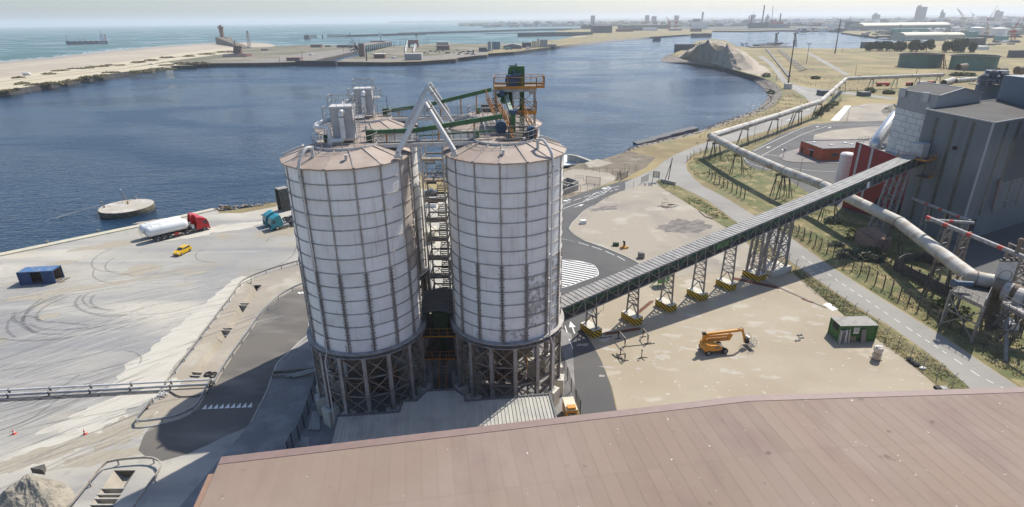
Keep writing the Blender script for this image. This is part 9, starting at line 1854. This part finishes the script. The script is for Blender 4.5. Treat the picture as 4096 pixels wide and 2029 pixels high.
# ---- vegetation
from mathutils import noise as NZ
def foliage(mb,c,rx,ry,rz,n,s_):
 for i in range(n):
  u,v_,w_=random.gauss(0,1),random.gauss(0,1),random.gauss(0,1); l=sqrt(u*u+v_*v_+w_*w_)or 1; f=random.uniform(.55,1.0)*(1+.25*NZ.noise(V3((u/l*2+c.x*.1,v_/l*2,w_/l*2)))); p=V3((c.x+u/l*rx*f,c.y+v_/l*ry*f,max(.05,c.z+w_/l*rz*f)))
  a=V3((random.uniform(-1,1),random.uniform(-1,1),random.uniform(-.6,.6)))*s_; b=V3((random.uniform(-1,1),random.uniform(-1,1),random.uniform(-.2,1)))*s_; mb.quad(p-a,p+b,p+a,p-b)
def tree(v,x,yb,w_,yt,label):
 p=fpos(v,x,yb); a,b=gd(v,x-w_/2,yb,p.y),gd(v,x+w_/2,yb,p.y); r=abs(b.x-a.x)/2; h=hz(p,v,x,yt); t=thing('tree',label,'tree',p,0,'trees in front of the port sheds'); mb=MB(); mb.tube([p,p+V3((0,0,h*.6))],[.5,.2],6)
 for k in range(4): mb.tube([p+V3((0,0,h*.25)),p+V3((r*.5*cos(k*1.6),r*.5*sin(k*1.6),h*.6))],[.25,.08],5)
 part(t,'trunk',mb,'bark'); mb=MB()
 for k in range(7): c=p+V3((random.uniform(-.75,.75)*r,random.uniform(-.5,.5)*r,h*random.uniform(.3,.66))); foliage(mb,c,r*.62,r*.6,h*.34,330,r*.13)
 part(t,'crown',mb,'tree_leaf'); return t
for k,(x,yb,w_,yt)in enumerate(((1250,440,80,362),(1320,438,100,348),(1390,440,90,346),(1460,438,80,350),(1520,442,80,358),(1595,444,60,352),(1650,446,90,340),(1730,446,90,336),(1905,452,80,345),(1965,452,100,318),(2040,450,100,322),(2110,452,80,345))): tree('T',x,yb,w_,yt,'dark green tree in front of the port sheds')
def bush(v,x,y,r,h,label,m='bush',n=420):
 p=g(v,x,y); mb=MB(); foliage(mb,V3((p.x,p.y,h*.35)),r,r*.8,h*.65,n,r*.12); return single('bush',label,'bush',mb,m)
for v,x,y,r,h,lb,m in (('I',565,100,1.9,2.6,'round dark bush beside the brick shed','bush'),('I',520,225,2.2,1.6,'olive bush behind the post fence, left','olive_bush'),('I',620,245,2.4,1.7,'olive bush behind the post fence, middle','olive_bush'),('I',700,215,2.5,1.8,'dark bush left of the old panel wall','bush'),('I',735,262,2.0,1.5,'olive bush nearest the old panel wall','olive_bush'),('I',450,150,1.6,1.0,'low olive bush on the grass below the trestle','olive_bush'),('H',420,1075,2.2,1.5,'olive bush under the conveyor shadow','olive_bush'),('C',900,492,4,3.5,'dark bush by the bend of the shore road','bush'),('C',1235,735,2.6,2.4,'hedge bush beside the pipeline, lowest','bush'),('C',1270,710,2.8,2.6,'hedge bush beside the pipeline, second','bush'),('C',1300,690,2.8,2.6,'hedge bush beside the pipeline, third','bush'),('C',1335,672,2.8,2.4,'hedge bush beside the pipeline, highest','bush'),('C',1215,505,4,2.5,'bush in the field near the pipe rack end','bush'),('C',1490,505,4,2.5,'bush in the field left of the first trestle','olive_bush'),('C',1560,592,4,3.5,'bush beneath the pipeline by the field fence','bush'),('C',1680,600,4,2.5,'bush below the pipeline near the plant tower','bush'),('C',2120,485,6,3,'bush patch behind the pipe end','bush'),('C',2190,485,6,2.8,'bush patch right of the pipe end','bush'),('C',930,600,3,2.6,'bush on the stone bank','bush'),('N',560,480,1.8,1.2,'weed bush beside the fence near the gas station','bush'),('N',700,560,2.2,1.6,'weed bush under the steel platform','bush'),('E',1787,270,1.1,1.0,'small brown bush on the quay rocks','dune_grass')): bush(v,x,y,r,h,lb,m)
# grass tufts on verges: nobody could count them
def tufts(name,poly,n,s_,m):
 xs=[p.x for p in poly]; ys=[p.y for p in poly]; mb=MB(); k=0; tries=0
 def inside(x,y):
  c=False; j=len(poly)-1
  for i in range(len(poly)):
   if (poly[i].y > y)!= (poly[j].y > y)and x < (poly[j].x-poly[i].x)*(y-poly[i].y)/(poly[j].y-poly[i].y+1e-9)+poly[i].x: c=not c
   j=i
  return c
 while k < n and tries < n*12:
  tries += 1; x,y=random.uniform(min(xs),max(xs)),random.uniform(min(ys),max(ys))
  if NZ.noise(V3((x*.12,y*.12,1)))< random.uniform(-.35,.25)or not inside(x,y): continue
  k += 1; h=s_*random.uniform(.6,1.7)
  for j in range(3): a=random.random()*3.14; d=V3((cos(a),sin(a),0))*s_*.5; o_=V3((random.uniform(-.3,.3),random.uniform(-.3,.3),0)); p=V3((x,y,.03))+o_; mb.quad(p-d,p+d,p+d*.6+V3((random.uniform(-.2,.2),.1,h)),p-d*.5+V3((0,0,h*.8)))
 return struct(name,mb,m,kind='stuff')
tufts('verge_grass',vergeA,1100,.09,'tuft_dry'); tufts('verge_weeds',vergeA,160,.10,'weeds')
gv=gl('I',[(135,75),(430,300),(700,470),(960,630),(1250,810),(1560,1000),(1790,1150)])+gl('N',[(1267,720),(1100,640),(1000,480),(620,300)])+gl('H',[(1200,1276),(880,1130),(560,1060),(370,980),(230,900),(60,790),(0,760)]); tufts('bank_grass',gv,2200,.13,'tuft_dry'); tufts('bank_weeds',gv,600,.15,'weeds')
tufts('plot_grass',gl('C',[(400,1045),(450,1010),(560,985),(700,960),(760,1010),(830,1085),(800,1160),(640,1210),(560,1180),(450,1130)]),900,.16,'weeds')
tufts('lot_weeds',vergeB,500,.14,'weeds'); tufts('field_grass',gl('C',[(1030,520),(1150,480),(1300,480),(1700,470),(1740,600),(1500,590),(1300,560),(1180,545)]),500,.22,'tuft_dry'); tufts('shore_grass',gl('C',[(480,850),(640,790),(800,735),(960,660),(1000,600),(1100,600),(1170,650),(1060,730),(700,838),(430,940)]),900,.2,'tuft_dry')
# dune mounds with marram grass
def dune(v,x0,x1,yb,yt,label):
 p=fpos(v,(x0+x1)/2,yb); a,b=gd(v,x0,yb,p.y),gd(v,x1,yb,p.y); r=abs(b.x-a.x)/2; h=max(1.0,hz(p,v,(x0+x1)/2,yt)*.36); mb=MB()
 for k in range(max(3,int(r/5))): 
  c=V3((random.uniform(a.x+r*.15,b.x-r*.15),p.y+random.uniform(0,8),0)); foliage(mb,c,r/max(2,r/9)*1.2,6,h*random.uniform(.7,1.2),220,1.0)
 return single('dune_tuft',label,'dune grass',mb,'dune_grass',group='grass topped dunes on the spit')
for x0,x1,yb,yt in ((510,690,572,520),(680,790,556,530),(750,840,534,510),(905,1110,532,480),(1100,1300,508,478),(1150,1240,480,460),(310,450,615,578),(268,315,620,600),(200,250,625,605),(100,190,618,585),(460,540,592,566),(5,60,665,640),(380,520,520,500),(500,640,504,484),(640,760,492,468),(760,890,480,455),(890,1050,460,432),(1050,1150,445,415),(1170,1290,425,398),(1290,1400,415,385),(1400,1560,400,365),(1560,1700,385,350),(60,140,572,552),(230,360,545,520),(1240,1400,468,432),(1400,1560,468,428)): dune('A',x0,x1,yb,yt,'grass topped sand dune on the spit')
ORD='first second third fourth fifth sixth seventh eighth ninth tenth eleventh twelfth thirteenth fourteenth fifteenth sixteenth seventeenth eighteenth nineteenth twentieth'.split()
ORD += ['twenty-'+o_ for o_ in ORD[:9]]+['thirtieth']
for gname in ('grass topped dunes on the spit','small items on the far quay','small port buildings on the far quay','lamp masts on the lock island','trees in front of the port sheds','floats at the lock quay'):
 for k,o in enumerate(sorted((o for o in COL.objects if o.get('group')== gname),key=lambda o: px(o.location)[0])):
  if k < 30: o['label']=o['label']+', '+ORD[k]+' from the left'
mb=MB(); m2=MB()
for i in range(420):
 d_=random.uniform(1250,2500); X_=random.uniform(.47,.98)*d_
 if d_ < 1900 and X_ < .60*d_: continue
 w_=random.uniform(5,26); (mb if i % 3 else m2).bb((X_,d_,0),(X_+w_,d_+random.uniform(4,14),random.uniform(2,7)))
struct('port_sheds_and_pipes',mb,'far_dark',kind='stuff'); struct('port_pale_items',m2,'far_white',kind='stuff')
# town and woods too far to count
mb=MB(); m2=MB(); m3=MB()
for i in range(9000):
 x=random.uniform(-.10,.98); d_=2600+(random.random()**1.3)*5200; X_=x*d_
 if X_ < 700+(d_-2600)*.05 and d_ < 4300: continue
 if X_ <-200: continue
 if d_ < 3300 and 500 < X_ < 1500: continue
 h=random.uniform(6,17)*(1.9 if random.random()< .06 else 1); w_=random.uniform(12,50); (mb,m2,m3)[i % 3].bb((X_,d_,0),(X_+w_,d_+w_*.7,h))
struct('town_roofs',mb,'far_roof',kind='stuff'); struct('town_walls',m2,'far_concrete',kind='stuff'); struct('town_pale_walls',m3,'far_white',kind='stuff')
mb=MB()
for i in range(4200):
 d_=2700+random.random()*8000; X_=random.uniform(-.08,.98)*d_
 if (X_ < 700 and d_ < 5200)or X_ <-700 or (d_ < 3300 and 500 < X_ < 1500): continue
 s_=random.uniform(14,60); h=random.uniform(8,17); mb.lathe((X_,d_,0),[(s_,0),(s_*.9,h*.7),(s_*.5,h),(.1,h*1.05)],7)
struct('far_woods',mb,'wood_mass',kind='stuff')
mb=MB()
for k in range(40): X_=-2600+k*560; mb.lathe((X_,15500+k*40,0),[(520,0),(480,28),(200,44),(1,50)],10)
struct('far_hills',mb,'wood_mass')
# distant air: one even box of haze round everything
hb_=MB(); hb_.bb((-26500,-900,-8),(26500,26200,170)); hm=bpy.data.materials.new('haze'); hm.use_nodes=True; hn=hm.node_tree; hn.nodes.clear(); vo=hn.nodes.new('ShaderNodeVolumePrincipled'); vo.inputs['Density'].default_value=1.0e-4; vo.inputs['Color'].default_value=(.86,.91,.96,1); vo.inputs['Anisotropy'].default_value=.2
ho=hn.nodes.new('ShaderNodeOutputMaterial'); hn.links.new(vo.outputs[0],ho.inputs['Volume']); MM['haze']=hm
struct('haze',hb_,'haze',kind='stuff')
